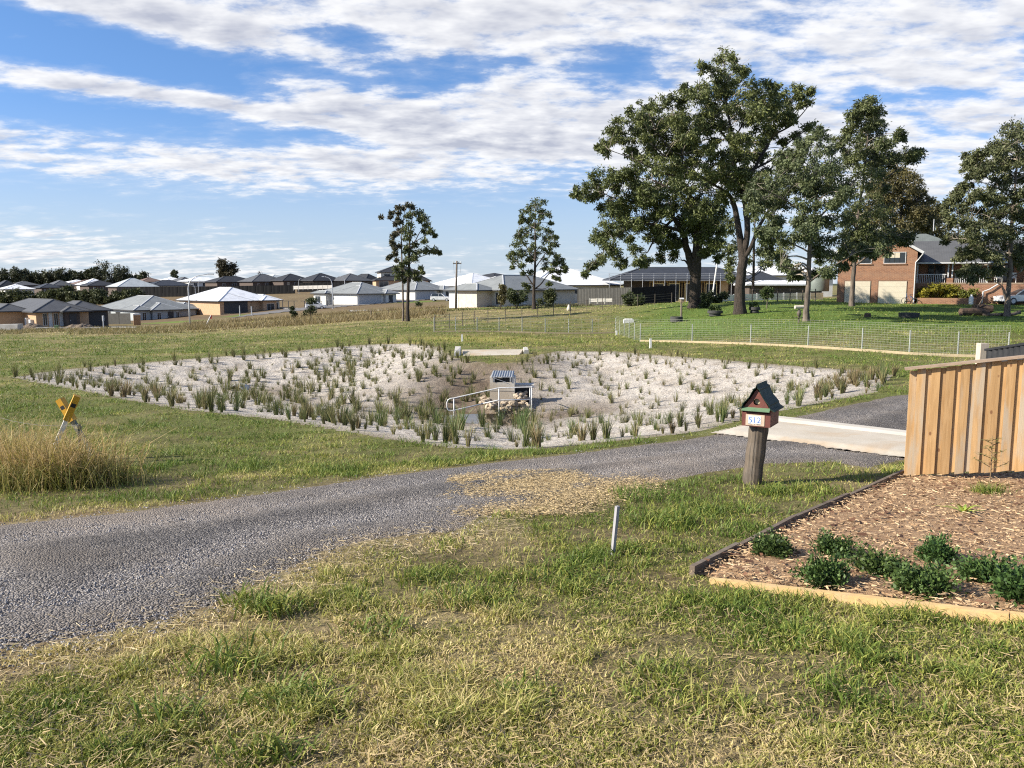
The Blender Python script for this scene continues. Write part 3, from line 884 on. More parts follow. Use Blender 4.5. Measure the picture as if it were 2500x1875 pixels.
# ---- letter box on its post
def letter_box():
    b = G(1836, 1181); b.z = gzf(b.x, b.y)
    t = thing('letter_box', 'brown letter box shaped like a small house, numbered 512, on weathered timber post', 'letter box', b)
    Y = b.y; s = Y / F
    tilt = Vector((.065, .0, 0))
    hp = 151 * s
    prof = []
    mb = MB()
    pts = [(tilt.x * (z / hp) * 1.0, 0, z) for z in np.linspace(-.25, hp + .0, 14)]
    rad = [.118 - .004 * i / 13 + .004 * math.sin(i * 1.7) for i in range(14)]
    rad[-1] *= .97
    mb.tube(pts, rad, 64)
    def rough(x, y, z):
        cx = tilt.x * (z / hp); a = math.atan2(y, x - cx); r = math.hypot(x - cx, y)
        k = 1 + .05 * math.sin(a * 3 + 1.2 * z) + .035 * math.sin(a * 9 + 2.1 * z) - .10 * math.exp(-((a + 1.9 + .3 * z) / .10) ** 2) - .08 * math.exp(-((a + .7) / .12) ** 2) * (z < .5)
        return (cx + r * k * math.cos(a), r * k * math.sin(a), z)
    mb.v = [rough(*v) for v in mb.v]
    mb.build('post', M_OLDPOST, t, smooth=False)
    body = MB(); R = Matrix.Rotation(math.radians(-31), 4, 'Z')
    root = Vector((tilt.x + .01, 0, hp))
    WX, DY, HW = .175, .215, .225          # half width, half depth, wall height
    red = pm('brown_red_paint', (.155, .045, .030), (.115, .032, .024), 7, .6, .15)
    green = pm('dark_green_sheet', (.009, .024, .018), (.014, .032, .024), 6, .6, .15, spec=.2)
    hood = pm('mid_green_paint', (.13, .22, .12), (.10, .18, .10), 6, .6, .1)
    hold = bpy.data.objects.new('box', None)
    def put(mb, name, mat, parent, smooth=False):
        mb.v = [tuple(R @ Vector(v) + root) for v in mb.v]
        return mb.build(name, mat, parent, smooth=smooth)
    th = .012
    body.box(-WX, -DY + .018, 0, WX, DY, th)                                  # floor
    body.box(-WX, -DY, 0, -WX + th, DY, HW); body.box(WX - th, -DY, 0, WX, DY, HW)
    body.box(-WX + th, DY - th, th, WX - th, DY, HW)
    body.box(-WX + th, -DY + .001, 0, WX - th, -DY + .018, HW - .055)          # front below the slot
    body.box(-WX + th, -DY + .03, HW - .052, WX - th, -DY + .034, HW)          # dark back of the slot
    # gable ends following the bell shaped roof, front one with a round hole
    def rp(k):                                                               # roof profile: half width at height
        return [(WX + .055, -.025), (WX - .02, .045), (WX * .52, .135), (WX * .2, .225), (0, .275)][k]
    prof = [rp(k) for k in range(5)]
    def gable(y0, y1, hole):
        outer = [(-(p[0] - .035 if i == 0 else p[0] - .012), HW + p[1] - .012) for i, p in enumerate(prof)] + \
                [((p[0] - .035 if i == 0 else max(p[0] - .012, 0)), HW + p[1] - .012) for i, p in reversed(list(enumerate(prof)))]
        outer = [(max(-WX, min(WX, x)), z) for x, z in outer]
        if not hole:
            body.extrude(outer, 'y', y0, y1); return
        c = (0, HW + .083); r = .041; n = 24
        ring = [(c[0] + r * math.cos(2 * math.pi * i / n), c[1] + r * math.sin(2 * math.pi * i / n)) for i in range(n)]
        # outer edge sampled by angle
        def hit(a):
            best = None
            for i in range(len(outer)):
                x0, z0 = outer[i]; x1, z1 = outer[(i + 1) % len(outer)]
                dxr, dzr = math.cos(a), math.sin(a)
                den = dxr * (z1 - z0) - dzr * (x1 - x0)
                if abs(den) < 1e-9: continue
                tt = ((x0 - c[0]) * (z1 - z0) - (z0 - c[1]) * (x1 - x0)) / den
                uu = ((x0 - c[0]) * dzr - (z0 - c[1]) * dxr) / den
                if tt > 0 and -1e-6 <= uu <= 1 + 1e-6 and (best is None or tt < best): best = tt
            best = best or r
            return (c[0] + best * math.cos(a), c[1] + best * math.sin(a))
        k = len(body.v)
        for yy in (y0, y1):
            for i in range(n):
                body.v.append((ring[i][0], yy, ring[i][1]))
            for i in range(n):
                p = hit(2 * math.pi * i / n); body.v.append((p[0], yy, p[1]))
        for i in range(n):
            j = (i + 1) % n
            body.f.append((k + i, k + j, k + n + j, k + n + i))
            body.f.append((k + i, k + 2 * n + i, k + 2 * n + j, k + j))
            body.f.append((k + 2 * n + i, k + 3 * n + i, k + 3 * n + j, k + 2 * n + j))
    gable(-DY + .004, -DY + .018, True)
    gable(DY - .014, DY, False)
    put(body, 'box', red, t)
    br = MB().extrude([(.034 * math.cos(2 * math.pi * i / 20), HW + .083 + .034 * math.sin(2 * math.pi * i / 20)) for i in range(20)], 'y', -DY + .045, -DY + .05)
    put(br, 'round_opening_back', pm('raw_ply', (.42, .36, .22), None, 8, .8, .2), t)
    # bell-cast roof in three lapped sheets each side, and a ridge
    for sgn in (-1, 1):
        for k in range(3):
            a, b2 = [(prof[0], prof[1]), (prof[1], prof[3]), (prof[3], prof[4])][k]
            mbx = MB()
            lap = .010 * k
            x0, z0, x1, z1 = a[0] + (.012 if k else 0), a[1] - (.012 if k else 0) + lap, b2[0], b2[1] + lap
            mid = ((x0 + x1) / 2 - .012, (z0 + z1) / 2 - .010)
            pr = [(x0, z0), mid, (x1, z1)]
            poly = [(sgn * x, HW + z + .012) for x, z in pr] + [(sgn * x, HW + z) for x, z in reversed(pr)]
            mbx.extrude(poly, 'y', -DY - .04, DY + .03)
            put(mbx, 'roof_sheet', green, t)
    h = MB()
    h.hexa([Vector(v) for v in [(-WX + .004, -DY - .055, HW - .028), (WX - .004, -DY - .055, HW - .028), (WX - .004, -DY + .01, HW + .006), (-WX + .004, -DY + .01, HW + .006),
                                (-WX + .004, -DY - .055, HW - .018), (WX - .004, -DY - .055, HW - .018), (WX - .004, -DY + .01, HW + .016), (-WX + .004, -DY + .01, HW + .016)]])
    put(h, 'slot_hood', hood, t)
    pl = MB().box(-.125, -DY - .006, .012, .105, -DY - .0005, .15)
    plate = put(pl, 'number_plate', pm('beige_plate', (.52, .40, .30), (.46, .35, .26), 9, .7, .1), t)
    white = pm('number_white', (.80, .80, .80), (.74, .74, .74), 9, .5, 0)
    blue = pm('number_blue', (.07, .16, .42), (.09, .19, .46), 9, .5, 0)
    for i, ch in enumerate('512'):
        cx = -.066 + i * .052
        tile = MB().box(cx - .0255, -DY - .009, .035, cx + .0255, -DY - .0062, .135)
        put(tile, 'number_tile', white, plate)
        me = text_mesh(ch, .105, .001)
        Mx = Matrix.Translation(root) @ R @ Matrix.Translation((cx, -DY - .0105, .049)) @ Matrix.Rotation(math.pi / 2, 4, 'X')
        me.transform(Mx)
        link_mesh('digit', me, blue, plate)
    for x0, x1, z0 in ((-.09, -.048, .028), (.012, .056, .026), (-.018, -.012, .029)):
        put(MB().box(x0, -DY - .0095, z0, x1, -DY - .0062, z0 + .005), 'black_strip', M_BLACK, plate)  # short black strips just under the number tiles
letter_box()

# ---- pale square stake by the lawn
def stake():
    b = G(1495, 1356); b.z = gzf(b.x, b.y); s = b.y / F
    t = thing('survey_stake', 'pale grey square timber stake standing alone in the lawn', 'stake', b)
    h = 128 * s; tw = 9 * s
    R = Matrix.Rotation(math.radians(33), 4, 'Z')
    mb = MB()
    def sq(z, w, dx): return [tuple(R @ Vector((sx * w / 2, sy * w / 2, 0)) + Vector((dx, 0, z))) for sx, sy in ((-1, -1), (1, -1), (1, 1), (-1, 1))]
    mb.hexa(sq(-.15, tw * .9, -.01) + sq(h, tw, .035))
    mb.build('stake', wood_mat('grey_stake_timber', (.42, .41, .42), (.32, .31, .32), (.2, .18, .16), gk=.4, grey=(.25, .24, .23)), t)
    nl = MB().tube([(.05, 0, h - .01), (.085, -.01, h - .035)], .003, 6)
    nl.build('nail', M_PICKET, t)
stake()

# ---- paling fence
def paling_fence():
    A0, A1 = P(2207, 1160, 10.4), P(2213, 898, 10.4)
    B0, B1 = P(2500, 1150, 9.85), P(2500, 866, 9.85)
    base = Vector((A0.x, A0.y, gzf(A0.x, A0.y)))
    t = thing('paling_fence', 'new lapped pine paling fence with capping rail behind the mulched bed', 'fence', base)
    dirv = Vector((B0.x - A0.x, B0.y - A0.y, 0)); L = dirv.length; dirv.normalize()
    nrm = Vector((dirv.y, -dirv.x, 0))
    if nrm.y > 0: nrm = -nrm
    def top(s): return A1.z + (B1.z - A1.z) * s / L
    def bot(s): return A0.z + (B0.z - A0.z) * s / L
    pw = .098; pitch = .0815
    n = int(L * 1.55 / pitch)
    for i in range(n):
        s0 = i * pitch
        front = (i % 2 == 1)
        off = nrm * (.024 if front else 0.0)
        w2 = pw if front else pw * 1.06
        jz = random.uniform(-.006, .006); jb = random.uniform(-.012, .012)
        a = Vector((A0.x, A0.y, 0)) + dirv * s0 + off; b = a + dirv * w2
        tt = nrm * .016
        zb0, zb1, zt0, zt1 = bot(s0) + jb, bot(s0 + w2) + jb + .012, top(s0) - .03 + jz, top(s0 + w2) - .03 + jz
        if not front: zt0 -= .012; zt1 -= .012
        o_ = Vector((a.x, a.y, zb0))
        mb = MB().hexa([Vector(v) - o_ for v in [(a.x, a.y, zb0), (b.x, b.y, zb1), (b.x - tt.x, b.y - tt.y, zb1), (a.x - tt.x, a.y - tt.y, zb0),
                 (a.x, a.y, zt0), (b.x, b.y, zt1), (b.x - tt.x, b.y - tt.y, zt1), (a.x - tt.x, a.y - tt.y, zt0)]])
        mb.build('paling', M_PALE, t, o_ - base)
    e = A1 - base + Vector((0, 0, -.012)); q = Vector((A0.x, A0.y, 0)) + dirv * (L * 1.55) - base; q.z = top(L * 1.55) - .012 - base.z
    MB().beam(e - dirv * .02 + nrm * .012, q + nrm * .012, .11, .03).build('capping_rail', M_CAP, t)
    for f in (.12, .5, .85):
        z0 = bot(0) + (top(0) - bot(0)) * f - base.z; z1 = bot(L * 1.55) + (top(L * 1.55) - bot(L * 1.55)) * f - base.z
        p0 = Vector((A0.x, A0.y, 0)) - base - nrm * .045; p0.z = z0
        p1 = p0 + dirv * L * 1.55; p1.z = z1
        MB().beam(p0, p1, .045, .075).build('rail', M_PALE, t)
    for s0 in (.06, 1.9):
        p0 = Vector((A0.x, A0.y, 0)) - base + dirv * s0 - nrm * .115
        MB().box(p0.x - .045, p0.y - .045, -.3, p0.x + .045, p0.y + .045, top(s0) - base.z - .06).build('post', M_PALE, t)
paling_fence()

# ---- black corrugated fence with a white post behind it
def steel_fence():
    A = P(2398, 838, 19.0); gzA = gzf(A.x, A.y)
    base = Vector((A.x, A.y, gzA))
    t = thing('steel_fence', 'black corrugated steel fence ending at a pale timber post, behind the paling fence', 'fence', base)
    top0 = P(2420, 853, 19.0).z - gzA; top1 = P(2500, 838, 17.6).z - gzA
    Q = P(2500, 845, 17.6); dirv = Vector((Q.x - A.x, Q.y - A.y, 0)); L = dirv.length; dirv.normalize()
    hp = A.z - gzA
    MB().box(-.06, -.06, -.2, .13, .13, hp).build('post', wood_mat('pale_post_timber', (.60, .50, .38), (.52, .43, .33), (.3, .2, .1), gk=.2), t)
    nrm = Vector((dirv.y, -dirv.x, 0)); black = pm('black_steel', (.016, .017, .019), (.024, .024, .026), 3, .45, .05)
    mb = MB(); n = int(L * 2.2 / .045); prev = None
    for i in range(n):
        s0 = .14 + i * .045; o_ = (.02 if (i // 2) % 2 else -.02)
        p = dirv * s0 + nrm * o_; zt = top0 + (top1 - top0) * s0 / L - .03
        cur = ((p.x, p.y, .05), (p.x, p.y, zt))
        if prev: mb.add([prev[0], cur[0], cur[1], prev[1]], [(0, 1, 2, 3)])
        prev = cur
    mb.build('corrugated_sheet', black, t)
    a = dirv * .14; a.z = top0; b = dirv * L * 2.2; b.z = top0 + (top1 - top0) * 2.2
    MB().beam(a, b, .07, .05).build('top_rail', black, t)
steel_fence()

# ---- garden bed edging
def edging():
    line = [G(a, b) for a, b in ((1688, 1408), (1800, 1347), (1940, 1279), (2070, 1220), (2205, 1163))]
    for p in line: p.z = gzf(p.x, p.y)
    base = line[0].copy()
    t = thing('garden_edging', 'dark weathered timber edging boards between the lawn and the mulch', 'garden edging', base)
    for i in range(4):
        a, b = line[i] - base, line[i + 1] - base
        d = (b - a).normalized()
        j = .012 * (-1) ** i
        MB().beam(a + d * .004 + Vector((0, 0, -.005 + j)), b - d * .004 + Vector((0, 0, .01 - j * .5)), .04, .15).build('board', M_EDGE, t)
        for f in (.25, .75):
            p = a.lerp(b, f) + Vector((.055, -.01, 0))
            MB().box(p.x - .02, p.y - .02, -.1 + p.z, p.x + .02, p.y + .02, p.z + .05).build('peg', M_EDGE, t)
    A, B = G(1735, 1424), G(2500, 1533)
    A.z = gzf(A.x, A.y); B.z = gzf(B.x, B.y)
    t = thing('timber_sleeper', 'pale yellow pine sleeper along the front of the mulched bed', 'sleeper', A)
    d = B - A; k = .96
    MB().beam((0, 0, -.035), d * k + Vector((0, 0, .005)), .05, .15).build('board', M_SLEEPER, t)
    MB().beam(d * (k + .003) + Vector((0, 0, .008)), d * 1.35 + Vector((0, 0, .01)), .05, .155).build('board', M_SLEEPER, t)
edging()

# ---- low dark shrubs in the bed
def shrub_mesh(name, r, h, n, ln, seed, c0, c1, droop=.0):
    rg = np.random.default_rng(seed)
    # sprigs fan out from the centre, each carrying small leaves
    ns = n // 14
    az_ = rg.random(ns) * 2 * np.pi; el_ = np.arcsin(rg.random(ns) * .95 + .03)
    lob = .80 + .28 * np.sin(az_ * 2 + seed) + .18 * np.sin(az_ * 5 + 2.0 * seed)
    rad = (.42 + .62 * rg.random(ns)) * lob
    tips = np.stack([np.cos(az_) * np.cos(el_) * r * rad, np.sin(az_) * np.cos(el_) * r * rad, np.sin(el_) * h * rad + .03], 1)
    Vs, Fs, Cs = [], [], []
    f = .35 + .65 * rg.random((ns, 14))
    p = tips[:, None] * f[..., None] + rg.standard_normal((ns, 14, 3)) * .018
    p = p.reshape(-1, 3); m = len(p)
    d = np.repeat(tips / np.linalg.norm(tips, axis=1, keepdims=True), 14, 0) * .7 + rg.standard_normal((m, 3)) * .6 + np.array([0, 0, .25 - droop])
    d /= np.linalg.norm(d, axis=1, keepdims=True)
    sd_ = np.cross(d, rg.standard_normal((m, 3))); sd_ /= np.linalg.norm(sd_, axis=1, keepdims=True)
    L = (ln * (.6 + .8 * rg.random(m)))[:, None]; Wd = L * .28
    V = np.stack([p, p + d * L * .5 + sd_ * Wd, p + d * L, p + d * L * .5 - sd_ * Wd], 1).reshape(-1, 3)
    V[:, 2] = np.maximum(V[:, 2], -.03)
    rr = rg.random(m)[:, None]; C = np.repeat(c0 * (1 - rr) + c1 * rr, 4, 0)
    me_o = np_mesh(name, V, np.arange(m * 4).reshape(-1, 4), M_SHRUB, C)
    me = me_o.data; bpy.data.objects.remove(me_o)
    return me
SHR = [shrub_mesh('foliage', .20, .18, 4200, .026, 300 + i, cl(.026, .056, .016), cl(.105, .175, .045)) for i in range(3)]
STEM = MB()
for k in range(7):
    a = k * .9
    STEM.tube([(0, 0, -.03), (.10 * math.cos(a), .10 * math.sin(a), .10), (.19 * math.cos(a + .3), .19 * math.sin(a + .3), .18)], [.008, .005, .003], 5)
STEM = STEM.mesh('stem')
def shrub(px, py, sc, label, i):
    b = G(px, py); b.z = gzf(b.x, b.y) + .03
    t = thing('shrub', label, 'shrub', b, i * 1.3, 'low shrubs in the mulch')
    o = link_mesh('foliage', SHR[i % 3], M_SHRUB, t); o.scale = (sc * random.uniform(1.0, 1.35), sc * random.uniform(1.0, 1.25), sc * random.uniform(.95, 1.3))
    o = link_mesh('stem', STEM, M_EDGE, t); o.scale = (sc * .55,) * 3
for i, a in enumerate([(1885, 1366, .95, 'low dark green shrub touching the dark edging board'),
                       (2038, 1366, .88, 'upright dark green shrub behind the front row, nearest the edging corner'),
                       (2010, 1436, .95, 'low dark green shrub first along the pale sleeper'),
                       (2148, 1412, .95, 'dark green shrub in the middle of the bed, between the rows'),
                       (2252, 1460, 1.0, 'spreading dark green shrub second along the pale sleeper'),
                       (2287, 1382, .85, 'small dark green shrub farthest back among the shrubs'),
                       (2403, 1430, 1.05, 'large dark green shrub with a raised tip in the bed'),
                       (2502, 1480, 1.1, 'dark green shrub cut by the right picture edge')]):
    shrub(*a, i)

def strap_leaf(mb, p, az_, ln, wd, rise, bend, n=5):
    d = Vector((math.cos(az_), math.sin(az_), 0)); sd_ = Vector((-d.y, d.x, 0))
    k = len(mb.v)
    for i in range(n + 1):
        f = i / n
        c = Vector(p) + d * ln * f * (.45 + .55 * f) + Vector((0, 0, rise * ln * (f - bend * f * f)))
        w2 = wd * math.sin(math.pi * min(.12 + f * .88, .995)) * .5
        mb.v += [tuple(c - sd_ * w2), tuple(c + Vector((0, 0, -.15 * w2))), tuple(c + sd_ * w2)]
    for i in range(n):
        a = k + i * 3
        mb.f += [(a, a + 1, a + 4, a + 3), (a + 1, a + 2, a + 5, a + 4)]
def strap_plant():
    b = G(2352, 1262); b.z = gzf(b.x, b.y) + .03
    t = thing('strappy_plant', 'small yellow green strap leaved plant alone in the mulch', 'plant', b)
    for i in range(9):
        mb = MB(); strap_leaf(mb, (0, 0, 0), i * .7 + random.random() * .4, random.uniform(.17, .33), .032, random.uniform(.45, 1.3), .55)
        mb.build('leaf', pm('lime_leaf', (.30, .36, .05), (.22, .30, .05), 8, .5, .1), t, smooth=True)
strap_plant()
def sapling():
    b = G(2412, 1212); b.z = gzf(b.x, b.y) + .02
    t = thing('sapling', 'thin leafy sapling growing in front of the paling fence', 'sapling', b)
    h = 150 * b.y / F
    st = MB(); pts = [(.012 * math.sin(z * 5), 0, z) for z in np.linspace(-.05, h, 9)]
    st.tube(pts, [.008 - .0006 * i for i in range(9)], 6)
    lv = MB()
    for i in range(11):
        z = h * (.42 + .05 * i); a = i * 2.4; L = .20 * (1 - .06 * i)
        e = Vector((math.cos(a) * L, math.sin(a) * L * .6, z + L * .45))
        st.tube([(0, 0, z), tuple(e)], [.004, .002], 4)
        for k in range(11):
            p = Vector((0, 0, z)).lerp(e, .3 + .07 * k)
            strap_leaf(lv, p, random.random() * 6.28, random.uniform(.05, .085), .018, random.uniform(-.3, .6), .9, 3)
    st.build('stem', pm('sapling_stem', (.22, .15, .08), None, 9, .8, .2), t, smooth=True)
    lv.build('foliage', pm('sapling_leaf', (.10, .13, .035), (.19, .16, .05), 6, .5, .1), t)
    # grassy tuft at its foot belongs to the ground
    n = 420; r = RNG.standard_normal((n, 2)) * .09
    x, y = b.x + r[:, 0], b.y + r[:, 1] * .8
    blades('grass', x, y, gz(x, y) + .02, .06 + .12 * RNG.random(n), np.full(n, .006), .3 + .7 * RNG.random(n), grass_cols(np.full(n, .1), RNG.random(n)), M_BLADE,
           'green grass tuft at the foot of the sapling', 'grass')
sapling()

# ---- concrete crossover with a raised far kerb
def crossover():
    o = sheet('concrete_crossing', SLAB, .09, .08, M_SLAB, ragged=0.0, rough=.0, seed=5)
    a, b = [Vector((*p, 0)) for p in (SLAB[1], SLAB[4])]
    a.z = gzf(a.x, a.y); b.z = gzf(b.x, b.y)
    mb = MB(); n = 14; d = (b - a).normalized(); nr = Vector((d.y, -d.x, 0))
    prof = [(-.02, -.05), (-.02, .09), (.06, .115), (.34, .12), (.46, .085), (.52, .03)]
    k = 0
    for i in range(n + 1):
        p = a.lerp(b, i / n); p.z = gzf(p.x, p.y)
        for u, v in prof: mb.v.append(tuple(p + nr * u + Vector((0, 0, v))))
    for i in range(n):
        for j in range(len(prof) - 1):
            q = i * len(prof) + j
            mb.f.append((q, q + 1, q + len(prof) + 1, q + len(prof)))
    tag(mb.build('concrete_kerb', concrete_mat('clean_concrete', (.54, .50, .43), (.47, .43, .365)), smooth=False), kind='structure')
crossover()

# ---- yellow and white marker posts in the long grass
def marker(px0, py0, px1, py1, Y, label, wpx, ylo, facing, rotface, shaft=M_WHITE):
    b = P(px0, py0, Y); b.z = gzf(b.x, Y)
    top = P(px1, py1, Y)
    t = thing('marker_post', label, 'marker post', b, 0, 'leaning marker posts')
    d = top - b; L = d.length; d.normalize()
    sd_ = d.cross(Vector((0, 1, 0))).normalized(); sd_ = Matrix.Rotation(rotface, 4, d) @ sd_
    nr = sd_.cross(d)
    w2 = wpx * Y / F / 2
    def slab(f0, f1, wk, tk, gap=0):
        o_ = d * L * f0; e = d * L * f1; s_ = sd_ * w2 * wk; q = nr * w2 * tk; g = nr * gap
        return [o_ - s_ - q + g, o_ + s_ - q + g, o_ + s_ + q + g, o_ - s_ + q + g, e - s_ - q + g, e + s_ - q + g, e + s_ + q + g, e - s_ + q + g]
    MB().hexa(slab(-.15, ylo, .72, .5)).build('white_shaft', shaft, t)
    yel = pm('yellow_plastic', (.62, .33, .025), (.52, .27, .02), 6, .5, .1)
    y_ = MB().hexa(slab(ylo - .02, 1.0, 1.0, .95)).build('yellow_sleeve', yel, t)
    MB().hexa([v for v in slab(.84, .90, .7, .02, 0.0)] if False else slab(.84, .895, .72, .97)).build('black_label', M_BLACK, y_)
marker(118, 1160, 189, 966, 12.6, 'yellow topped white marker post leaning right in the long grass', 15, .66, 0, .5)
marker(236, 1160, 146, 974, 13.0, 'yellow topped white marker post leaning left behind the other one', 16, .66, 0, -.2, pm('shaded_shaft_grey', (.20, .21, .18), (.14, .15, .12), 6, .8, .2))  # white shaft toned grey: its shade is put into the colour
def picket():
    b = P(200, 1165, 12.2); b.z = gzf(b.x, b.y); h = P(203, 1036, 12.2).z - b.z
    t = thing('steel_picket', 'dark steel star picket tied with wire beside the marker posts', 'picket', b)
    mb = MB()
    for a in (0.5, 2.6, 4.7):
        e = Vector((math.cos(a) * .032, math.sin(a) * .032, 0)); s_ = Vector((-e.y, e.x, 0)) * .09
        mb.hexa([-s_ + Vector((0, 0, -.2)), e - s_ + Vector((0, 0, -.2)), e + s_ + Vector((0, 0, -.2)), s_ + Vector((0, 0, -.2)),
                 -s_ + Vector((0, 0, h)), e - s_ + Vector((0, 0, h)), e + s_ + Vector((0, 0, h)), s_ + Vector((0, 0, h))])
    mb.build('shaft', pm('dark_galv', (.16, .18, .18), (.10, .11, .11), 14, .6, .1, metal=.3), t)
    pts = []
    far = P(-60, 1000, 13.5) - b
    for i in range(9):
        f = i / 8; p = Vector((0, 0, h * .97)).lerp(far, f); p.z -= .10 * math.sin(math.pi * f); pts.append(p)
    MB().tube(pts, .0035, 5).build('wire', M_DARKWIRE, t)
    MB().tube([(.05 * math.cos(i) , .04 * math.sin(i), h * (.90 + .004 * i)) for i in range(16)], .006, 5).build('tie', pm('baling_twine', (.42, .36, .2), None, 5, .8, 0), t)
picket()
# long dry grass round the posts
def long_grass(pxs, n, label, hlo, hhi, spread, dry, seed, tint=(1, 1, 1)):
    xs, ys, hs = [], [], []
    for (px, py, k, sp) in pxs:
        c = G(px, py); m = int(n * k)
        xs.append(c.x + RNG.standard_normal(m) * sp); ys.append(c.y + RNG.standard_normal(m) * sp * spread)
    x, y = np.concatenate(xs), np.concatenate(ys); k = sdist(DRIVE, x, y) < -.55
    x, y = x[k], y[k]; m = len(x)
    h = hlo + (hhi - hlo) * RNG.random(m) ** 1.5
    blades('grass', x, y, gz(x, y) - .01, h, .006 + .007 * RNG.random(m), .15 + 1.5 * RNG.random(m) ** 1.5, grass_cols(np.full(m, dry), RNG.random(m)) * (.8 + .5 * RNG.random(m))[:, None] * cl(*tint),
           M_BLADE, label, 'grass')
long_grass([(20, 1175, .9, .40), (90, 1182, 1.0, .34), (160, 1185, .9, .28), (215, 1178, .45, .25), (-70, 1165, 1, .5), (40, 1120, .5, .5), (290, 1168, .08, .35)], 720,
           'long dry seeding grass round the marker posts', .15, 1.0, .7, .82, 1, (.78, .68, .66))
long_grass([(110, 1190, 1, .4), (190, 1185, .8, .3), (30, 1195, .7, .45), (270, 1180, .2, .3)], 900, 'rank green grass under the long dry stalks', .15, .5, .5, .45, 2, (.7, .66, .7))

# coarse green tussocks standing up in the foreground lawn
def lawn_tufts():
    for (px, py, r, n, h) in [(660, 1495, .10, 190, .16), (590, 1475, .06, 70, .13), (560, 1640, .12, 130, .16), (720, 1720, .12, 120, .13), (1160, 1470, .16, 200, .12), (1100, 1330, .1, 60, .08),
                              (1400, 1420, .2, 330, .10), (1640, 1280, .22, 420, .15), (930, 1540, .12, 110, .10), (1020, 1420, .1, 90, .10), (420, 1760, .1, 90, .12), (1580, 1640, .1, 80, .09), (1530, 1350, .12, 160, .12), (650, 1850, .1, 110, .12), (1280, 1700, .1, 90, .10), (1900, 1560, .14, 120, .08), (2150, 1640, .14, 130, .08), (1750, 1250, .3, 460, .10), (1950, 1200, .3, 500, .10), (1880, 1205, .12, 160, .12)]:
        c = G(px, py)
        x = c.x + RNG.standard_normal(n) * r; y = c.y + RNG.standard_normal(n) * r * .8
        yield x, y, h * (.5 + .8 * RNG.random(n))
_t = list(lawn_tufts())
_x = np.concatenate([a[0] for a in _t]); _y = np.concatenate([a[1] for a in _t]); _h = np.concatenate([a[2] for a in _t])
_k = (sdist(DRIVE, _x, _y) < .05) & (sdist(BED, _x, _y) < -.04); _x, _y, _h = _x[_k], _y[_k], _h[_k]; _n = len(_x)
blades('grass', _x, _y, gz(_x, _y), _h, .007 + .008 * RNG.random(_n), .4 + 1.0 * RNG.random(_n), grass_cols(np.full(_n, .12), RNG.random(_n)) * (.7 + .5 * RNG.random(_n))[:, None], M_BLADE,
       'coarse dark green tufts standing up in the lawn', 'grass')

# ================================================================== the basin
BOT = gzf(P(1225, 1000, 26.0).x, 26.0)
def tussock_mesh(i, n, h, dry):
    rg = np.random.default_rng(500 + i)
    a = rg.random(n) * 2 * np.pi; r0 = rg.random(n) ** .5 * .05; lean = .08 + .46 * rg.random(n) ** 1.6
    L = h * (.5 + .6 * rg.random(n)); d = np.stack([np.cos(a), np.sin(a)], 1); wd = .004 + .0045 * rg.random(n)
    wa = a + np.pi / 2 + rg.standard_normal(n) * .5; W_ = np.stack([np.cos(wa), np.sin(wa), np.zeros(n)], 1) * wd[:, None]
    pts = []
    for f in (0, .4, .75, 1.0):
        out = r0 + L * lean * f ** 1.7
        pts.append(np.stack([d[:, 0] * out, d[:, 1] * out, L * (f - .32 * lean * f * f) - .02], 1))
    V = np.stack([pts[0] - W_, pts[0] + W_, pts[1] - W_, pts[1] + W_, pts[2] - W_ * .7, pts[2] + W_ * .7, pts[3]], 1).reshape(-1, 3)
    k = np.arange(n)[:, None] * 7
    T = np.concatenate([k + [0, 1, 3], k + [0, 3, 2], k + [2, 3, 5], k + [2, 5, 4], k + [4, 5, 6]], 1).reshape(-1, 3)
    dr = np.clip(dry + (rg.random(n) - .5) * .6, 0, 1)[:, None]
    c = cl(.076, .118, .034) * (1 - dr) + cl(.34, .27, .135) * dr
    C = np.repeat(c[:, None], 7, 1) * np.array([1, 1, 1, 1, 1.03, 1.03, 1.12])[None, :, None]
    o = np_mesh('tussock', V, T, M_TUSS, C.reshape(-1, 3)); me = o.data; bpy.data.objects.remove(o)
    return me
TG = [tussock_mesh(i, 52, .58, .12) for i in range(4)]
TD = [tussock_mesh(10 + i, 70, .46, .42) for i in range(3)]
TT = [tussock_mesh(20 + i, 24, .50, .24) for i in range(4)]
pit_x, pit_y = P(1225, 1000, 27.0).x, 27.0
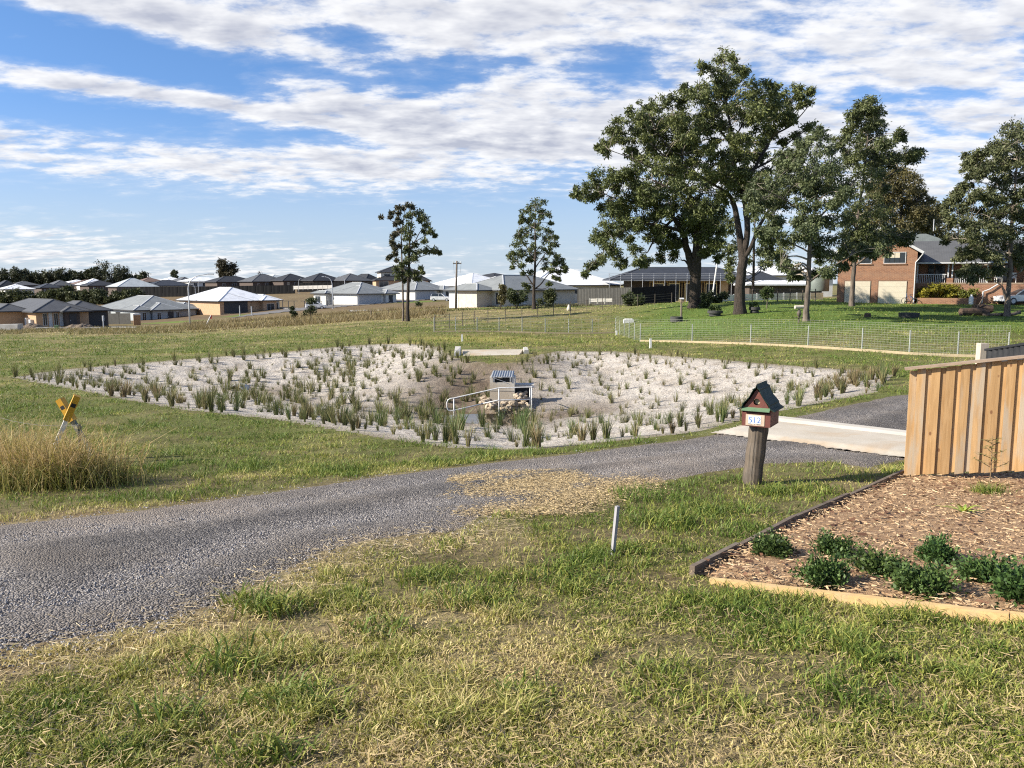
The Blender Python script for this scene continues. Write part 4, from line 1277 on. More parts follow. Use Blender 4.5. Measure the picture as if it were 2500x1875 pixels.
def tussocks():
    pts = []
    xs = [p[0] for p in BASIN]; ys = [p[1] for p in BASIN]
    # planted in rough rows about a metre apart
    row = .64; yy = min(ys); k = 0
    while yy < max(ys):
        xx = min(xs) + (k % 2) * .5
        while xx < max(xs):
            pts.append((xx + random.uniform(-.42, .42), yy + random.uniform(-.42, .42)))
            xx += row * random.uniform(.75, 1.25)
        yy += row * 1.05; k += 1
    pts = np.array(pts)
    s = sdist(BASIN, pts[:, 0], pts[:, 1])
    ch = ldist(CHAN, pts[:, 0], pts[:, 1])
    ok = (s > .12) & ~((ch < .55)) & (np.hypot(pts[:, 0] - pit_x, (pts[:, 1] - pit_y)) > 1.3)
    ok &= (fbm(pts[:, 0] * .45, pts[:, 1] * .45, 444) > .36) | (np.array([random.random() for _ in pts]) < .35)
    inv = np.abs(pts[:, 0] / pts[:, 1]) < .66
    pts, s = pts[ok & inv], s[ok & inv]
    # extra growth along the near rim and round the pond
    ex = []
    for (px, py, n_, sp) in [(300, 985, 9, 1.3), (480, 1005, 9, 1.4), (620, 1018, 9, 1.2), (760, 1030, 9, 1.0), (900, 1045, 8, .9), (1040, 1040, 10, .9), (1100, 1020, 8, .9), (1000, 985, 10, 1.2),
                             (1350, 1030, 7, .6), (1400, 1015, 6, .7), (1180, 960, 8, .9), (1120, 985, 10, .9), (1150, 910, 8, 1.2), (1330, 960, 6, .9), (1090, 900, 12, 1.6), (1060, 930, 10, 1.3), (2000, 945, 16, 1.0), (2100, 930, 18, 1.1), (1900, 960, 12, 1.1), (2050, 955, 12, .7), (1780, 1000, 8, 1.0), (1640, 1045, 8, .8), (1230, 868, 10, 1.6)]:
        c = GB(px, py)
        for q in range(n_): ex.append((c.x + random.gauss(0, sp), c.y + random.gauss(0, sp)))
    ex = np.array(ex); se = sdist(BASIN, ex[:, 0], ex[:, 1]); ex, se = ex[se > .1], se[se > .1]
    pts = np.concatenate([pts, ex]); s = np.concatenate([s, se])
    order = np.argsort(pts[:, 1]); pts, s = pts[order], s[order]
    z = gz(pts[:, 0], pts[:, 1]) + .04
    n_ind = 0; V, T, C = [], [], []; cnt = 0
    for i, ((x, y), zz, ss) in enumerate(zip(pts, z, s)):
        u = x / y
        low = ss > 4.5
        wet = low and ss < 8
        nearrim = ss < 1.8 and y < 26
        if nearrim: pool, kind = (TD if random.random() < .65 else TG), 'dry'
        elif u > .03: pool, kind = (TT if random.random() < .72 else TG), 'right'
        else: pool, kind = (TG if random.random() < .72 else TT), 'left'
        me = random.choice(pool)
        sc = (.35 + .8 * random.random() ** 1.3) * (1.25 if wet and u < .05 else 1.0) * (1.15 if nearrim else 1) * (.85 if kind == 'right' else 1)
        rz = random.random() * 6.28
        if n_ind < 297:
            o = link_mesh('grass_tussock', me, M_TUSS, None, (x, y, zz)); n_ind += 1
            o.rotation_euler = (random.uniform(-.12, .12), random.uniform(-.12, .12), rz); o.scale = (sc * random.uniform(.65, 1.0), sc * random.uniform(.65, 1.0), sc)
            lab = {'dry': ('straw tipped grass tussock growing on the near rim of the sandy basin', 'tussocks on the near rim'),
                   'right': ('thin upright grass tussock planted on the open sand beyond the letter box side', 'tussocks on the right bank'),
                   'left': ('dark green grass tussock planted on the sand bank below the far houses', 'tussocks on the left bank')}[kind]
            tag(o, lab[0], 'tussock', lab[1])
        else:
            m = np.empty(len(me.vertices) * 3, np.float32); me.vertices.foreach_get('co', m); m = m.reshape(-1, 3) * sc
            q = np.array([[math.cos(rz), -math.sin(rz), 0], [math.sin(rz), math.cos(rz), 0], [0, 0, 1]])
            V.append(m @ q.T + np.array([x, y, zz])); nt = len(me.polygons)
            t = np.empty(nt * 3, np.int32); me.loops.foreach_get('vertex_index', t); T.append(t.reshape(-1, 3) + cnt); cnt += len(m)
            cc = np.empty(len(m) * 4, np.float32); me.color_attributes['Col'].data.foreach_get('color', cc); C.append(cc.reshape(-1, 4)[:, :3] * random.uniform(.75, 1.3))
    if V:
        o = np_mesh('grass_tussocks', np.concatenate(V), np.concatenate(T), M_TUSS, np.concatenate(C))
        tag(o, 'farther rows of planted tussocks on the back of the sandy basin', 'tussocks', kind='stuff')
    print('tussocks', len(pts), n_ind)
tussocks()

# ---- pit, handrail, rocks and water
def pit():
    Y = 27.0; s = Y / F
    b = P(1226, 979, Y); zb = b.z
    t = thing('drainage_pit', 'square concrete drainage pit with sloping grated lid among the rocks', 'drainage pit', b)
    w2 = 30.5 * s; H = 54 * s; th = .10; dpt = .75
    R = 0.10
    t.rotation_euler = (0, 0, -.06)
    m = MB()
    m.box(-w2, 0, -.5, w2, th, H - 8 * s)                                    # front up to the sill
    m.box(-w2, 0.002, H - 8 * s, -w2 + .10, th, H + 4 * s); m.box(w2 - .10, 0.002, H - 8 * s, w2, th, H + 4 * s)
    m.box(-w2, th, -.5, -w2 + .08, dpt, H + 5 * s); m.box(w2 - .08, th, -.5, w2, dpt, H + 5 * s)
    m.box(-w2 + .08, dpt - th, -.5, w2 - .08, dpt, H + 6 * s)
    m.build('chamber', concrete_mat('pit_concrete', (.62, .60, .55), (.53, .51, .465), (.42, .34, .24)), t)
    MB().box(-w2 - .01, -.012, .47 * H, w2 + .01, 0.0, .485 * H).build('casting_joint', pm('joint_grey', (.36, .35, .32), None, 5, .8, .1), t)
    MB().box(-w2 + .10, th + .005, H * .55, w2 - .10, th + .012, H + 2 * s).build('inside_shade_panel', M_BLACK, t)  # black panel standing in for the shade inside the pit
    g = t
    lid = MB().hexa([Vector(v) for v in [(-w2 + .03, -.02, H + 5 * s), (w2 - .03, -.02, H + 5 * s), (w2 - .05, dpt, H + 14 * s), (-w2 + .05, dpt, H + 14 * s),
                                         (-w2 + .03, -.02, H + 6.3 * s), (w2 - .03, -.02, H + 6.3 * s), (w2 - .05, dpt, H + 15.3 * s), (-w2 + .05, dpt, H + 15.3 * s)]])
    L = lid.build('grate', M_GALV, t)
    for i in range(9):
        x = -w2 + .08 + i * (2 * w2 - .16) / 8
        MB().beam((x, -.02, H + 7.2 * s), (x * .97, dpt, H + 16.2 * s), .016, .03).build('grate_bar', pm('dull_galv', (.30, .34, .36), (.24, .27, .29), 9, .5, .1, metal=.3), L)
    MB().tube([(-w2 + .1, -.03, H + 4 * s), (w2 - .28, -.03, H - 7 * s)], .007, 5).build('prop_rod', M_GALV, t)
    for sx in (-1, 1):
        MB().box(sx * (w2 - .14) - .015, -.025, H - 6 * s, sx * (w2 - .14) + .015, -.002, H + 5 * s).build('hinge', M_GALV, t)
    # dark culvert mouth to its right
    c = P(1278, 968, Y + .35); c.z = gzf(c.x, c.y)
    t2 = thing('culvert', 'dark culvert mouth with concrete lip behind the handrail posts', 'culvert', c)
    z1 = P(1278, 944, Y + .35).z - c.z; z0 = -.3; w3 = 22 * s
    MB().box(-w3, 0, z0, w3, .06, z1).build('opening', M_BLACK, t2)  # solid black slab in place of the culvert's inner shade
    MB().box(-w3 - .05, -.05, z1 + .002, w3 + .06, .5, z1 + .07).build('lip', M_CONC, t2)
pit()
def handrail():
    Y = 25.8
    def q(px, py, dy=0): return P(px, py, Y + dy)
    base = q(1217, 1020); base.z = gzf(base.x, base.y)
    t = thing('handrail', 'galvanised pipe handrail sloping down to the pond', 'handrail', base)
    def tb(name, pts, r=.019):
        MB().tube([Vector(p) - base for p in pts], r, 8).build(name, M_RAIL, t, smooth=True)
    tb('top_rail', [q(1302, 944), q(1296, 945), q(1218, 947), q(1108, 972), q(1100, 973), q(1094, 976), q(1091, 983), q(1091, 994), q(1094, 1001), q(1100, 1003), q(1108, 1002), q(1180, 985)])
    tb('mid_rail', [q(1180, 985), q(1217, 977), q(1297, 975)])
    for px, pt, pb in ((1218, 947, 1022), (1298, 944, 1018), (1108, 972, 1020)):
        a = q(px, pt); b = Vector((a.x, a.y, min(q(px, pb).z, gzf(a.x, a.y) - .02)))
        tb('post', [a, b])
    a = P(1294, 947, Y + 1.0); b = Vector((a.x, a.y, gzf(a.x, a.y) - .05)); tb('post', [a, b])
    tb('top_rail', [q(1298, 944), a])
handrail()
ROCKM = []
for i in range(5):
    rg = np.random.default_rng(800 + i)
    mb = MB()
    n, m = 7, 5
    for a in range(m + 1):
        ph = math.pi * a / m
        for b in range(n):
            th = 2 * math.pi * b / n
            r = .8 + .4 * rg.random()
            mb.v.append((math.sin(ph) * math.cos(th) * r, math.sin(ph) * math.sin(th) * r * .8, math.cos(ph) * r * .62))
    for a in range(m):
        for b in range(n):
            mb.f.append((a * n + b, a * n + (b + 1) % n, (a + 1) * n + (b + 1) % n, (a + 1) * n + b))
    ROCKM.append(mb.mesh('rock'))
def rocks():
    spots = []
    for (px0, px1, py0, py1, n, y0, y1) in [(1172, 1196, 948, 985, 14, 26.6, 27.6), (1184, 1222, 980, 1000, 16, 26.0, 26.7), (1222, 1262, 982, 1003, 18, 25.9, 26.7), (1258, 1300, 958, 985, 16, 26.6, 27.4), (1256, 1296, 985, 1000, 12, 26.0, 26.6)]:
        for k in range(n):
            spots.append((random.uniform(px0, px1), random.uniform(py0, py1), random.uniform(y0, y1)))
    for i, (px, py, Y) in enumerate(spots):
        p = P(px, py, Y)
        p.z = min(max(p.z, gzf(p.x, p.y) + .03), gzf(p.x, p.y) + .55)
        o = link_mesh('rock', ROCKM[i % 5], M_ROCK, None, p)
        s_ = random.uniform(.065, .14); o.scale = (s_ * 1.2, s_, s_)
        o.rotation_euler = (random.uniform(-.5, .5), random.uniform(-.5, .5), random.random() * 6)
        side = 'left of the pit' if px < 1197 else ('piled right of the pit below the culvert' if px > 1256 else 'at the foot of the pit by the water')
        tag(o, 'pale brown broken rock ' + side, 'rock', 'rocks ' + side)
rocks()
def pond():
    c = P(1200, 1020, 25.0); zz = gzf(P(1180, 1015, 24.5).x, 24.5) + .30
    m, x, bs, out = newmat('pond_water')
    g = x.n('ShaderNodeNewGeometry'); n = x.noise(g.outputs['Position'], 6, 4)
    x.link(x.mix(n.outputs[0], (.03, .028, .02), (.05, .045, .03)), bs.inputs['Base Color'])
    bs.inputs['Roughness'].default_value = .04
    bump(x, bs, n.outputs[0], .05, .02)
    mb = MB()
    pts = [(c.x + 2.2 * math.cos(a) * (1 + .15 * math.sin(3 * a)), c.y - .2 + 1.35 * math.sin(a), zz) for a in np.linspace(0, 2 * math.pi, 28)[:-1]]
    mb.add(pts, [tuple(range(len(pts)))])
    tag(mb.build('pond_water', m), kind='structure')
    tag(bpy.data.objects['pond_water'], 'small still pool of brown water beside the handrail', 'pond')
pond()
def apron():
    a = G(1128, 868); z = gzf(a.x, a.y); b = G(1282, 866)
    base = Vector((a.x, a.y, z))
    t = thing('concrete_apron', 'pale concrete outlet apron at the back of the basin', 'concrete apron', base)
    L = (b - a).length; d = (b - a).normalized(); ang = math.atan2(d.y, d.x)
    t.rotation_euler = (0, 0, ang)
    MB().hexa([Vector(v) for v in [(.1, -1.3, -.45), (L * .8, -1.6, -.45), (L, 1.4, -.3), (0, 1.4, -.3), (.1, -1.3, -.10), (L * .8, -1.6, -.12), (L, 1.4, .16), (0, 1.4, .16)]]).build('slab', M_SLAB, t)
    MB().hexa([Vector(v) for v in [(-.45, -.3, -.3), (-.05, -.3, -.3), (.0, .9, -.2), (-.4, .9, -.2), (-.36, -.25, .12), (-.12, -.25, .06), (-.05, .9, .36), (-.32, .9, .36)]]).build('wing_wall', M_CONC, t)
    MB().hexa([Vector(v) for v in [(L - .1, .5, -.3), (L + .25, .5, -.3), (L + .3, 1.3, -.2), (L, 1.3, -.2), (L, .5, .2), (L + .2, .5, .2), (L + .2, 1.3, .28), (L, 1.3, .28)]]).build('wing_wall', M_CONC, t)
apron()
def inlet():
    b = GB(575, 958)
    b.z = gzf(b.x, b.y) + .05
    t = thing('pipe_inlet', 'small dark pipe mouth under a pale concrete flap on the sand bank', 'pipe inlet', b)
    prof = [(-.42, 0), (-.22, .16), (0, .24), (.2, .17), (.42, 0)]
    MB().extrude(prof, 'y', -.02, 0.0).build('opening', M_BLACK, t)  # black sheet takes the place of shade in the pipe mouth
    MB().extrude(prof + [(p[0] * 1.12, p[1] + .045) for p in reversed(prof)], 'y', -.12, .7).build('flap', M_CONC, t)
inlet()
def hose():
    pts = []
    for px, py in ((590, 922), (640, 916), (690, 907), (730, 903), (770, 898), (830, 890)):
        p = GB(px, py); p.z = gzf(p.x, p.y) + .09 + .03 * math.sin(px); pts.append(p)
    single('drip_line', MB().tube(pts, .035, 6), pm('grey_hose', (.13, .11, .09), None, 4, .8, .2), 'dark runoff pipe snaking over the left sand bank', 'pipe', pts[0], smooth=True)
hose()
# white pegs on the grass
def peg(px, pyb, pyt, wpx, label, mat=None):
    b = G(px, pyb); b.z = gzf(b.x, b.y); h = P(px, pyt, b.y).z - b.z; w2 = wpx * b.y / F / 2
    mb = MB().hexa([Vector(v) for v in [(-w2, -w2, -.1), (w2, -w2, -.1), (w2, w2, -.1), (-w2, w2, -.1), (-w2 * .9, -w2, h), (w2 * .9, -w2, h), (w2 * .9, w2, h * .97), (-w2 * .9, w2, h * .97)]])
    o = mb.build('white_peg', mat or M_WHITE, None, b); tag(o, label, 'peg', 'white pegs')
peg(1588, 850, 826, 5, 'white peg standing in front of the mesh fence by its near corner')
peg(1505, 818, 807, 4, 'short white peg at the far corner of the mesh fence')
peg(1128, 834, 816, 4, 'white peg on the mown turf behind the outlet apron')
# ================================================================== trees
def smooth_line(pts, k=4):
    """Catmull-Rom through (Vector, radius)"""
    out = []
    n = len(pts)
    for i in range(n - 1):
        p0, p1, p2, p3 = pts[max(i - 1, 0)], pts[i], pts[i + 1], pts[min(i + 2, n - 1)]
        for j in range(k):
            t = j / k
            v = .5 * ((2 * p1[0]) + (p2[0] - p0[0]) * t + (2 * p0[0] - 5 * p1[0] + 4 * p2[0] - p3[0]) * t * t + (3 * p1[0] - p0[0] - 3 * p2[0] + p3[0]) * t ** 3)
            out.append((v, p1[1] * (1 - t) + p2[1] * t))
    out.append(pts[-1])
    return out
def leaf_cloud(cs, rs, n_per, ln, wd, rg, c0, c1, droop=.55, flat=.75, sub=9):
    """leaf quads in tight sprays around the given clump centres; cs (k,3), rs (k,)"""
    cs = np.asarray(cs, float); rs = np.asarray(rs, float)
    k = len(cs)
    # sprays inside each clump, mostly on its outer shell
    dirs = rg.standard_normal((k, sub, 3)); dirs /= np.linalg.norm(dirs, axis=2, keepdims=True)
    rad = (.35 + .6 * rg.random((k, sub, 1)) ** .7)
    sc = cs[:, None] + dirs * rad * rs[:, None, None] * np.array([1, 1, flat])
    sr = (rs[:, None] * (.24 + .18 * rg.random((k, sub)))).reshape(-1)
    sc = sc.reshape(-1, 3)
    tone = rg.random(len(sc))
    cnt = np.maximum((n_per / sub * (.5 + rg.random(len(sc)))).astype(int), 3)
    idx = np.repeat(np.arange(len(sc)), cnt); m = len(idx)
    off = rg.standard_normal((m, 3)) * .55
    p = sc[idx] + off * sr[idx][:, None] * np.array([1, 1, .8])
    d = rg.standard_normal((m, 3)) * .75 + off * .5 + np.array([0, 0, -droop])
    d /= np.linalg.norm(d, axis=1, keepdims=True)
    s = np.cross(d, rg.standard_normal((m, 3))); s /= np.linalg.norm(s, axis=1, keepdims=True) + 1e-9
    L = (ln * (.6 + .8 * rg.random(m)))[:, None]; Wd = L * wd
    V = np.stack([p, p + d * L * .45 + s * Wd, p + d * L, p + d * L * .45 - s * Wd], 1).reshape(-1, 3)
    t = np.clip(tone[idx] * .7 + .3 * rg.random(m), 0, 1)[:, None]
    C = np.repeat((c0 * (1 - t) + c1 * t) * (.75 + .5 * rg.random(m))[:, None], 4, 0)
    return V, C, sc
GUM0, GUM1 = cl(.052, .068, .025), cl(.190, .210, .070)
def gum(name, label, toP, Y, base, limbs, clumps, n_leaf=380, ln=.26, wd=.20, depth=3.0, bark=M_BARK, c0=GUM0, c1=GUM1, seed=0, twig=.035, rk=1.14, cat='tree', group=None, flat=.8, fill=0, squash=1.0):
    """base: (u, v) in the tracing frame; limbs: lists of (u, v, dy, r); clumps: (u, v, r[, dy]) in the same frame"""
    rg = np.random.default_rng(seed)
    ppx = lambda u, v, dy=0: P(*toP(u, v), Y + dy)
    b = ppx(*base); b.z = gzf(b.x, b.y)
    t = thing(name, label, cat, b, 0, group); tw = MB()
    scale = (toP(1, 0)[0] - toP(0, 0)[0]) * Y / F        # metres per tracing unit
    mb = MB(); nodes = []
    for li, lm in enumerate(limbs):
        pts = [(ppx(u, v, dy) - b, r) for u, v, dy, r in lm]
        if li == 0: pts[0] = (Vector((pts[0][0].x, pts[0][0].y, -.3)), pts[0][1])
        sl = smooth_line(pts, 5)
        if li == 0:
            sl = [(v, r * (1 + .35 * math.exp(-max(v.z, 0) / .5))) for v, r in sl]
        sl = [(v + Vector((rg.normal() * r * (.06 if li == 0 else .15), rg.normal() * r * (.06 if li == 0 else .15), 0)), r) for v, r in sl]
        mb.tube([v for v, r in sl], [r for v, r in sl], 10 if sl[0][1] > .1 else 6)
        nodes += [(v, r) for v, r in sl[2:]]
    us = [c[0] for c in clumps]; u0, hw = (min(us) + max(us)) / 2, max((max(us) - min(us)) / 2, 1)
    cs, rs = [], []
    for c in clumps:
        e = math.sqrt(max(1 - ((c[0] - u0) / hw) ** 2, .12))
        dy = c[3] if len(c) > 3 else rg.uniform(-1, 1) * depth * e
        cs.append(ppx(c[0], c[1], dy) - b); rs.append(c[2] * scale * rk)
    for k in range(fill):
        i, j = rg.integers(len(clumps)), rg.integers(len(clumps))
        j = min((k2 for k2 in rg.integers(len(clumps), size=6) if k2 != i), key=lambda k2: (Vector(cs[k2]) - Vector(cs[i])).length, default=j)
        q = Vector(cs[i]).lerp(Vector(cs[j]), .3 + .4 * rg.random()) + Vector((0, rg.uniform(-1, 1) * depth, 0))
        cs.append(q); rs.append(rs[i] * .9)
    # every clump hangs from a branch that leaves the nearest limb below it
    for c, r in zip(cs, rs):
        best = min(nodes, key=lambda nd: (nd[0] - c).length + max(0, nd[0].z - c.z) * 1.2)
        v, rr = best
        r0 = min(rr * .6, twig * 2.2)
        mid = v.lerp(c, .5) + Vector((rg.normal() * .12, rg.normal() * .12, .10 * (c - v).length))
        sl = smooth_line([(v, r0), (mid, r0 * .7), (c, r0 * .35)], 3)
        tw.tube([q for q, _ in sl], [q for _, q in sl], 5, cap=False)
        for k in range(5):
            e = c + Vector((rg.normal() * .55, rg.normal() * .55, rg.normal() * .45 + .1)) * r
            tw.tube([mid.lerp(c, .5 + .1 * k), e], [max(r0 * .4, .014), .010], 3, cap=False)
    V, C, sc = leaf_cloud([tuple(c) for c in cs], rs, n_leaf, ln, wd, rg, c0, c1, flat=flat)
    mb.build('trunk', bark, t, smooth=True)
    tw.build('branches', M_TWIG, t, smooth=True)['kind'] = 'stuff'
    np_mesh('crown', V, np.arange(len(V)).reshape(-1, 4), M_LEAF, C, parent=t)
    return t
def Z(ox, oy, k):
    return lambda u, v: (ox + u / k, oy + v / k)
ZA = Z(1380, 100, 2.44)
gum('gum_tree', 'tallest gum tree with dark furrowed forked trunk and wide open crown on the lawn', ZA, 65.0, (1040, 1618),
    [[(1040, 1625, 0, .44), (1040, 1500, 0, .40), (1048, 1400, 0, .37), (1058, 1300, 0, .36), (1045, 1200, .1, .27), (1022, 1060, .2, .22), (1000, 960, .2, .19), (960, 900, 0, .11), (890, 860, -.6, .09), (800, 800, -1.0, .08), (700, 740, -1.2, .07), (600, 690, -1.4, .06), (520, 620, -1.5, .04)],
     [(1062, 1290, 0, .26), (1085, 1150, -.2, .23), (1075, 1000, -.2, .20), (1050, 880, 0, .17), (1010, 740, .2, .15), (1000, 600, .4, .11), (970, 430, .3, .08), (950, 260, .2, .05), (945, 120, .1, .03)],
     [(1065, 1300, 0, .20), (1110, 1220, -.6, .16), (1150, 1120, -1, .13), (1200, 1030, -1.3, .10), (1260, 950, -1.5, .06)],
     [(1040, 870, 0, .15), (1120, 770, .5, .14), (1190, 650, .9, .11), (1250, 560, 1.2, .08), (1350, 500, 1.4, .05), (1440, 400, 1.5, .03)],
     [(1130, 760, .5, .10), (1240, 700, 1.0, .07), (1340, 600, 1.3, .05), (1450, 520, 1.4, .03)],
     [(800, 800, -1.0, .09), (640, 800, -1.3, .07), (520, 760, -1.6, .05), (400, 700, -1.6, .035), (260, 650, -1.6, .02)],
     [(1005, 640, .3, .10), (900, 500, 0, .07), (840, 400, -.2, .05), (800, 330, -.2, .03)],
     [(700, 740, -1.2, .07), (560, 560, -1, .05), (500, 440, -1, .03)], [(700, 740, -1.2, .07), (680, 560, 0, .05), (640, 420, 0, .03)], [(1000, 600, .4, .07), (1100, 420, .6, .05), (1180, 320, .8, .03)]],
    [(940, 80, 55), (1000, 105, 32), (820, 160, 32), (890, 180, 48), (945, 250, 55), (860, 290, 55), (740, 310, 42), (790, 340, 46), (1070, 190, 26), (1030, 260, 48), (1110, 275, 55), (1180, 270, 38), (1250, 290, 42), (1380, 275, 26), (1465, 290, 28), (1300, 335, 48),
     (1200, 370, 66), (1090, 370, 66), (980, 350, 58), (1420, 360, 38), (1300, 420, 60), (1180, 460, 58), (1060, 470, 58), (930, 430, 58), (820, 430, 48), (1240, 345, 50), (1140, 410, 55), (890, 360, 50), (1010, 420, 55),
     (640, 360, 38), (560, 380, 42), (480, 385, 42), (385, 420, 24), (330, 480, 46), (270, 520, 38), (300, 570, 42), (380, 600, 46), (235, 650, 40), (198, 632, 18), (450, 480, 56), (540, 470, 56), (640, 460, 56), (720, 500, 56), (480, 580, 56), (580, 570, 60), (690, 590, 56),
     (790, 560, 56), (870, 520, 48), (390, 660, 36), (520, 660, 50), (620, 670, 56), (740, 670, 50), (830, 650, 46), (900, 600, 44), (760, 740, 44), (680, 760, 44), (850, 740, 44), (1060, 760, 50), (960, 790, 44), (1150, 530, 44), (1240, 560, 38), (1380, 560, 36), (1450, 510, 38), (1510, 530, 24),
     (1300, 600, 26), (1150, 860, 50), (1240, 880, 46), (1110, 930, 44), (1000, 680, 44), (910, 690, 42), (1090, 600, 38), (560, 520, 50), (430, 530, 44), (1000, 560, 44), (1080, 680, 46), (1160, 700, 40), (1120, 810, 50), (1200, 790, 46), (1290, 700, 34), (1050, 860, 46), (960, 720, 46), (880, 800, 44), (450, 720, 44), (560, 740, 50), (650, 730, 46), (730, 790, 44), (820, 770, 44), (600, 620, 50), (700, 540, 50), (800, 490, 50), (960, 500, 50), (880, 440, 46), (1240, 480, 50), (1340, 480, 34), (980, 880, 44), (910, 830, 46), (1060, 920, 44), (1130, 1000, 40), (1000, 800, 46), (1180, 900, 46), (1090, 840, 46), (940, 930, 34)],
    n_leaf=560, ln=.22, depth=3.4, seed=1, fill=70, rk=1.2)
gum('gum_tree', 'broad gum tree with a straight blackened trunk and hanging foliage left of the tallest gum', ZA, 77.0, (770, 1562),
    [[(770, 1568, 0, .55), (772, 1480, 0, .50), (778, 1350, 0, .48), (785, 1250, 0, .44), (790, 1120, 0, .36), (780, 1000, 0, .28), (740, 920, 0, .2), (680, 860, 0, .12)],
     [(765, 1390, 0, .34), (730, 1260, .2, .32), (700, 1150, .3, .27), (650, 1060, .3, .2), (560, 990, .2, .14), (440, 960, 0, .09), (300, 940, -.3, .05), (180, 880, -.4, .03)],
     [(690, 1130, .3, .18), (560, 1100, -.5, .12), (430, 1090, -.8, .08), (330, 1150, -1, .05), (260, 1240, -1, .03)],
     [(640, 1060, .3, .14), (540, 1170, -.8, .09), (490, 1260, -1, .05)], [(790, 1120, 0, .2), (850, 1080, .6, .13), (900, 1110, 1, .08), (890, 1230, 1, .04)],
     [(745, 1350, .2, .12), (715, 1310, .1, .08), (695, 1308, .1, .05)], [(780, 1000, 0, .2), (660, 900, .4, .12), (520, 830, .6, .07)]],
    [(100, 880, 46), (200, 800, 46), (210, 860, 40), (60, 920, 28), (160, 930, 38), (290, 880, 40), (360, 800, 42), (430, 760, 50), (520, 780, 56), (620, 800, 56), (700, 840, 56), (450, 880, 64), (560, 880, 64), (330, 950, 56), (250, 980, 46), (420, 990, 56), (520, 980, 56), (620, 960, 56), (720, 960, 56),
     (280, 1060, 56), (220, 1120, 50), (190, 1180, 42), (330, 1120, 50), (430, 1080, 50), (530, 1060, 50), (600, 1130, 46), (500, 1150, 44), (250, 1220, 48), (300, 1265, 40), (220, 1300, 36), (160, 1340, 36), (120, 1390, 20), (420, 1240, 38), (480, 1300, 40), (430, 1320, 26), (590, 1210, 40), (570, 1290, 30), (650, 1280, 34),
     (640, 1180, 42), (820, 1060, 62), (860, 1120, 56), (830, 1180, 50), (885, 1190, 46), (850, 1250, 36), (912, 1290, 24), (900, 1030, 46), (760, 1040, 56), (800, 960, 50), (860, 980, 46), (680, 1040, 50), (740, 1120, 46), (380, 1180, 26), (870, 1080, 50), (800, 1130, 50), (400, 830, 46), (900, 900, 46), (850, 850, 46), (930, 970, 38), (790, 880, 50), (740, 800, 46), (660, 860, 50), (600, 1020, 46), (480, 930, 50), (350, 1010, 46)],
    n_leaf=600, ln=.25, rk=1.2, depth=4.0, seed=2, c0=cl(.046, .062, .022), c1=cl(.160, .185, .062), fill=60)
gum('gum_tree', 'grey green gum tree with slender rough trunk beside the log mailbox', ZA, 55.0, (1435, 1652),
    [[(1435, 1658, 0, .20), (1440, 1560, 0, .175), (1448, 1440, 0, .16), (1452, 1330, 0, .145), (1460, 1200, 0, .12), (1480, 1050, .1, .10), (1500, 900, .2, .07), (1495, 750, .2, .045), (1500, 620, .2, .02)],
     [(1450, 1440, 0, .07), (1500, 1400, -.3, .06), (1580, 1350, -.6, .05), (1700, 1280, -1.0, .03)], [(1452, 1350, 0, .06), (1380, 1365, -.4, .05), (1280, 1340, -.7, .03)],
     [(1455, 1260, 0, .06), (1380, 1220, .4, .05), (1260, 1170, .8, .03)], [(1470, 1100, 0, .07), (1600, 960, .4, .05), (1700, 860, .8, .03), (1760, 780, 1, .02)], [(1475, 1080, 0, .06), (1330, 960, -.4, .045), (1180, 880, -.8, .025)], [(1495, 900, .1, .05), (1380, 780, .2, .03), (1320, 700, .2, .02)]],
    [(1500, 585, 50), (1430, 600, 46), (1560, 640, 48), (1480, 680, 60), (1390, 680, 50), (1310, 680, 46), (1300, 760, 50), (1400, 770, 58), (1500, 780, 58), (1590, 740, 44), (1250, 830, 48), (1150, 850, 52), (1350, 860, 58), (1460, 880, 58), (1560, 880, 52), (1100, 910, 44), (1200, 930, 52), (1310, 960, 50), (1420, 980, 50), (1530, 980, 50),
     (1620, 960, 48), (1130, 1000, 42), (1240, 1030, 42), (1400, 1080, 40), (1500, 1080, 46), (1600, 1080, 50), (1680, 1060, 44), (1250, 1160, 42), (1200, 1200, 36), (1300, 1180, 34), (1220, 1260, 36), (1450, 1170, 42), (1550, 1180, 46), (1650, 1180, 50), (1500, 1290, 40), (1600, 1290, 48), (1700, 1270, 44), (1780, 1240, 48), (1850, 1260, 34),
     (1300, 1340, 30), (1400, 1390, 30), (1350, 1400, 24), (1560, 1370, 40), (1640, 1350, 36), (1170, 1130, 34), (1360, 740, 46), (1440, 830, 46), (1480, 1385, 24)],
    n_leaf=640, ln=.19, rk=1.3, depth=2.6, seed=3, c0=cl(.055, .074, .034), c1=cl(.16, .185, .080), bark=M_BARKP, fill=40)
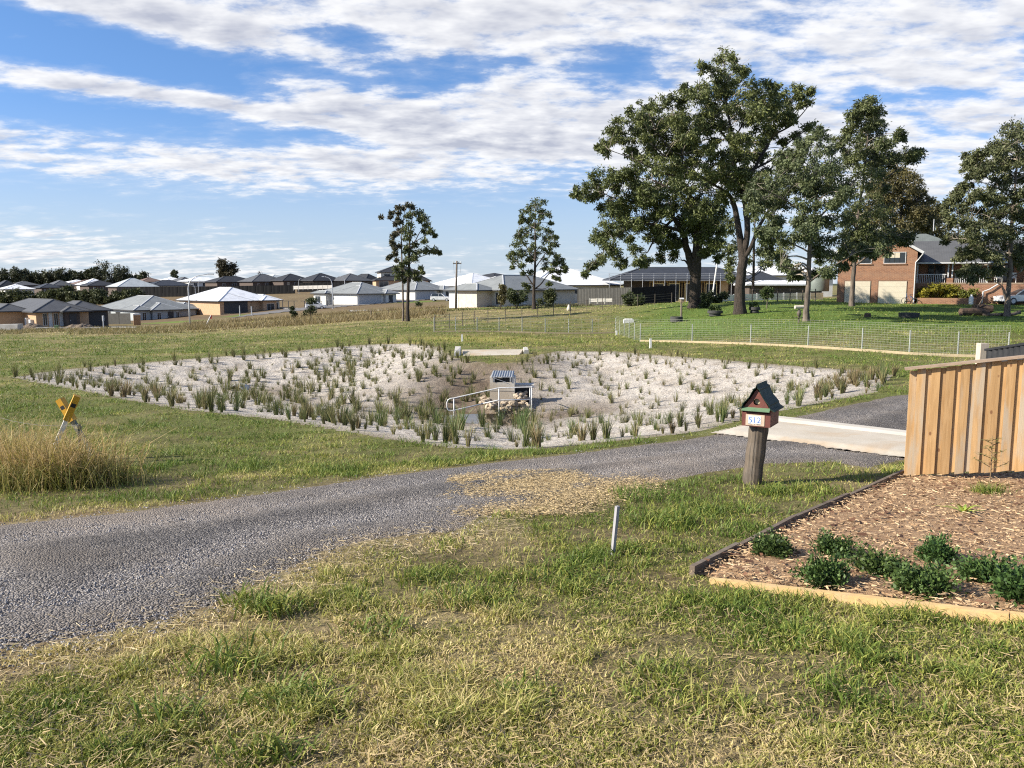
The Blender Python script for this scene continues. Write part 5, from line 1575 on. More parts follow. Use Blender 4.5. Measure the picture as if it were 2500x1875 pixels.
gum('gum_tree', 'tall narrow gum tree standing before the garage doors, its trunk dividing low', ZA, 73.0, (1708, 1582),
    [[(1706, 1588, 0, .22), (1712, 1480, 0, .20), (1720, 1350, 0, .18), (1725, 1200, .2, .15), (1750, 1000, .3, .12), (1780, 800, .3, .10), (1800, 600, .2, .06), (1810, 380, .1, .025)],
     [(1720, 1345, 0, .10), (1790, 1290, -.4, .08), (1850, 1230, -.7, .06), (1900, 1160, -1, .03)], [(1770, 880, .3, .08), (1900, 820, 0, .06), (2000, 750, -.3, .04), (2080, 690, -.4, .02)], [(1785, 800, .3, .06), (1700, 700, .5, .04), (1640, 610, .6, .02)]],
    [(1810, 365, 38), (1760, 400, 46), (1860, 410, 42), (1720, 450, 42), (1800, 460, 50), (1880, 480, 36), (1700, 520, 40), (1780, 540, 46), (1860, 560, 46), (1640, 590, 40), (1620, 640, 36), (1720, 620, 54), (1820, 630, 54), (1900, 620, 46), (1880, 690, 50), (1780, 700, 54), (1700, 700, 44), (1950, 680, 30), (2020, 670, 46),
     (2090, 680, 36), (2060, 710, 36), (1970, 740, 34), (1740, 780, 50), (1700, 860, 54), (1800, 850, 58), (1750, 950, 58), (1850, 950, 58), (1720, 1040, 54), (1820, 1050, 58), (1900, 1020, 54), (1800, 1140, 50), (1900, 1120, 54), (1950, 1180, 36), (1880, 1200, 34), (1840, 760, 50), (1650, 900, 44), (1760, 1100, 46), (1660, 1230, 40), (1740, 1210, 44), (1820, 1200, 44), (1890, 1190, 40), (1960, 1160, 44), (1700, 1150, 46), (1990, 1200, 34), (2020, 1160, 40), (1640, 1290, 34)],
    n_leaf=580, ln=.22, rk=1.2, depth=2.6, seed=4, c0=cl(.046, .060, .026), c1=cl(.16, .18, .068), bark=M_BARKP, fill=40)
gum('gum_tree', 'dense round crowned gum tree with bronze topped foliage rising behind the brick house', ZA, 104.0, (2010, 1500),
    [[(2010, 1500, 0, .35), (2010, 1300, 0, .3), (2005, 1100, 0, .25), (2000, 900, 0, .15), (1990, 800, 0, .05)], [(2005, 1150, 0, .15), (2080, 1000, 0, .1), (2110, 900, 0, .04)], [(2005, 1150, 0, .15), (1930, 1000, 0, .1), (1890, 860, 0, .04)]],
    [(1870, 790, 56), (1960, 790, 60), (2050, 800, 52), (1900, 870, 60), (2000, 880, 64), (2100, 860, 50), (2125, 920, 36), (1950, 960, 64), (2050, 970, 64), (2120, 990, 44), (2000, 1060, 60), (2090, 1060, 54), (2160, 1050, 40), (2030, 1130, 44), (2130, 1130, 40), (1850, 880, 50), (1860, 980, 60), (1830, 1060, 60), (1900, 1080, 60), (1960, 1140, 50)],
    n_leaf=620, ln=.30, rk=1.18, depth=4, seed=5, c0=cl(.050, .048, .018), c1=cl(.16, .135, .05), fill=30)
ZF = Z(2200, 260, 3.073)
gum('gum_tree', 'tall leafy gum tree cut by the right picture edge, log at its foot', ZF, 60.0, (797, 1545),
    [[(797, 1550, 0, .20), (800, 1440, 0, .175), (812, 1300, 0, .15), (820, 1150, 0, .15), (830, 900, .2, .12), (850, 650, .2, .09), (870, 400, .1, .06), (880, 180, 0, .025)],
     [(790, 1450, 0, .10), (770, 1380, -.2, .09), (760, 1350, -.2, .04)], [(820, 1150, 0, .08), (700, 1080, -.5, .06), (560, 1060, -1, .03)], [(830, 900, .2, .07), (680, 880, -.3, .05), (520, 860, -.8, .03)], [(845, 700, .2, .06), (700, 600, 0, .04), (560, 560, -.2, .02)], [(840, 1000, 0, .07), (960, 860, .3, .05), (1060, 760, .5, .03)], [(815, 1280, 0, .05), (900, 1240, .3, .03)]],
    [(830, 160, 60), (900, 160, 60), (960, 200, 60), (800, 260, 55), (880, 300, 60), (700, 280, 45), (740, 330, 50), (620, 350, 45), (580, 370, 35), (820, 400, 65), (930, 420, 65), (560, 430, 48), (640, 430, 50), (720, 460, 60), (520, 500, 45), (600, 520, 50), (820, 530, 65), (930, 560, 65), (500, 600, 42), (680, 580, 60), (580, 640, 50), (760, 650, 65), (880, 680, 65), (980, 650, 60),
     (440, 680, 42), (380, 700, 40), (520, 700, 45), (650, 730, 60), (350, 760, 42), (440, 770, 50), (560, 800, 55), (700, 820, 65), (820, 800, 65), (930, 820, 65), (400, 840, 50), (500, 880, 55), (620, 900, 60), (740, 930, 65), (860, 930, 65), (960, 950, 60), (660, 1000, 55), (780, 1030, 60), (900, 1050, 60), (480, 1000, 45), (560, 1060, 48),
     (470, 1080, 40), (430, 1130, 36), (620, 1110, 50), (720, 1120, 50), (840, 1130, 50), (500, 1210, 45), (450, 1250, 36), (580, 1230, 50), (660, 1250, 48), (740, 1240, 40), (540, 1290, 40), (900, 1180, 45), (960, 1120, 50), (1050, 500, 80), (1080, 700, 80), (1060, 900, 80), (1040, 350, 70)],
    n_leaf=580, ln=.20, rk=1.18, depth=2.6, seed=6, c0=cl(.052, .064, .030), c1=cl(.15, .16, .068), bark=M_BARKP, fill=40)
# trees filling in behind the brick house and behind the big gums
def backtree(label, px, pyb, Y, hpx, wpx, seed, c0=GUM0, c1=GUM1, n=12, nl=420, ln=.4, group='trees standing behind the houses', name='gum_tree', flat=.8, trunkr=.2, low=.25):
    rg = np.random.default_rng(seed)
    cl_ = []
    for k in range(n):
        f = low + (1 - low) * (k + .5) / n
        w_ = wpx / 2 * math.sin(math.pi * min(.15 + .80 * (1 - (f - low) / (1 - low)) ** .8 + .02, .98)) ** .7
        cl_.append((px + rg.uniform(-.75, .75) * w_, pyb - hpx * f * .97, wpx * rg.uniform(.16, .24)))
    return gum(name, label, lambda u, v: (u, v), Y, (px, pyb), [[(px, pyb, 0, trunkr), (px + wpx * .02, pyb - hpx * .3, 0, trunkr * .8), (px, pyb - hpx * .65, 0, trunkr * .5), (px, pyb - hpx * .92, 0, trunkr * .15)]],
               cl_, n_leaf=nl, ln=ln, depth=wpx * Y / F * .4, seed=seed, c0=c0, c1=c1, group=group, flat=flat)
backtree('olive leaved tree behind the roof ridge of the brick house', 2275, 720, 112, 230, 120, 31, cl(.05, .05, .02), cl(.12, .11, .045), n=14)
backtree('bushy tree behind the verandah roof, half hidden by the edge gum', 2340, 720, 118, 190, 130, 32, cl(.045, .05, .02), cl(.12, .12, .05), n=12)
backtree('dark bushy tree far behind the gum at the right picture edge', 2470, 720, 122, 250, 150, 33, n=12)
gum('gum_tree', 'thin dark gum tree behind the white retaining wall, between the two forked trunks', ZA, 92.0, (1120, 1490),
    [[(1120, 1490, 0, .16), (1122, 1350, 0, .14), (1125, 1200, 0, .11), (1130, 1080, 0, .06)], [(1122, 1400, 0, .05), (1180, 1340, 0, .04), (1240, 1330, 0, .02)], [(1124, 1300, 0, .05), (1030, 1200, 0, .04), (950, 1080, 0, .02)]],
    [(940, 1060, 46), (990, 1090, 46), (960, 1150, 44), (1000, 1220, 40), (960, 1260, 34), (1000, 1310, 40), (970, 1370, 34), (1130, 1040, 46), (1180, 1240, 50), (1230, 1290, 50), (1280, 1250, 44), (1180, 1320, 44), (1290, 1320, 34), (1080, 1300, 30), (1330, 1220, 40), (980, 1410, 24)], n_leaf=380, ln=.30, depth=2, seed=8)

ZM = Z(880, 460, 4.096)
gum('gum_tree', 'slender gum tree with dark trunk and tufted crown, denser of the twin trunks', ZM, 81.0, (472, 1318),
    [[(472, 1322, 0, .19), (472, 1200, 0, .165), (478, 1000, 0, .15), (485, 800, 0, .13), (490, 600, 0, .10), (500, 420, 0, .07), (520, 280, 0, .04)], [(488, 760, 0, .05), (560, 700, 0, .04), (700, 650, 0, .02)], [(490, 640, 0, .06), (570, 480, 0, .045), (640, 350, 0, .03), (600, 250, 0, .02)], [(495, 560, 0, .05), (620, 490, 0, .035), (720, 430, 0, .02)], [(482, 870, 0, .05), (560, 830, 0, .03), (600, 790, 0, .02)]],
    [(520, 250, 45), (580, 250, 50), (640, 290, 45), (470, 280, 40), (660, 360, 45), (600, 310, 40), (700, 420, 38), (740, 465, 26), (640, 430, 36), (640, 525, 26), (480, 370, 48), (440, 420, 36), (500, 450, 48), (460, 490, 42), (560, 560, 50), (500, 590, 50), (450, 610, 40), (640, 610, 40), (700, 630, 46), (740, 620, 40), (785, 635, 22), (560, 640, 46), (480, 690, 44), (540, 700, 38), (450, 740, 26),
     (370, 810, 44), (420, 840, 46), (380, 880, 44), (480, 830, 40), (540, 850, 44), (560, 900, 36), (490, 900, 40), (600, 790, 30), (440, 910, 30), (620, 840, 14), (410, 770, 30)], n_leaf=210, ln=.25, depth=1.6, seed=9, rk=1.0, c0=cl(.042, .056, .022), c1=cl(.140, .160, .058))
gum('gum_tree', 'sparse pale thin gum tree, lighter of the twin trunks', ZM, 81.6, (428, 1320),
    [[(428, 1324, 0, .10), (426, 1100, 0, .095), (420, 850, 0, .085), (412, 650, 0, .07), (412, 480, 0, .05), (425, 330, 0, .035), (450, 180, 0, .02)], [(410, 520, 0, .03), (360, 380, 0, .025), (290, 310, 0, .018), (210, 285, 0, .01)], [(415, 700, 0, .03), (350, 680, 0, .02), (280, 690, 0, .01)], [(425, 330, 0, .025), (360, 200, 0, .015)]],
    [(470, 160, 30), (520, 180, 22), (420, 190, 26), (370, 190, 26), (380, 240, 22), (310, 240, 20), (300, 280, 18), (210, 285, 15), (370, 300, 18), (400, 330, 24), (350, 350, 20), (350, 440, 40), (330, 470, 28), (390, 420, 28), (330, 570, 32), (340, 600, 24), (320, 530, 22), (390, 570, 20), (350, 660, 28), (280, 690, 16), (300, 680, 12), (365, 720, 12)], n_leaf=150, ln=.28, depth=1.2, seed=10, rk=1.0, bark=M_BARKP, c0=cl(.05, .055, .03), c1=cl(.13, .12, .07))
gum('gum_tree', 'conical gum tree standing alone before the grey roofed corner house', ZM, 104.0, (1735, 1215),
    [[(1735, 1220, 0, .26), (1735, 1120, 0, .22), (1735, 1000, 0, .19), (1745, 800, 0, .15), (1750, 600, 0, .12), (1745, 400, 0, .08), (1750, 200, 0, .03)], [(1738, 1010, 0, .10), (1800, 960, 0, .08), (1880, 860, 0, .05), (1960, 800, 0, .03)], [(1735, 980, 0, .10), (1670, 880, 0, .08), (1600, 800, 0, .05), (1540, 740, 0, .03)], [(1745, 800, 0, .08), (1850, 650, 0, .05), (1940, 540, 0, .03)], [(1747, 700, 0, .08), (1640, 560, 0, .05), (1580, 460, 0, .03)], [(1736, 1000, 0, .06), (1850, 1000, 0, .04), (1960, 920, 0, .02)]],
    [(1740, 140, 55), (1820, 130, 45), (1700, 180, 48), (1790, 200, 55), (1640, 230, 44), (1720, 260, 52), (1820, 240, 45), (1880, 260, 34), (1620, 300, 40), (1690, 320, 38), (1600, 330, 24), (1800, 300, 40), (1900, 350, 28), (1740, 360, 46), (1700, 390, 46), (1600, 410, 50), (1790, 420, 55), (1880, 430, 55), (1660, 450, 50), (1580, 480, 50), (1940, 480, 42), (1740, 480, 50), (1840, 510, 50), (1960, 560, 32), (1640, 540, 50), (1550, 560, 46), (1720, 580, 50), (1900, 570, 44), (1820, 600, 46),
     (1520, 640, 46), (1610, 640, 52), (1490, 680, 34), (1760, 660, 44), (1900, 650, 50), (1690, 700, 48), (1970, 680, 44), (1540, 720, 46), (1840, 720, 46), (2010, 720, 40), (1930, 750, 48), (2040, 770, 32), (1620, 760, 42), (1520, 790, 28), (1840, 800, 38), (1900, 810, 40), (1700, 830, 34), (1990, 830, 34), (2050, 820, 24), (1620, 850, 24), (1940, 890, 30), (1990, 900, 24), (1880, 950, 26), (1640, 960, 26), (1680, 980, 24)], n_leaf=230, ln=.28, depth=2.0, seed=12, rk=1.0, c0=cl(.040, .055, .020), c1=cl(.140, .165, .054), fill=8)

# ================================================================== bushes
def bush(name, label, px, pyb, Y, wpx, hpx, seed, c0, c1, n=7, nl=330, ln=.22, cat='bush', group=None, gz_=True):
    rg = np.random.default_rng(seed)
    b = P(px, pyb, Y); b.z = gzf(b.x, b.y)
    s = Y / F; t = thing(name, label, cat, b, 0, group)
    W_, H_ = wpx * s, hpx * s
    cs = [(rg.uniform(-.36, .36) * W_, rg.uniform(-.3, .3) * W_, H_ * (.18 + .62 * rg.random())) for k in range(n)]
    rs = [min(W_, H_ * 1.3) * rg.uniform(.20, .30) for k in range(n)]
    V, C, _ = leaf_cloud(cs, rs, nl, ln, .28, rg, c0, c1, droop=0, flat=.9)
    V[:, 2] = np.maximum(V[:, 2], -.1)
    np_mesh('foliage', V, np.arange(len(V)).reshape(-1, 4), M_LEAF, C, parent=t)
    mb = MB()
    for c in cs: mb.tube([(0, 0, -.1), (c[0] * .5, c[1] * .5, c[2] * .6), c], [.03, .02, .01], 5)
    mb.build('stem', M_BARK, t)
    return t
BG0, BG1 = cl(.028, .042, .016), cl(.085, .105, .038)
bush('bush', 'low spreading bush on the grass behind the wire fence, below the dark steel fence', 1535, 738, 96, 78, 34, 41, BG0, cl(.11, .13, .05), n=10)
bush('bush', 'dark bush at the weedy verge in front of the white hatchback', 758, 792, 128, 34, 52, 42, BG0, BG1, n=6, nl=260)
bush('bush', 'small dark bush left of the taller bush on the weedy verge', 716, 794, 127, 20, 34, 43, BG0, BG1, n=5, nl=200)
bush('bush', 'dark shrubs against the wall of the grey corner house', 1262, 746, 110, 50, 50, 44, BG0, BG1, n=9)
bush('bush', 'rounded bush right of the conical gum against the grey house', 1335, 744, 112, 56, 46, 45, BG0, cl(.10, .11, .04), n=8)
bush('young_tree', 'tall thin young tree with yellow green leaves before the grey corner house', 1222, 750, 108, 30, 84, 46, cl(.05, .05, .02), cl(.17, .15, .06), n=10, nl=200)
bush('bush', 'small dark bush on the verge beside the power pole', 1023, 758, 150, 18, 14, 47, BG0, BG1, n=4, nl=120)
bush('bush', 'dark green shrub at the foot of the blackened gum trunk', 1725, 745, 76, 36, 30, 48, BG0, BG1, n=6)
bush('ivy_mound', 'dark ivy mound over the timber behind the gums', 1745, 733, 84, 80, 26, 49, cl(.018, .026, .012), cl(.04, .055, .022), n=10, cat='ivy')
def topiary():
    b = P(1872, 754, 70); b.z = gzf(b.x, b.y); s = 70 / F
    t = thing('topiary_tree', 'small ball shaped tree on a thin pale stem on the lawn', 'tree', b)
    h = 52 * s; rg = np.random.default_rng(70); r = 17 * s
    MB().tube([(0, 0, -.1), (.02, 0, h * .5), (0, 0, h * .9)], [.045, .035, .03], 7).build('trunk', M_BARKP, t)
    d = rg.standard_normal((26, 3)); d /= np.linalg.norm(d, axis=1, keepdims=True)
    V, C, _ = leaf_cloud(d * r * np.array([.72, .72, .6]) + np.array([0, 0, h * .72]), np.full(26, r * .42), 110, .12, .3, rg, cl(.03, .05, .016), cl(.09, .12, .04), droop=-.1)
    np_mesh('crown', V, np.arange(len(V)).reshape(-1, 4), M_LEAF, C, parent=t)
topiary()
# far hedge of scrub in front of the estate
SCR = [('scrub bush at the left picture edge of the far hedge', 8), ('scrub bush second from the left picture edge in the far hedge', 42), ('broad scrub bush below the white far roof at left', 78), ('scrub bush third of the hedge run', 112), ('taller scrub bush below the pines', 146), ('scrub bush beside the taller one in the far hedge', 176),
       ('dense scrub bush in the middle of the far hedge', 206), ('scrub bush just left of the silver caravan', 232), ('scrub bush behind the silver caravan', 262), ('dark scrub bush right of the silver caravan', 292), ('last low scrub bush at the right end of the far hedge', 318)]
for i, (lab, px) in enumerate(SCR):
    bush('scrub_bush', lab, px, 722 + (6 if px < 60 else 0), 236 - i * .8, 64, 30 + 8 * math.sin(i * 2.1) + (8 if i in (4, 8) else 0), 90 + i, cl(.036, .046, .018), cl(.105, .115, .045), n=13, nl=260, ln=.60, group='far hedge of scrub')
# far tree line
FARC0, FARC1 = cl(.028, .036, .018), cl(.080, .088, .040)
for i, (px, top, wd, lab) in enumerate([(8, 658, 40, 'far tree cut by the left picture edge'), (34, 656, 36, 'flat topped far tree, second from the left edge'), (62, 658, 34, 'far tree above the white far roof'), (90, 664, 36, 'low brownish far tree in the tree line'), (118, 662, 40, 'broad far tree in the tree line'), (150, 656, 44, 'tall dense far tree left of the tree line middle'),
        (182, 660, 34, 'feathery far tree in the tree line'), (208, 658, 32, 'pale feathery far tree beside the big one'), (232, 652, 34, 'far pine shaped tree left of the biggest crown'), (272, 647, 62, 'biggest round crowned tree of the far tree line'), (318, 668, 30, 'low far tree right of the biggest crown'), (344, 664, 32, 'last rounded tree at the right end of the far tree line')]):
    backtree(lab, px, 708, 420, 708 - top - 4, wd * 1.35, 120 + i, FARC0, FARC1, n=14, nl=280, ln=1.1, group='far tree line', name='far_tree', trunkr=.3, low=.2)
backtree('small lone far tree between the roofs', 429, 690, 400, 30, 20, 140, FARC0, FARC1, n=9, nl=200, ln=.8, group='lone far trees', name='far_tree', low=.2)
backtree('round brownish lone tree above the black far roof', 554, 690, 380, 50, 48, 141, cl(.03, .028, .014), cl(.075, .062, .03), n=16, nl=420, ln=.9, group='lone far trees', name='far_tree', low=.25)
backtree('bare thin lone tree on the far skyline', 637, 684, 420, 22, 20, 142, cl(.07, .06, .05), cl(.12, .1, .08), n=5, nl=18, ln=.6, group='lone far trees', name='far_tree', low=.3)
# ================================================================== houses
R_GREY = roof_mat('shale_grey_roof', (.235, .248, .245)); R_DARK = roof_mat('dark_slate_roof', (.040, .041, .044)); R_WHITE = roof_mat('white_roof', (.82, .83, .84))
R_MID = roof_mat('mid_grey_roof', (.105, .107, .110)); R_NAVY = roof_mat('navy_roof', (.045, .050, .060)); R_BROWN = roof_mat('brown_tile_roof', (.19, .13, .10)); R_PALE = roof_mat('pale_grey_roof', (.46, .49, .49))
R_GREEN = roof_mat('grey_green_roof', (.15, .168, .158))
W_TAN = pm('tan_brick', (.50, .33, .20), (.44, .28, .165), 3, .9, .2); W_WHITE = pm('white_render', (.66, .65, .61), (.58, .57, .53), 1, .85, .15); W_PINK = pm('pale_brick', (.62, .53, .45), (.55, .46, .385), 2, .9, .2)
W_GREY = pm('grey_render', (.36, .39, .40), (.31, .34, .35), 1, .85, .15); W_DK = pm('dark_brick', (.10, .075, .062), (.075, .056, .047), 3, .9, .2); W_CREAM = pm('cream_render', (.60, .55, .46), (.52, .48, .40), 1, .85, .1)
G_DARK = pm('charcoal_door', (.028, .028, .032), (.04, .04, .044), 3, .6, .1); G_GREY = pm('light_grey_door', (.42, .43, .44), (.38, .39, .40), 3, .6, .1)
T_DARK = pm('dark_trim', (.05, .052, .058), None, 4, .5, .05); T_LIGHT = pm('light_trim', (.60, .61, .62), None, 4, .5, .05)
def hip(mr, mc, mg, x0, y0, x1, y1, z, ov, pitch, capw=.16):
    """hip roof over a rectangle; ridge and hip cappings and gutters as separate pieces"""
    x0 -= ov; y0 -= ov; x1 += ov; y1 += ov
    w_, d_ = x1 - x0, y1 - y0
    r = min(w_, d_) / 2; hh = r * math.tan(pitch)
    if w_ >= d_: a, b = (x0 + r, (y0 + y1) / 2, z + hh), (x1 - r, (y0 + y1) / 2, z + hh)
    else: a, b = ((x0 + x1) / 2, y0 + r, z + hh), ((x0 + x1) / 2, y1 - r, z + hh)
    c = [(x0, y0, z), (x1, y0, z), (x1, y1, z), (x0, y1, z)]
    if (Vector(a) - Vector(b)).length < .05:
        mr.add(c + [a], [(0, 1, 4), (1, 2, 4), (2, 3, 4), (3, 0, 4), (3, 2, 1, 0)])
        hips = [(c[i], a) for i in range(4)]
    elif w_ >= d_:
        mr.add(c + [a, b], [(0, 1, 5, 4), (1, 2, 5), (2, 3, 4, 5), (3, 0, 4), (3, 2, 1, 0)])
        hips = [(c[0], a), (c[3], a), (c[1], b), (c[2], b), (a, b)]
    else:
        mr.add(c + [a, b], [(0, 1, 4), (1, 2, 5, 4), (2, 3, 5), (3, 0, 4, 5), (3, 2, 1, 0)])
        hips = [(c[0], a), (c[1], a), (c[2], b), (c[3], b), (a, b)]
    for p, q in hips:
        mc.append((Vector(p) + Vector((0, 0, .03)), Vector(q) + Vector((0, 0, .03)), capw))
    for i in range(4):
        p, q = Vector(c[i]), Vector(c[(i + 1) % 4]); d = (q - p).normalized()
        mg.append((p + Vector((0, 0, -.08)) - d * .06, q + Vector((0, 0, -.08)) - d * .07))
def house(label, px, pye, Y, rot, blocks, roof, wall, cap=None, gutter=None, openings=(), ov=.55, pitch=22, extra=None, group=None, walls=None, name='house', deep=4.0):
    """origin is the front left corner at eave height pye; blocks are (x0, y0, x1, y1[, raise]) with x along the front, y backwards.
    openings: (block, face, a, b, z0 below eave, z1 below eave, kind)"""
    e = P(px, pye, Y); g0 = gzf(e.x, e.y)
    H = e.z - g0
    base = Vector((e.x, e.y, g0))
    t = thing(name, label, 'house', base, rot, group)
    mr = MB(); mc = []; mg = []
    for i, b in enumerate(blocks):
        x0, y0, x1, y1 = b[:4]; up = b[4] if len(b) > 4 else 0
        z = H + up + .013 * i
        hip(mr, mc, mg, x0, y0, x1, y1, z, ov, math.radians(pitch))
        MB().box(x0 + .004 * i, y0 + .004 * i, -deep, x1 - .004 * i, y1 - .004 * i, z).build('wall', (walls or {}).get(i, wall), t)
    ro = mr.build('roof', roof, t)
    for p, q, cw in mc:
        MB().beam(p, q, cw, .06).build('ridge_cap', cap or T_LIGHT, ro)
    for p, q in mg:
        MB().beam(p, q, .13, .17).build('gutter', gutter or T_DARK, ro)
    for op in openings:
        bi, face, a, b_, z0, z1, kind = op
        x0, y0, x1, y1 = blocks[bi][:4]; up = blocks[bi][4] if len(blocks[bi]) > 4 else 0
        zt, zb = H + up + z1, H + up + z0
        def pl(u0, u1, d0, d1, za, zb_):
            if face == 'f': return MB().box(x0 + u0, y0 - d1, za, x0 + u1, y0 - d0, zb_)
            if face == 'l': return MB().box(x0 - d1, y0 + u0, za, x0 - d0, y0 + u1, zb_)
            return MB().box(x1 + d0, y0 + u0, za, x1 + d1, y0 + u1, zb_)
        if kind in ('window', 'blind'):
            f = pl(a, b_, .003, .05, zb, zt).build('window', T_LIGHT if kind == 'window' else T_DARK, t)
            m = (a + b_) / 2
            for u0, u1 in ((a + .06, m - .03), (m + .03, b_ - .06)):
                pl(u0, u1, .052, .06, zb + .06, zt - .06).build('pane', M_GLASS, f)
        elif kind == 'garage':
            f = pl(a, b_, .003, .06, zb, zt).build('garage_door', G_DARK, t)
        elif kind == 'garage_grey':
            f = pl(a, b_, .003, .06, zb, zt).build('garage_door', G_GREY, t)
        elif kind == 'door':
            f = pl(a, b_, .003, .06, zb, zt).build('door', G_DARK, t)
            pl(a + .1, a + .16, .062, .10, (zb + zt) / 2 - .1, (zb + zt) / 2 + .1).build('handle', M_GALV, f)
        elif kind == 'panel':
            pl(a, b_, .003, .05, zb, zt).build('wall_panel', T_LIGHT, t)
        elif kind == 'darkwall':
            pl(a, b_, .003, .02, zb, zt).build('wall_panel', W_DK, t)
        elif kind == 'box':
            pl(a, b_, .01, .45, zb, zt).build('air_conditioner', T_LIGHT, t)
        elif kind == 'post':
            pl(a, b_, .9, 1.1, zb, zt).build('porch_post', wall, t)
    return t
RT = math.radians(47)
house('dark grey roofed tan brick house with dirt heaps in front, at the left picture edge', 87, 761, 122, RT,
      [(0, 0, 7.4, 19), (4.8, .8, 10.6, 10), (3.7, -1.2, 5.7, 5), (-3.6, 5, 0.4, 19.5)], R_MID, W_TAN, openings=[
      (0, 'l', 1.2, 2.0, -2.1, -1.2, 'box'), (0, 'l', 3.0, 3.8, -2.2, -1.0, 'box'), (3, 'l', 1.5, 3.5, -1.7, -.4, 'window'), (3, 'l', 6, 8.5, -2.2, -.4, 'window'), (0, 'f', .9, 1.5, -2.1, -.3, 'window'), (0, 'f', 1.7, 2.2, -2.3, -.2, 'panel'), (0, 'f', 2.4, 3.0, -2.1, -.3, 'window'), (0, 'f', 3.2, 3.7, -2.3, -.2, 'panel'),
      (2, 'f', .5, 1.5, -2.4, -.4, 'door'), (1, 'f', 1.1, 5.5, -2.5, -.35, 'garage')], walls={1: W_DK, 2: W_DK}, cap=R_MID)
house('pale blue grey house with light grey hip roof beside the portable toilet', 333, 757, 166, RT,
      [(0, 0, 12.4, 20), (2.6, -1.7, 8.0, 6), (9.5, 1.4, 14.6, 12), (-.7, -1.0, 2.4, 5)], R_GREY, W_GREY, openings=[(0, 'l', 4, 5.2, -2.2, -.8, 'window'), (0, 'l', 8, 10.5, -1.2, -.5, 'window'), (0, 'l', 13, 15.5, -1.2, -.5, 'window'), (1, 'f', .8, 1.6, -2.4, -.6, 'window'), (1, 'f', 3.0, 4.2, -2.6, -.4, 'door'), (1, 'f', 4.7, 5.4, -2.4, -.5, 'window'), (3, 'f', 1.4, 2.2, -2.4, -.5, 'window')])
house('white roofed tan brick house with charcoal garage door behind the street lamp', 535, 735, 170, RT,
      [(0, 0, 12.6, 18), (-.25, -.7, 6.6, 8), (9.6, .6, 14.4, 12), (9.4, -1.2, 12.6, 6)], R_WHITE, W_TAN, openings=[(1, 'f', .9, 6.2, -2.5, -.2, 'garage'), (0, 'l', 3, 4.4, -2, -.7, 'window'), (3, 'f', .8, 2.6, -2.3, -.7, 'window'), (2, 'f', 3.4, 4.4, -2.2, -.6, 'window')], cap=T_LIGHT, walls={2: W_CREAM})
house('white rendered house with pale grey hip roof and carport, behind the white hatchback', 870, 717, 178, RT,
      [(0, 0, 11.0, 14.5), (-.3, -.7, 6.8, 8), (7.0, -1.3, 9.8, 6), (-1.4, 9.5, 0.4, 14.2)], R_GREY, W_WHITE, openings=[(1, 'f', .6, 6.4, -2.5, -.15, 'garage_grey'), (2, 'f', .8, 1.9, -2.6, -.4, 'door'), (0, 'f', 9.9, 10.6, -2.4, -.6, 'window'), (0, 'l', 2, 7, -2.5, -.4, 'panel'), (3, 'l', 2, 4, -2.2, -.6, 'window')], cap=T_LIGHT)
house('second pale grey roofed house behind the twin trunks, garage facing the road', 1011, 708, 194, RT,
      [(0, 0, 11.4, 14), (-.3, -.7, 6.6, 8), (8.0, -1.4, 12.0, 7)], R_GREY, W_WHITE, openings=[(1, 'f', .5, 6.0, -2.5, -.15, 'garage_grey'), (2, 'f', .8, 1.6, -2.4, -.4, 'door'), (2, 'f', 2.4, 3.4, -2.2, -.6, 'window'), (0, 'l', 3, 5, -2, -.6, 'window')], cap=T_LIGHT)
house('house with a broad plain white roof behind the power pole', 1152, 698, 228, RT, [(0, 0, 19, 19), (14, 3, 34, 17)], R_WHITE, W_WHITE, cap=R_WHITE, pitch=20)
house('grey roofed corner house with pale brick side wall behind the power pole', 1164, 708, 121, RT,
      [(0, 0, 3.6, 6.0), (3.2, -2.4, 20.0, 7.5), (4.5, 2.0, 12, 8.6)], R_GREY, W_PINK, cap=T_LIGHT, gutter=T_DARK, openings=[
      (0, 'l', 4.0, 5.9, -3.2, -.2, 'panel'), (1, 'l', .4, 1.6, -2.2, -.4, 'window'), (1, 'f', 2.2, 3.4, -2.0, -.5, 'window'), (1, 'f', 4.2, 5.0, -2.2, -.5, 'panel'), (1, 'f', 9, 11.2, -2.0, -.6, 'window')], walls={1: W_CREAM})
house('white roofed house behind the dark steel fence, right of the conical gum', 1300, 696, 146, RT * .45, [(0, 0, 17.5, 16), (-6, 3, .3, 15)], R_WHITE, W_WHITE, cap=T_LIGHT, openings=[(0, 'f', 2, 4, -1.6, -.6, 'window'), (0, 'f', 7, 10, -1.6, -.5, 'window'), (0, 'f', 12.5, 15, -1.7, -.5, 'window')])
house('dark gabled shed roof behind the white retaining wall', 1822, 690, 118, 0, [(0, 0, 5.6, 6)], R_NAVY, W_DK, pitch=26, cap=R_NAVY)
house('white roofed house glimpsed between the gum trunks', 1820, 672, 160, 0, [(0, 0, 17, 12)], R_WHITE, W_WHITE, pitch=20, cap=R_WHITE)
house('low white verandah roof left of the brick house', 1830, 694, 108, 0, [(0, 0, 9.5, 5)], R_WHITE, W_DK, pitch=9, cap=R_WHITE, gutter=T_LIGHT)
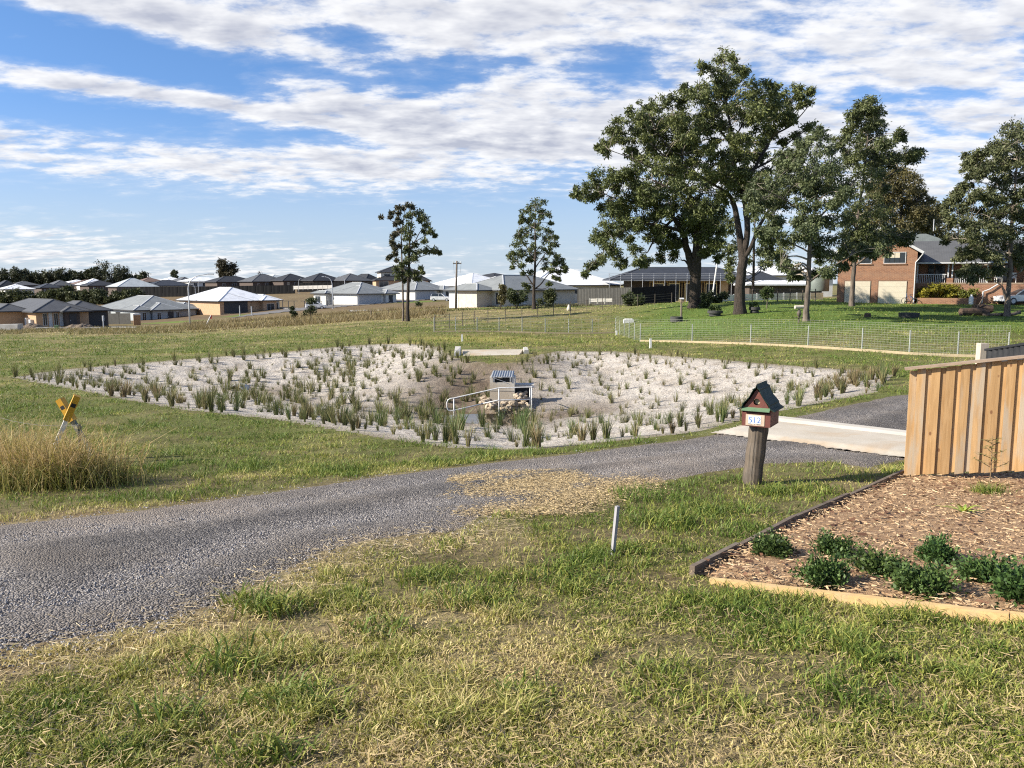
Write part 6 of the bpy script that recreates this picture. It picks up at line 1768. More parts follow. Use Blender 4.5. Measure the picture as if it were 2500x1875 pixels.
# far estate: px of left eave end, eave row, width, distance, roof
def far_house(label, x0, x1, pye, pyr, Y, roof, wall=W_DK, two=None):
    wd = (x1 - x0) * Y / F
    rise = (pye - pyr) * Y / F
    dp = 11.0
    r = min(wd, dp) / 2 + .5
    house(label, x0 + (x1 - x0) * .12, pye, Y, RT * .9, [(0, 0, wd * .95, dp)], roof, wall, cap=roof, pitch=math.degrees(math.atan(rise / r)), group='far estate houses', deep=3.5,
          openings=[(0, 'f', wd * .12, wd * .2, -1.9, -.6, 'window'), (0, 'f', wd * .35, wd * .45, -1.9, -.5, 'window'), (0, 'f', wd * .62, wd * .72, -1.9, -.5, 'window')])
for a in [('far house with dark roof at the left picture edge', -6, 36, 700, 684, 320, R_DARK), ('far house with white roof behind the hedge at left', 4, 70, 706, 694, 290, R_WHITE, W_WHITE), ('far house with grey roof behind the white one at left', 30, 84, 696, 686, 330, R_MID),
          ('far house with navy roof behind the hedge', 96, 140, 702, 692, 300, R_NAVY), ('far house with blue grey roof left of the white far roofs', 124, 172, 697, 684, 310, R_MID), ('far house with low white roof behind the blue grey one', 166, 214, 690, 683, 350, R_WHITE, W_WHITE), ('far house with brown grey roof at the tree line', 178, 246, 694, 682, 335, R_BROWN),
          ('far house with bright white roof below the biggest far tree', 200, 262, 695, 680, 300, R_WHITE, W_WHITE), ('far house with charcoal roof in front of the bright white one', 208, 282, 697, 684, 285, R_DARK), ('far house with big pale grey roof above the bare paddock', 278, 374, 700, 679, 262, R_PALE, W_DK), ('far house with brown roof right of the tree line', 340, 396, 688, 677, 370, R_BROWN),
          ('far house with navy roof and cream wall, behind the lamp', 358, 462, 697, 684, 275, R_NAVY, W_CREAM), ('far house with small white roof on the skyline', 404, 444, 684, 677, 390, R_WHITE, W_WHITE), ('far house with grey roof beside the small white one', 432, 478, 688, 676, 350, R_MID), ('far house with long white roof behind the street lamp', 450, 545, 687, 676, 320, R_WHITE, W_WHITE),
          ('far house with black roof and solar panels below the round tree', 517, 624, 688, 674, 300, R_DARK), ('far house with dark grey roof right of the black one', 606, 698, 687, 669, 292, R_MID), ('far house with pale roof peeping between dark roofs', 660, 692, 678, 670, 380, R_PALE), ('far house with charcoal roof, left of three alike', 682, 764, 685, 668, 290, R_DARK),
          ('far house with charcoal roof, middle of three alike', 755, 842, 685, 667, 288, R_DARK), ('far house with slate roof, right of three alike', 834, 912, 685, 667, 288, R_MID), ('far house with flat dark roof before the two storey one', 888, 932, 684, 668, 300, R_DARK), ('far house with dark roof just visible above the white roof at the power pole', 1196, 1268, 676, 666, 300, R_DARK),
          ('far house with black roof right of the two storey house', 1010, 1055, 686, 668, 300, R_DARK)]:
    far_house(*a)
house('two storey far house with dark roof behind the twin trunks', 930, 664, 270, RT * .35, [(0, 0, 13, 10)], R_DARK, W_CREAM, pitch=21, cap=R_DARK, deep=3, openings=[(0, 'f', 1, 3, -2, -.6, 'window'), (0, 'f', 5, 6.5, -2, -.6, 'window')], group='far estate houses')
house('lower wing with dark skirt roof of the two storey far house', 918, 684, 266, RT * .35, [(0, 0, 17, 9)], R_DARK, W_TAN, pitch=20, cap=R_DARK, deep=4, openings=[(0, 'f', 1, 4, -2.2, -.3, 'window')], group='far estate houses')

# ---- house under construction with scaffold rails
def unfinished():
    Y = 140.0; s = Y / F
    e = P(1500, 684, Y); g0 = gzf(e.x, Y); base = Vector((e.x, Y, g0)); H = e.z - g0
    t = thing('unfinished_house', 'timber framed house under construction with dark roof and scaffold guard rails', 'house', base)
    L = 345 * s
    mr = MB(); mc = []; mg = []
    hip(mr, mc, mg, 0, 0, L, 11, H + .1, .7, math.radians(19))
    ro = mr.build('roof', R_NAVY, t)
    for p, q, cw in mc: MB().beam(p, q, cw, .06).build('ridge_cap', R_NAVY, ro)
    for p, q in mg: MB().beam(p, q, .13, .17).build('gutter', T_DARK, ro)
    pine = pm('frame_pine', (.68, .46, .20), (.60, .39, .16), 4, .8, .1); ply = pm('ply_sheet', (.50, .33, .17), (.44, .28, .14), 2, .8, .1)
    MB().box(3, 1.2, -4, L, 10.5, H).build('inner_wall', W_DK, t)
    for k in range(60):
        x = 6 + k * .42
        if x > L * .72: break
        MB().box(x, 0, -3.0, x + .07, .1, H).build('stud', pine, t)
    for z in (H - .1, H - .35): MB().box(6, -.02, z, L * .72, .07, z + .09).build('wall_plate', pine, t)
    for x in (6.5, 9.2, 12.0, 15.5):
        f = MB(); f.box(x, -.12, .3, x + 1.9, -.06, .42); f.box(x, -.12, H - .65, x + 1.9, -.06, H - .5); f.box(x, -.12, .42, x + .12, -.06, H - .65); f.box(x + 1.78, -.12, .42, x + 1.9, -.06, H - .65)
        w_ = f.build('window_frame', pm('raw_window_timber', (.78, .62, .32), None, 4, .8, 0), t)
        MB().box(x + .125, -.08, .425, x + 1.775, -.05, H - .655).build('pane', M_GLASS, w_)
    MB().box(L * .74, -.1, -3, L * .80, -.04, H - .1).build('ply_panel', ply, t)
    MB().box(L * .86, -.1, -3, L * .93, -.04, H - .1).build('ply_panel', pm('orange_ply', (.46, .22, .10), None, 2, .8, .1), t)
    MB().box(-.3, -1.0, H - .6, -.1, 10, H).build('wall_panel', W_TAN, t) if False else None
    for k in range(15):
        x = -1.0 + k * (L + 2) / 14
        MB().tube([(x, -1.2, -.4), (x, -1.2, H + 1.15)], .035, 6).build('scaffold_standard', M_GALV, t)
    for z in (H + .35, H + .72, H + 1.05):
        MB().tube([(-1.2, -1.25, z), (L + 1.2, -1.25, z)], .03, 6).build('guard_rail', M_GALV, t)
    MB().box(-1, -1.15, H - .12, L + 1, -.75, H - .06).build('scaffold_deck', M_GALV, t)
unfinished()
# ---- corrugated fences
def panel_fence(name, label, pts, h, mat, step=.12, amp=.03):
    """pts: (px, py of top, Y)"""
    top = [P(*p) for p in pts]; b = top[0].copy(); b.z = gzf(b.x, b.y)
    t = thing(name, label, 'fence', b)
    for a, c in zip(top[:-1], top[1:]):
        d = c - a; dh = Vector((d.x, d.y, 0)); L = dh.length; dh.normalize(); nr = Vector((dh.y, -dh.x, 0))
        npan = max(int(L / 2.4), 1)
        for k in range(npan):
            mb = MB(); prev = None; m = max(int(L / npan / step), 3)
            for i in range(m + 1):
                f = (k + i / m) / npan; p = a.lerp(c, f) + nr * (amp if i % 2 else 0); zb = gzf(p.x, p.y) - .2
                zb = min(zb, p.z - h)
                cur = ((p.x, p.y, zb), (p.x, p.y, p.z))
                if prev: mb.add([prev[0], cur[0], cur[1], prev[1]], [(0, 1, 2, 3)])
                prev = cur
            mb.build('panel', mat, t, off=b)
            p = a.lerp(c, k / npan)
            MB().box(p.x - .04, p.y - .04, p.z - h - .2, p.x + .04, p.y + .04, p.z + .03).build('post', mat, t, off=b)
        MB().beam(a + Vector((0, 0, .01)), c + Vector((0, 0, .01)), .07, .05).build('top_rail', mat, t, off=b)
    return t
C_GREY = pm('woodland_grey_steel', (.090, .088, .080), (.075, .073, .067), 2, .65, .05, spec=.2); C_BLK = pm('monument_steel', (.010, .010, .0105), (.014, .014, .0145), 2, .75, .05, spec=.2)
panel_fence('steel_fence', 'grey ribbed steel fence between the corner house and the bush', [(1410, 705, 122), (1542, 702, 118)], 1.8, C_GREY)
panel_fence('steel_fence', 'near black steel fence running up to the timber framed house', [(1543, 703, 117.8), (1650, 697, 124)], 1.8, C_BLK)
panel_fence('steel_fence', 'long dark boundary fence of the far estate behind the bare paddock', [(285, 701, 258), (470, 700, 255), (720, 696, 252)], 1.7, C_BLK, step=.6)
panel_fence('steel_fence', 'dark side fence between the grey roofed and the dark roofed houses', [(262, 766, 150), (318, 765, 148)], 1.8, C_GREY)
panel_fence('steel_fence', 'dark fence in front of the three alike far roofs', [(725, 690, 262), (905, 688, 258)], 1.6, C_BLK, step=.6)
def wall_run(name, label, pts, h, n, mat, capm=None, post=None):
    """low retaining wall of sleepers between posts; pts: (px, py of top, Y)"""
    top = [P(*p) for p in pts]; b = top[0].copy(); b.z = gzf(b.x, b.y)
    t = thing(name, label, 'retaining wall', b)
    for a, c in zip(top[:-1], top[1:]):
        for k in range(n):
            p, q = a.lerp(c, k / n), a.lerp(c, (k + 1) / n); d = (q - p).normalized()
            for j in range(2):
                z = -h * (j + .5) / 2
                MB().beam(p + d * .02 + Vector((0, 0, z)), q - d * .02 + Vector((0, 0, z)), .10, h / 2 - .025).build('sleeper', mat, t, off=b)
            MB().box(p.x - .06, p.y - .10, p.z - h - .3, p.x + .06, p.y + .06, p.z + .06).build('post', post or mat, t, off=b)
    return t
W_PALEW = pm('pale_sleeper_concrete', (.62, .59, .54), (.54, .51, .46), 2, .85, .15)
wall_run('retaining_wall', 'low white block retaining wall behind the twin trunks', [(852, 757, 140), (1120, 754, 138)], .85, 14, W_PALEW)
wall_run('retaining_wall', 'pale low wall in front of the dark far fence', [(716, 698, 240), (812, 696, 236)], 1.0, 8, W_PALEW)
wall_run('retaining_wall', 'white concrete sleeper retaining wall behind the lawn trees', [(1745, 722, 88), (1815, 718, 90), (2010, 714, 92)], 1.0, 6, pm('white_sleeper_concrete', (.72, .72, .70), (.62, .62, .60), 2, .8, .15), post=M_GALV)
wall_run('retaining_wall', 'short pale retaining wall below the grey ribbed fence', [(1440, 729, 118), (1495, 728, 117)], .5, 3, W_PALEW)
# black pool-type fence frames by the white house
def frame_fence():
    b = P(690, 742, 176); b.z = gzf(b.x, b.y); s = 176 / F
    t = thing('panel_frame_fence', 'dark post and frame fence beside the white roofed house', 'fence', b)
    for k in range(9):
        x = k * 14 * s + (1 if k > 2 else 0)
        MB().box(x - .06, -.06, -.4, x + .06, .06, 20 * s).build('post', T_DARK, t)
    for x0, x1 in ((0, 28), (44, 112)):
        MB().box(x0 * s, -.04, 19.4 * s, x1 * s + .8, .04, 20.5 * s).build('top_rail', T_DARK, t)
        MB().box(x0 * s, .0, 0 * s, x1 * s + .8, .05, 3.6 * s).build('plinth', W_PALEW, t)
frame_fence()

# ================================================================== brick house
def brick_house():
    Y = 83.0; rot = math.radians(-23.6)
    b = P(2042, 739, Y); b.z = gzf(b.x, b.y)
    t = thing('brick_house', 'two storey red brick house with twin cream garage doors and a verandah wing', 'house', b, rot)
    Wd, Dp, E = 7.1, 10.0, 5.1
    slope = math.tan(math.radians(31)); apex = E + (Wd / 2) * slope
    w_ = MB(); w_.extrude([(0, -.6), (Wd, -.6), (Wd, E), (Wd / 2, apex), (0, E)], 'y', 0, Dp)
    w_.build('wall', M_BRICK, t)
    for k, (x0, x1) in enumerate(((.72, 3.05), (3.8, 6.30))):
        MB().box(x0 - .08, -.012, -.3, x1 + .08, -.002, 2.16).build('door_surround', pm('dark_brown_border', (.16, .10, .07), None, 4, .8, .1), t)  # dark brown border lying flat on the wall round each door
        g = MB()
        g.box(x0, -.06, -.3, x1, -.014, 2.08)
        d = g.build('garage_door', M_CREAM, t)
        for q in range(1, 4):
            MB().box(x0 + .01, -.066, q * .52 - .008, x1 - .01, -.061, q * .52 + .008).build('groove_shade_strip', pm('door_groove_shade', (.46, .42, .33), None, 3, .6, 0), d)  # raised strips, groove shade put into their darker cream
    def window(x0, x1, z0, z1, n, blind):
        f = MB(); e_ = .06
        f.box(x0, -.06, z0, x1, -.004, z0 + e_); f.box(x0, -.06, z1 - e_, x1, -.004, z1); f.box(x0, -.06, z0 + e_, x0 + e_, -.004, z1 - e_); f.box(x1 - e_, -.06, z0 + e_, x1, -.004, z1 - e_)
        fo = f.build('window', T_LIGHT, t)
        MB().box(x0 - .1, -.10, z0 - .09, x1 + .1, -.003, z0 - .004).build('sill', M_BRICK, fo)
        for i in range(n):
            a = x0 + e_ + (x1 - x0 - 2 * e_) * i / n + .015; c = x0 + e_ + (x1 - x0 - 2 * e_) * (i + 1) / n - .015
            MB().box(a, -.03, z0 + e_, c, -.012, z1 - e_).build('pane', M_GLASS, fo)
            if blind and i in (0, 1, 2): MB().box(a + .01, -.045, z0 + (z1 - z0) * .5, c - .01, -.035, z1 - e_).build('blind', M_CREAM, fo)
    window(4.13, 6.1, 3.80, 4.92, 4, True); window(1.85, 3.05, 3.80, 4.92, 2, False)
    rf = MB(); ov = .5; zt = .12
    for sgn in (-1, 1):
        xe = Wd / 2 + sgn * (Wd / 2 + ov); ze = E - ov * slope
        rf.hexa([Vector(v) for v in [(xe, -ov, ze), (Wd / 2, -ov, apex), (Wd / 2, Dp + ov, apex), (xe, Dp + ov, ze), (xe, -ov, ze + zt), (Wd / 2, -ov, apex + zt), (Wd / 2, Dp + ov, apex + zt), (xe, Dp + ov, ze + zt)]])
    ro = rf.build('roof', R_GREEN, t)
    for sgn in (-1, 1):
        xe = Wd / 2 + sgn * (Wd / 2 + ov); ze = E - ov * slope
        MB().beam((xe, -ov - .02, ze), (Wd / 2, -ov - .02, apex), .05, .24).build('barge_board', T_LIGHT, ro)
        MB().beam((xe + sgn * .06, -ov, ze + .02), (xe + sgn * .06, Dp + ov, ze + .02), .12, .14).build('gutter', T_LIGHT, ro)
    MB().tube([(Wd + .45, -.55, E - .4), (Wd + .12, -.12, E - .9), (Wd - .12, -.07, E - 1.2), (Wd - .12, -.07, 0)], .05, 8).build('downpipe', T_LIGHT, t)
    # verandah wing, set back, floor raised
    x0, x1, y0, fl = Wd, Wd + 15.0, 1.6, 1.85
    MB().box(x0 + .005, y0 + 2.2, -.6, x1, y0 + 9, 3.9).build('wing_wall', M_BRICK, t)
    MB().box(x0 + .01, y0, -.6, x1, y0 + 2.195, fl).build('verandah_base', M_BRICK, t)
    MB().box(x0 + .012, y0 - .06, fl + .002, x1 + .05, y0 + 2.19, fl + .09).build('verandah_floor', M_CAP, t)
    r2 = MB()
    ez, rz, ry = 3.85, 6.1, y0 + 4.8
    r2.hexa([Vector(v) for v in [(x0 - .3, y0 - .5, ez), (x1 + .5, y0 - .5, ez), (x1 - 3, ry, rz), (x0 - .3, ry, rz), (x0 - .3, y0 - .5, ez + .1), (x1 + .5, y0 - .5, ez + .1), (x1 - 3, ry, rz + .1), (x0 - .3, ry, rz + .1)]])
    r2.hexa([Vector(v) for v in [(x0 - .3, ry, rz - .002), (x1 - 3, ry, rz - .002), (x1 + .5, ry + 5, ez), (x0 - .3, ry + 5, ez), (x0 - .3, ry, rz + .097), (x1 - 3, ry, rz + .097), (x1 + .5, ry + 5, ez + .1), (x0 - .3, ry + 5, ez + .1)]])
    r2 = r2.build('verandah_roof', R_MID, t)
    MB().beam((x0 - .2, y0 - .52, ez), (x1 + .5, y0 - .52, ez), .10, .14).build('gutter', T_LIGHT, r2)
    r3 = MB(); hip(r3, [], [], x0 - 3.4, ry - .8, x0 + 5, ry + 7, 5.2, .4, math.radians(24)); r3.build('rear_roof', R_GREEN, t)
    MB().tube([(x0 + 1.6, ry, 7.2), (x0 + 1.6, ry, 8.4)], .04, 6).build('vent_pipe', M_GALV, r2)
    for x in (x0 + .15, x0 + 2.85, x0 + 3.2, x0 + 6.2, x0 + 9.3, x0 + 12.2, x1 - .1):
        MB().box(x - .06, y0 + .02, fl + .09, x + .06, y0 + .14, ez + .1).build('verandah_post', T_LIGHT if x != x0 + 9.3 else M_CAP, t)
    MB().box(x0 + 2.75, y0 - .03, fl - .9, x0 + 3.3, y0 + .2, fl + .55).build('brick_pier', M_BRICK, t)
    for a, c in ((x0 + .25, x0 + 2.7), (x0 + 3.4, x0 + 6.1), (x0 + 9.4, x0 + 12.1), (x0 + 12.3, x1 - .2)):
        rl = MB().box(a, y0 + .05, fl + .86, c, y0 + .12, fl + .94).build('hand_rail', T_LIGHT, t)
        k = 0; xx = a + .08
        while xx < c:
            MB().box(xx - .022, y0 + .065, fl + .1, xx + .022, y0 + .105, fl + .855).build('baluster', T_LIGHT, rl); xx += .16
    for a, c in ((x0 + 1.2, x0 + 1.75), (x0 + 1.85, x0 + 2.7), (x0 + 7.2, x0 + 8.6)):
        f = MB().box(a, y0 + 2.13, fl + .2, c, y0 + 2.196, 3.7).build('window', T_DARK, t)
        MB().box(a + .06, y0 + 2.10, fl + .3, c - .06, y0 + 2.127, 3.62).build('pane', M_GLASS, f)
    MB().box(x0 + .2, -.35, -.3, x0 + 5.2, .35, .48).build('garden_wall', M_BRICK, t)
    MB().tube([(x0 + 7.1, y0 - .2, fl - .05), (x0 + 6.4, y0 - .25, fl - .55), (x0 + 5.9, y0 - .25, fl - .75), (x0 + 5.85, y0 - .25, 0)], .06, 8).build('downpipe', T_LIGHT, t)
    return t, b, rot
_bh, BHB, BHR = brick_house()
def bh(x, y, z=0.0):
    v = Matrix.Rotation(BHR, 4, 'Z') @ Vector((x, y, z)) + BHB
    return v
for i, (hx, lab) in enumerate([(7.75, 'yellow leaved hedge shrub at the downpipe end of the verandah'), (9.0, 'bright yellow hedge shrub below the verandah railing'), (10.3, 'golden hedge shrub in the middle of the verandah bed'), (11.5, 'darker hedge shrub at the far end of the verandah bed')]):
    _p = bh(hx, .75)
    _o = bush('hedge_shrub', lab, 1250, 731, _p.y, 44, 44, 60 + i, cl(.07, .085, .015), cl(.36, .31, .03) if i < 3 else cl(.16, .17, .03), n=8, nl=260, ln=.16, group='hedge below the verandah')
    _o.location = (_p.x, _p.y, gzf(_p.x, _p.y) + .25)
# gear along the house front
def gear():
    p = bh(6.62, -.45); p.z = gzf(p.x, p.y)
    t = thing('bicycle', 'small blue bicycle leaning beside the garage door by the downpipe', 'bicycle', p, BHR)
    blue = pm('blue_frame', (.05, .12, .26), None, 5, .4, 0)
    for x in (-.02, .02):
        pass
    def wheel(cz, r):
        pts = [(0, math.cos(a) * r, cz + math.sin(a) * r) for a in np.linspace(0, 2 * math.pi, 19)]
        MB().tube(pts, .03, 6).build('wheel', M_RUBBER, t)
    R2 = t; t.rotation_euler = (0, 0, BHR + math.radians(75))
    for yy in (-.45, .45):
        pts = [(0, yy + math.cos(a) * .28, .30 + math.sin(a) * .28) for a in np.linspace(0, 2 * math.pi, 19)]
        MB().tube(pts, .03, 6).build('wheel', M_RUBBER, t)
    MB().tube([(0, -.45, .3), (0, -.1, .75), (0, .3, .8), (0, 0, .28), (0, -.1, .75)], .025, 6).build('frame', blue, t)
    MB().tube([(0, .45, .3), (0, .3, .8), (0, .28, 1.0)], .02, 6).build('fork', blue, t)
    MB().tube([(-.25, .28, 1.02), (.25, .28, 1.02)], .015, 6).build('handlebar', M_GALV, t)
    MB().box(-.07, -.24, .86, .07, .02, .92).build('saddle', M_RUBBER, t)
    p = bh(7.1 + 4.75, -.55); p.z = gzf(p.x, p.y)
    single('gas_cylinder', MB().lathe([(.12, 0), (.19, .02), (.20, .08), (.20, .62), (.17, .74), (.09, .80), (.09, .95), (.05, .95)], 16, p), M_WHITE, 'white gas cylinder standing at the end of the garden wall', 'gas cylinder', p, smooth=True)
    # plastic chairs on the verandah
    for i, (x, lab) in enumerate(((14.3, 'white plastic chair on the verandah, left of two'), (15.5, 'white plastic chair on the verandah, right of two, by the tree'))):
        p = bh(x, 2.2, 1.95)
        c = thing('plastic_chair', lab, 'chair', p, BHR + .3 - i * .5, 'white plastic chairs')
        MB().box(-.25, -.25, .42, .25, .25, .46).build('seat', M_WHITE, c)
        bk = MB()
        for k in range(5): bk.box(-.24 + k * .105, .22, .462, -.18 + k * .105, .25, .86)
        bk.box(-.25, .215, .862, .25, .255, .95); bk.build('backrest', M_WHITE, c)
        for sx in (-1, 1):
            MB().box(sx * .27 - .03, -.24, .62, sx * .27 + .03, .25, .655).build('armrest', M_WHITE, c)
            for sy in (-1, 1): MB().box(sx * .25 - .025, sy * .22 - .025, 0, sx * .25 + .025, sy * .22 + .025, .418).build('leg', M_WHITE, c)
    # water tank left of the house
    p = bh(-1.9, 3.0); p.z = gzf(p.x, p.y) + 1.0
    single('water_tank', MB().lathe([(1.0, 0), (1.02, .1), (1.02, 1.7), (.9, 1.9), (.2, 2.0)], 20, p), pm('grey_green_tank', (.16, .19, .17), (.13, .155, .14), 2, .6, .1), 'dull green round tank half hidden left of the brick house', 'water tank', p, smooth=True)
gear()

# ================================================================== cars
def car(label, px, pyb, Y, rot, paint, kind='hatch', name='parked_car'):
    b = P(px, pyb, Y); b.z = gzf(b.x, b.y)
    t = thing(name, label, 'car', b, rot)
    if kind == 'suv':
        L, body = 4.6, [(-2.3, .35), (-2.28, .95), (-2.15, 1.08), (-1.2, 1.10), (1.0, 1.06), (2.0, .95), (2.28, .75), (2.3, .35)]
        cab = [(-2.15, 1.08), (-1.85, 1.62), (-1.2, 1.70), (.2, 1.68), (1.05, 1.06)]
    elif kind == 'sedan':
        L, body = 4.6, [(-2.3, .32), (-2.28, .88), (-1.5, .95), (1.0, .93), (2.0, .80), (2.28, .62), (2.3, .32)]
        cab = [(-1.75, .94), (-1.1, 1.38), (-.3, 1.44), (.3, 1.40), (1.15, .93)]
    else:
        L, body = 4.2, [(-2.1, .35), (-2.08, .95), (-1.9, 1.02), (1.0, 1.0), (1.85, .85), (2.08, .66), (2.1, .35)]
        cab = [(-2.0, 1.0), (-1.65, 1.46), (-.9, 1.52), (.15, 1.48), (1.1, 1.0)]
    w2 = .88
    def loft(prof, ws):
        mb = MB(); n = len(prof); ks = []
        for yy, k in ws:
            cx = 0; base_z = min(p[1] for p in prof)
            mb.v += [(x * (k if abs(x) > 1 else 1), yy, base_z + (z - base_z) * (k ** .5)) for x, z in prof]
        for i in range(len(ws) - 1):
            for j in range(n):
                mb.f.append((i * n + j, i * n + (j + 1) % n, (i + 1) * n + (j + 1) % n, (i + 1) * n + j))
        mb.f.append(tuple(range(n))); mb.f.append(tuple(reversed(range((len(ws) - 1) * n, len(ws) * n))))
        return mb
    loft(body, [(-w2, .95), (-w2 * .8, 1.0), (w2 * .8, 1.0), (w2, .95)]).build('body', paint, t)
    c = MB(); n = len(cab)
    for yy, k in ((-.80, 0), (-.62, 1), (.62, 1), (.80, 0)): pass
    zb = cab[0][1] - .01
    for side in (-1, 1):
        for x, z in cab: c.v.append((x, side * (.82 - .22 * (z - zb) / .6), z))
    c.f = [tuple(range(n)), tuple(reversed(range(n, 2 * n)))] + [(i, i + n, (i + 1) % n + n, (i + 1) % n) for i in range(n)]
    cb = c.build('cabin', M_GLASS, t)
    r = MB(); up = [p for p in cab if p[1] > cab[0][1] + .3]
    r.v = [(x * .98, s_ * (.80 - .22 * (z - zb) / .6), z + .015) for s_ in (-1, 1) for x, z in up]; m = len(up)
    for i in range(m - 1): r.f.append((i, i + 1, m + i + 1, m + i))
    r.build('roof', paint, cb)
    for side in (-1, 1):
        for x0, x1, z0, z1 in ((cab[0][0], cab[1][0], cab[0][1], cab[1][1]), (cab[-1][0], cab[-2][0], cab[-1][1], cab[-2][1]), (-.35, -.35, zb, cab[2][1])):
            MB().beam((x0, side * .825, z0), (x1, side * (.825 - .22 * (z1 - zb) / .6), z1), .05, .09).build('pillar', paint, cb)
    for x in (-L / 2 + .78, L / 2 - .82):
        for side in (-1, 1):
            wl = MB(); pts = [(x, side * (w2 - .20), .33), (x, side * (w2 + .015), .33)]
            wl.tube(pts, .33, 18); wo = wl.build('wheel', M_RUBBER, t)
            MB().tube([(x, side * (w2 + .016), .33), (x, side * (w2 + .03), .33)], .21, 14).build('rim', M_GALV, wo)
    for side in (-1, 1):
        MB().box(L / 2 - .12, side * .62 - .16, .62, L / 2 - .015, side * .62 + .16, .76).build('headlight', T_LIGHT, t)
        MB().box(-L / 2 + .005, side * .66 - .12, .72, -L / 2 + .06, side * .66 + .12, .9).build('tail_light', pm('tail_red', (.3, .02, .015), None, 4, .3, 0), t)
    MB().box(-L / 2 + .2, -w2 + .03, .22, L / 2 - .2, w2 - .03, .36).build('sill', M_RUBBER, t)
    return t
C_WHITE = pm('white_car_paint', (.72, .73, .74), None, 2, .25, 0); C_SILV = pm('silver_car_paint', (.58, .60, .63), (.52, .54, .57), 2, .3, 0, metal=.3)
car('white hatchback parked on the far road behind the dark bush', 772, 763, 168, .10, C_WHITE)
car('white four wheel drive parked in front of the pale grey garage', 1077, 741, 184, -.15, C_WHITE, 'suv')
car('silver sedan cut by the right picture edge beside the verandah', 2492, 746, 78, math.pi + .12, C_SILV, 'sedan')
def caravan():
    b = P(251, 723, 236); b.z = gzf(b.x, b.y); s = 236 / F
    t = thing('caravan', 'silver caravan parked in front of the far hedge', 'caravan', b, .1)
    prof = [(-1.2, .5), (-1.25, 1.0), (-1.0, 2.0), (-.6, 2.35), (.7, 2.35), (1.15, 1.9), (1.25, 1.0), (1.2, .5)]
    MB().extrude(prof, 'y', -1, 1).build('body', C_SILV, t)
    for yy in (-1.01, 1.01): MB().box(-.6, min(yy, yy * .99), 1.2, .5, max(yy, yy * .99) + .02, 1.8).build('window', M_GLASS, t)
    for yy in (-.9, .9): MB().tube([(0, yy - .1, .35), (0, yy + .1, .35)], .35, 14).build('wheel', M_RUBBER, t)
caravan()

# ================================================================== street furniture
def lamp(label, px, pyb, pyt, Y, arm_px, mat=M_GALV, r=.10):
    b = P(px, pyb, Y); b.z = gzf(b.x, b.y); s = Y / F
    t = thing('street_lamp', label, 'street lamp', b, 0, 'street lamps')
    H = P(px, pyt, Y).z - b.z; A = arm_px * s
    pts = [(0, 0, -.3), (0, 0, H * .35), (0, 0, H * .72)]
    sg = 1 if A > 0 else -1
    n = 9
    for i in range(1, n + 1):
        a = i / n * math.pi / 2
        pts.append((A * .62 * (1 - math.cos(a)), 0, H * .72 + H * .26 * math.sin(a)))
    pts.append((A * .92, 0, H * 1.0))
    MB().tube(pts, [r * 1.1, r, r * .85] + [r * .7 - r * .03 * i for i in range(n)] + [r * .4], 8).build('pole', mat, t, smooth=True)
    MB().box(min(A * .88, A * 1.12), -.14, H * .985, max(A * .88, A * 1.12), .14, H * 1.01).build('luminaire', mat, t)
    MB().box(-.16, -.16, -.3, .16, .16, .06).build('base_plate', mat, t)
lamp('tall curved street lamp standing before the white roofed house', 465, 815, 669, 112, 56, r=.10)
lamp('curved street lamp behind the tall one, showing above the white roof', 477, 716, 694, 235, -12, r=.07)
lamp('curved street lamp beside the white rendered house, behind the hatchback', 813, 766, 675, 164, -22)
lamp('small curved street lamp on the skyline right of the curved pair', 842, 708, 675, 250, -14)
lamp('thin street lamp on the bare paddock before the dark far fence', 730, 716, 680, 250, 6, r=.06)
lamp('thin street lamp left of the black far roof', 485, 712, 684, 250, 3, r=.06)
def power_pole():
    b = P(1113, 765, 118); b.z = gzf(b.x, b.y); H = P(1117, 637, 118).z - b.z
    t = thing('power_pole', 'weathered timber power pole with a short crossarm', 'power pole', b)
    MB().tube([(0, 0, -.4), (.08, 0, H * .5), (.2, 0, H)], [.17, .145, .115], 12).build('pole', M_OLDPOST, t, smooth=True)
    MB().box(-.35, -.06, H - .42, .85, .06, H - .28).build('crossarm', M_OLDPOST, t)
    for x in (-.3, .1, .45, .8): MB().lathe([(.03, 0), (.06, .05), (.05, .14), (.07, .18), (.02, .24)], 8, (x, 0, H - .28)).build('insulator', M_WHITE, t)
    for x in (-.3, .8):
        MB().tube([(x, 0, H - .4), (x * .9 + .02, .05, H * .86), (x * .75 + .05, 0, H * .74)], .012, 5).build('cable', M_DARKWIRE, t)
power_pole()
def simple_post(name, label, cat, px, pyb, pyt, Y, wpx, mat, lean=0, head=None, group=None):
    b = P(px, pyb, Y); b.z = gzf(b.x, b.y); s = Y / F; H = max(P(px, pyt, Y).z - b.z, .3)
    t = thing(name, label, cat, b, 0, group); dx_ = lean * s
    MB().tube([(0, 0, -.2), (dx_ * .5, 0, H * .5), (dx_, 0, H)], wpx * s / 2, 8).build('shaft', mat, t)
    if head:
        wz, hz, hm = head
        MB().box(dx_ - wz * s / 2, -.03, H - hz * s, dx_ + wz * s / 2, .03, H + .02).build('head', hm, t)
    return t
red = pm('red_plastic', (.50, .07, .04), None, 5, .5, 0)
simple_post('leaning_marker', 'thin white stake with a red cap leaning on the weedy verge', 'stake', 502, 814, 770, 108, 2.4, M_WHITE, 15, (4.5, 8, red))
simple_post('sign_post', 'grey post with a small pale sign plate by the dirt heaps', 'sign', 254, 816, 771, 112, 2.6, M_GALV, 0, (5, 12, T_LIGHT))
simple_post('sign_post', 'thin grey post in front of the white roofed house garage', 'sign', 586, 776, 746, 160, 2.2, M_GALV)
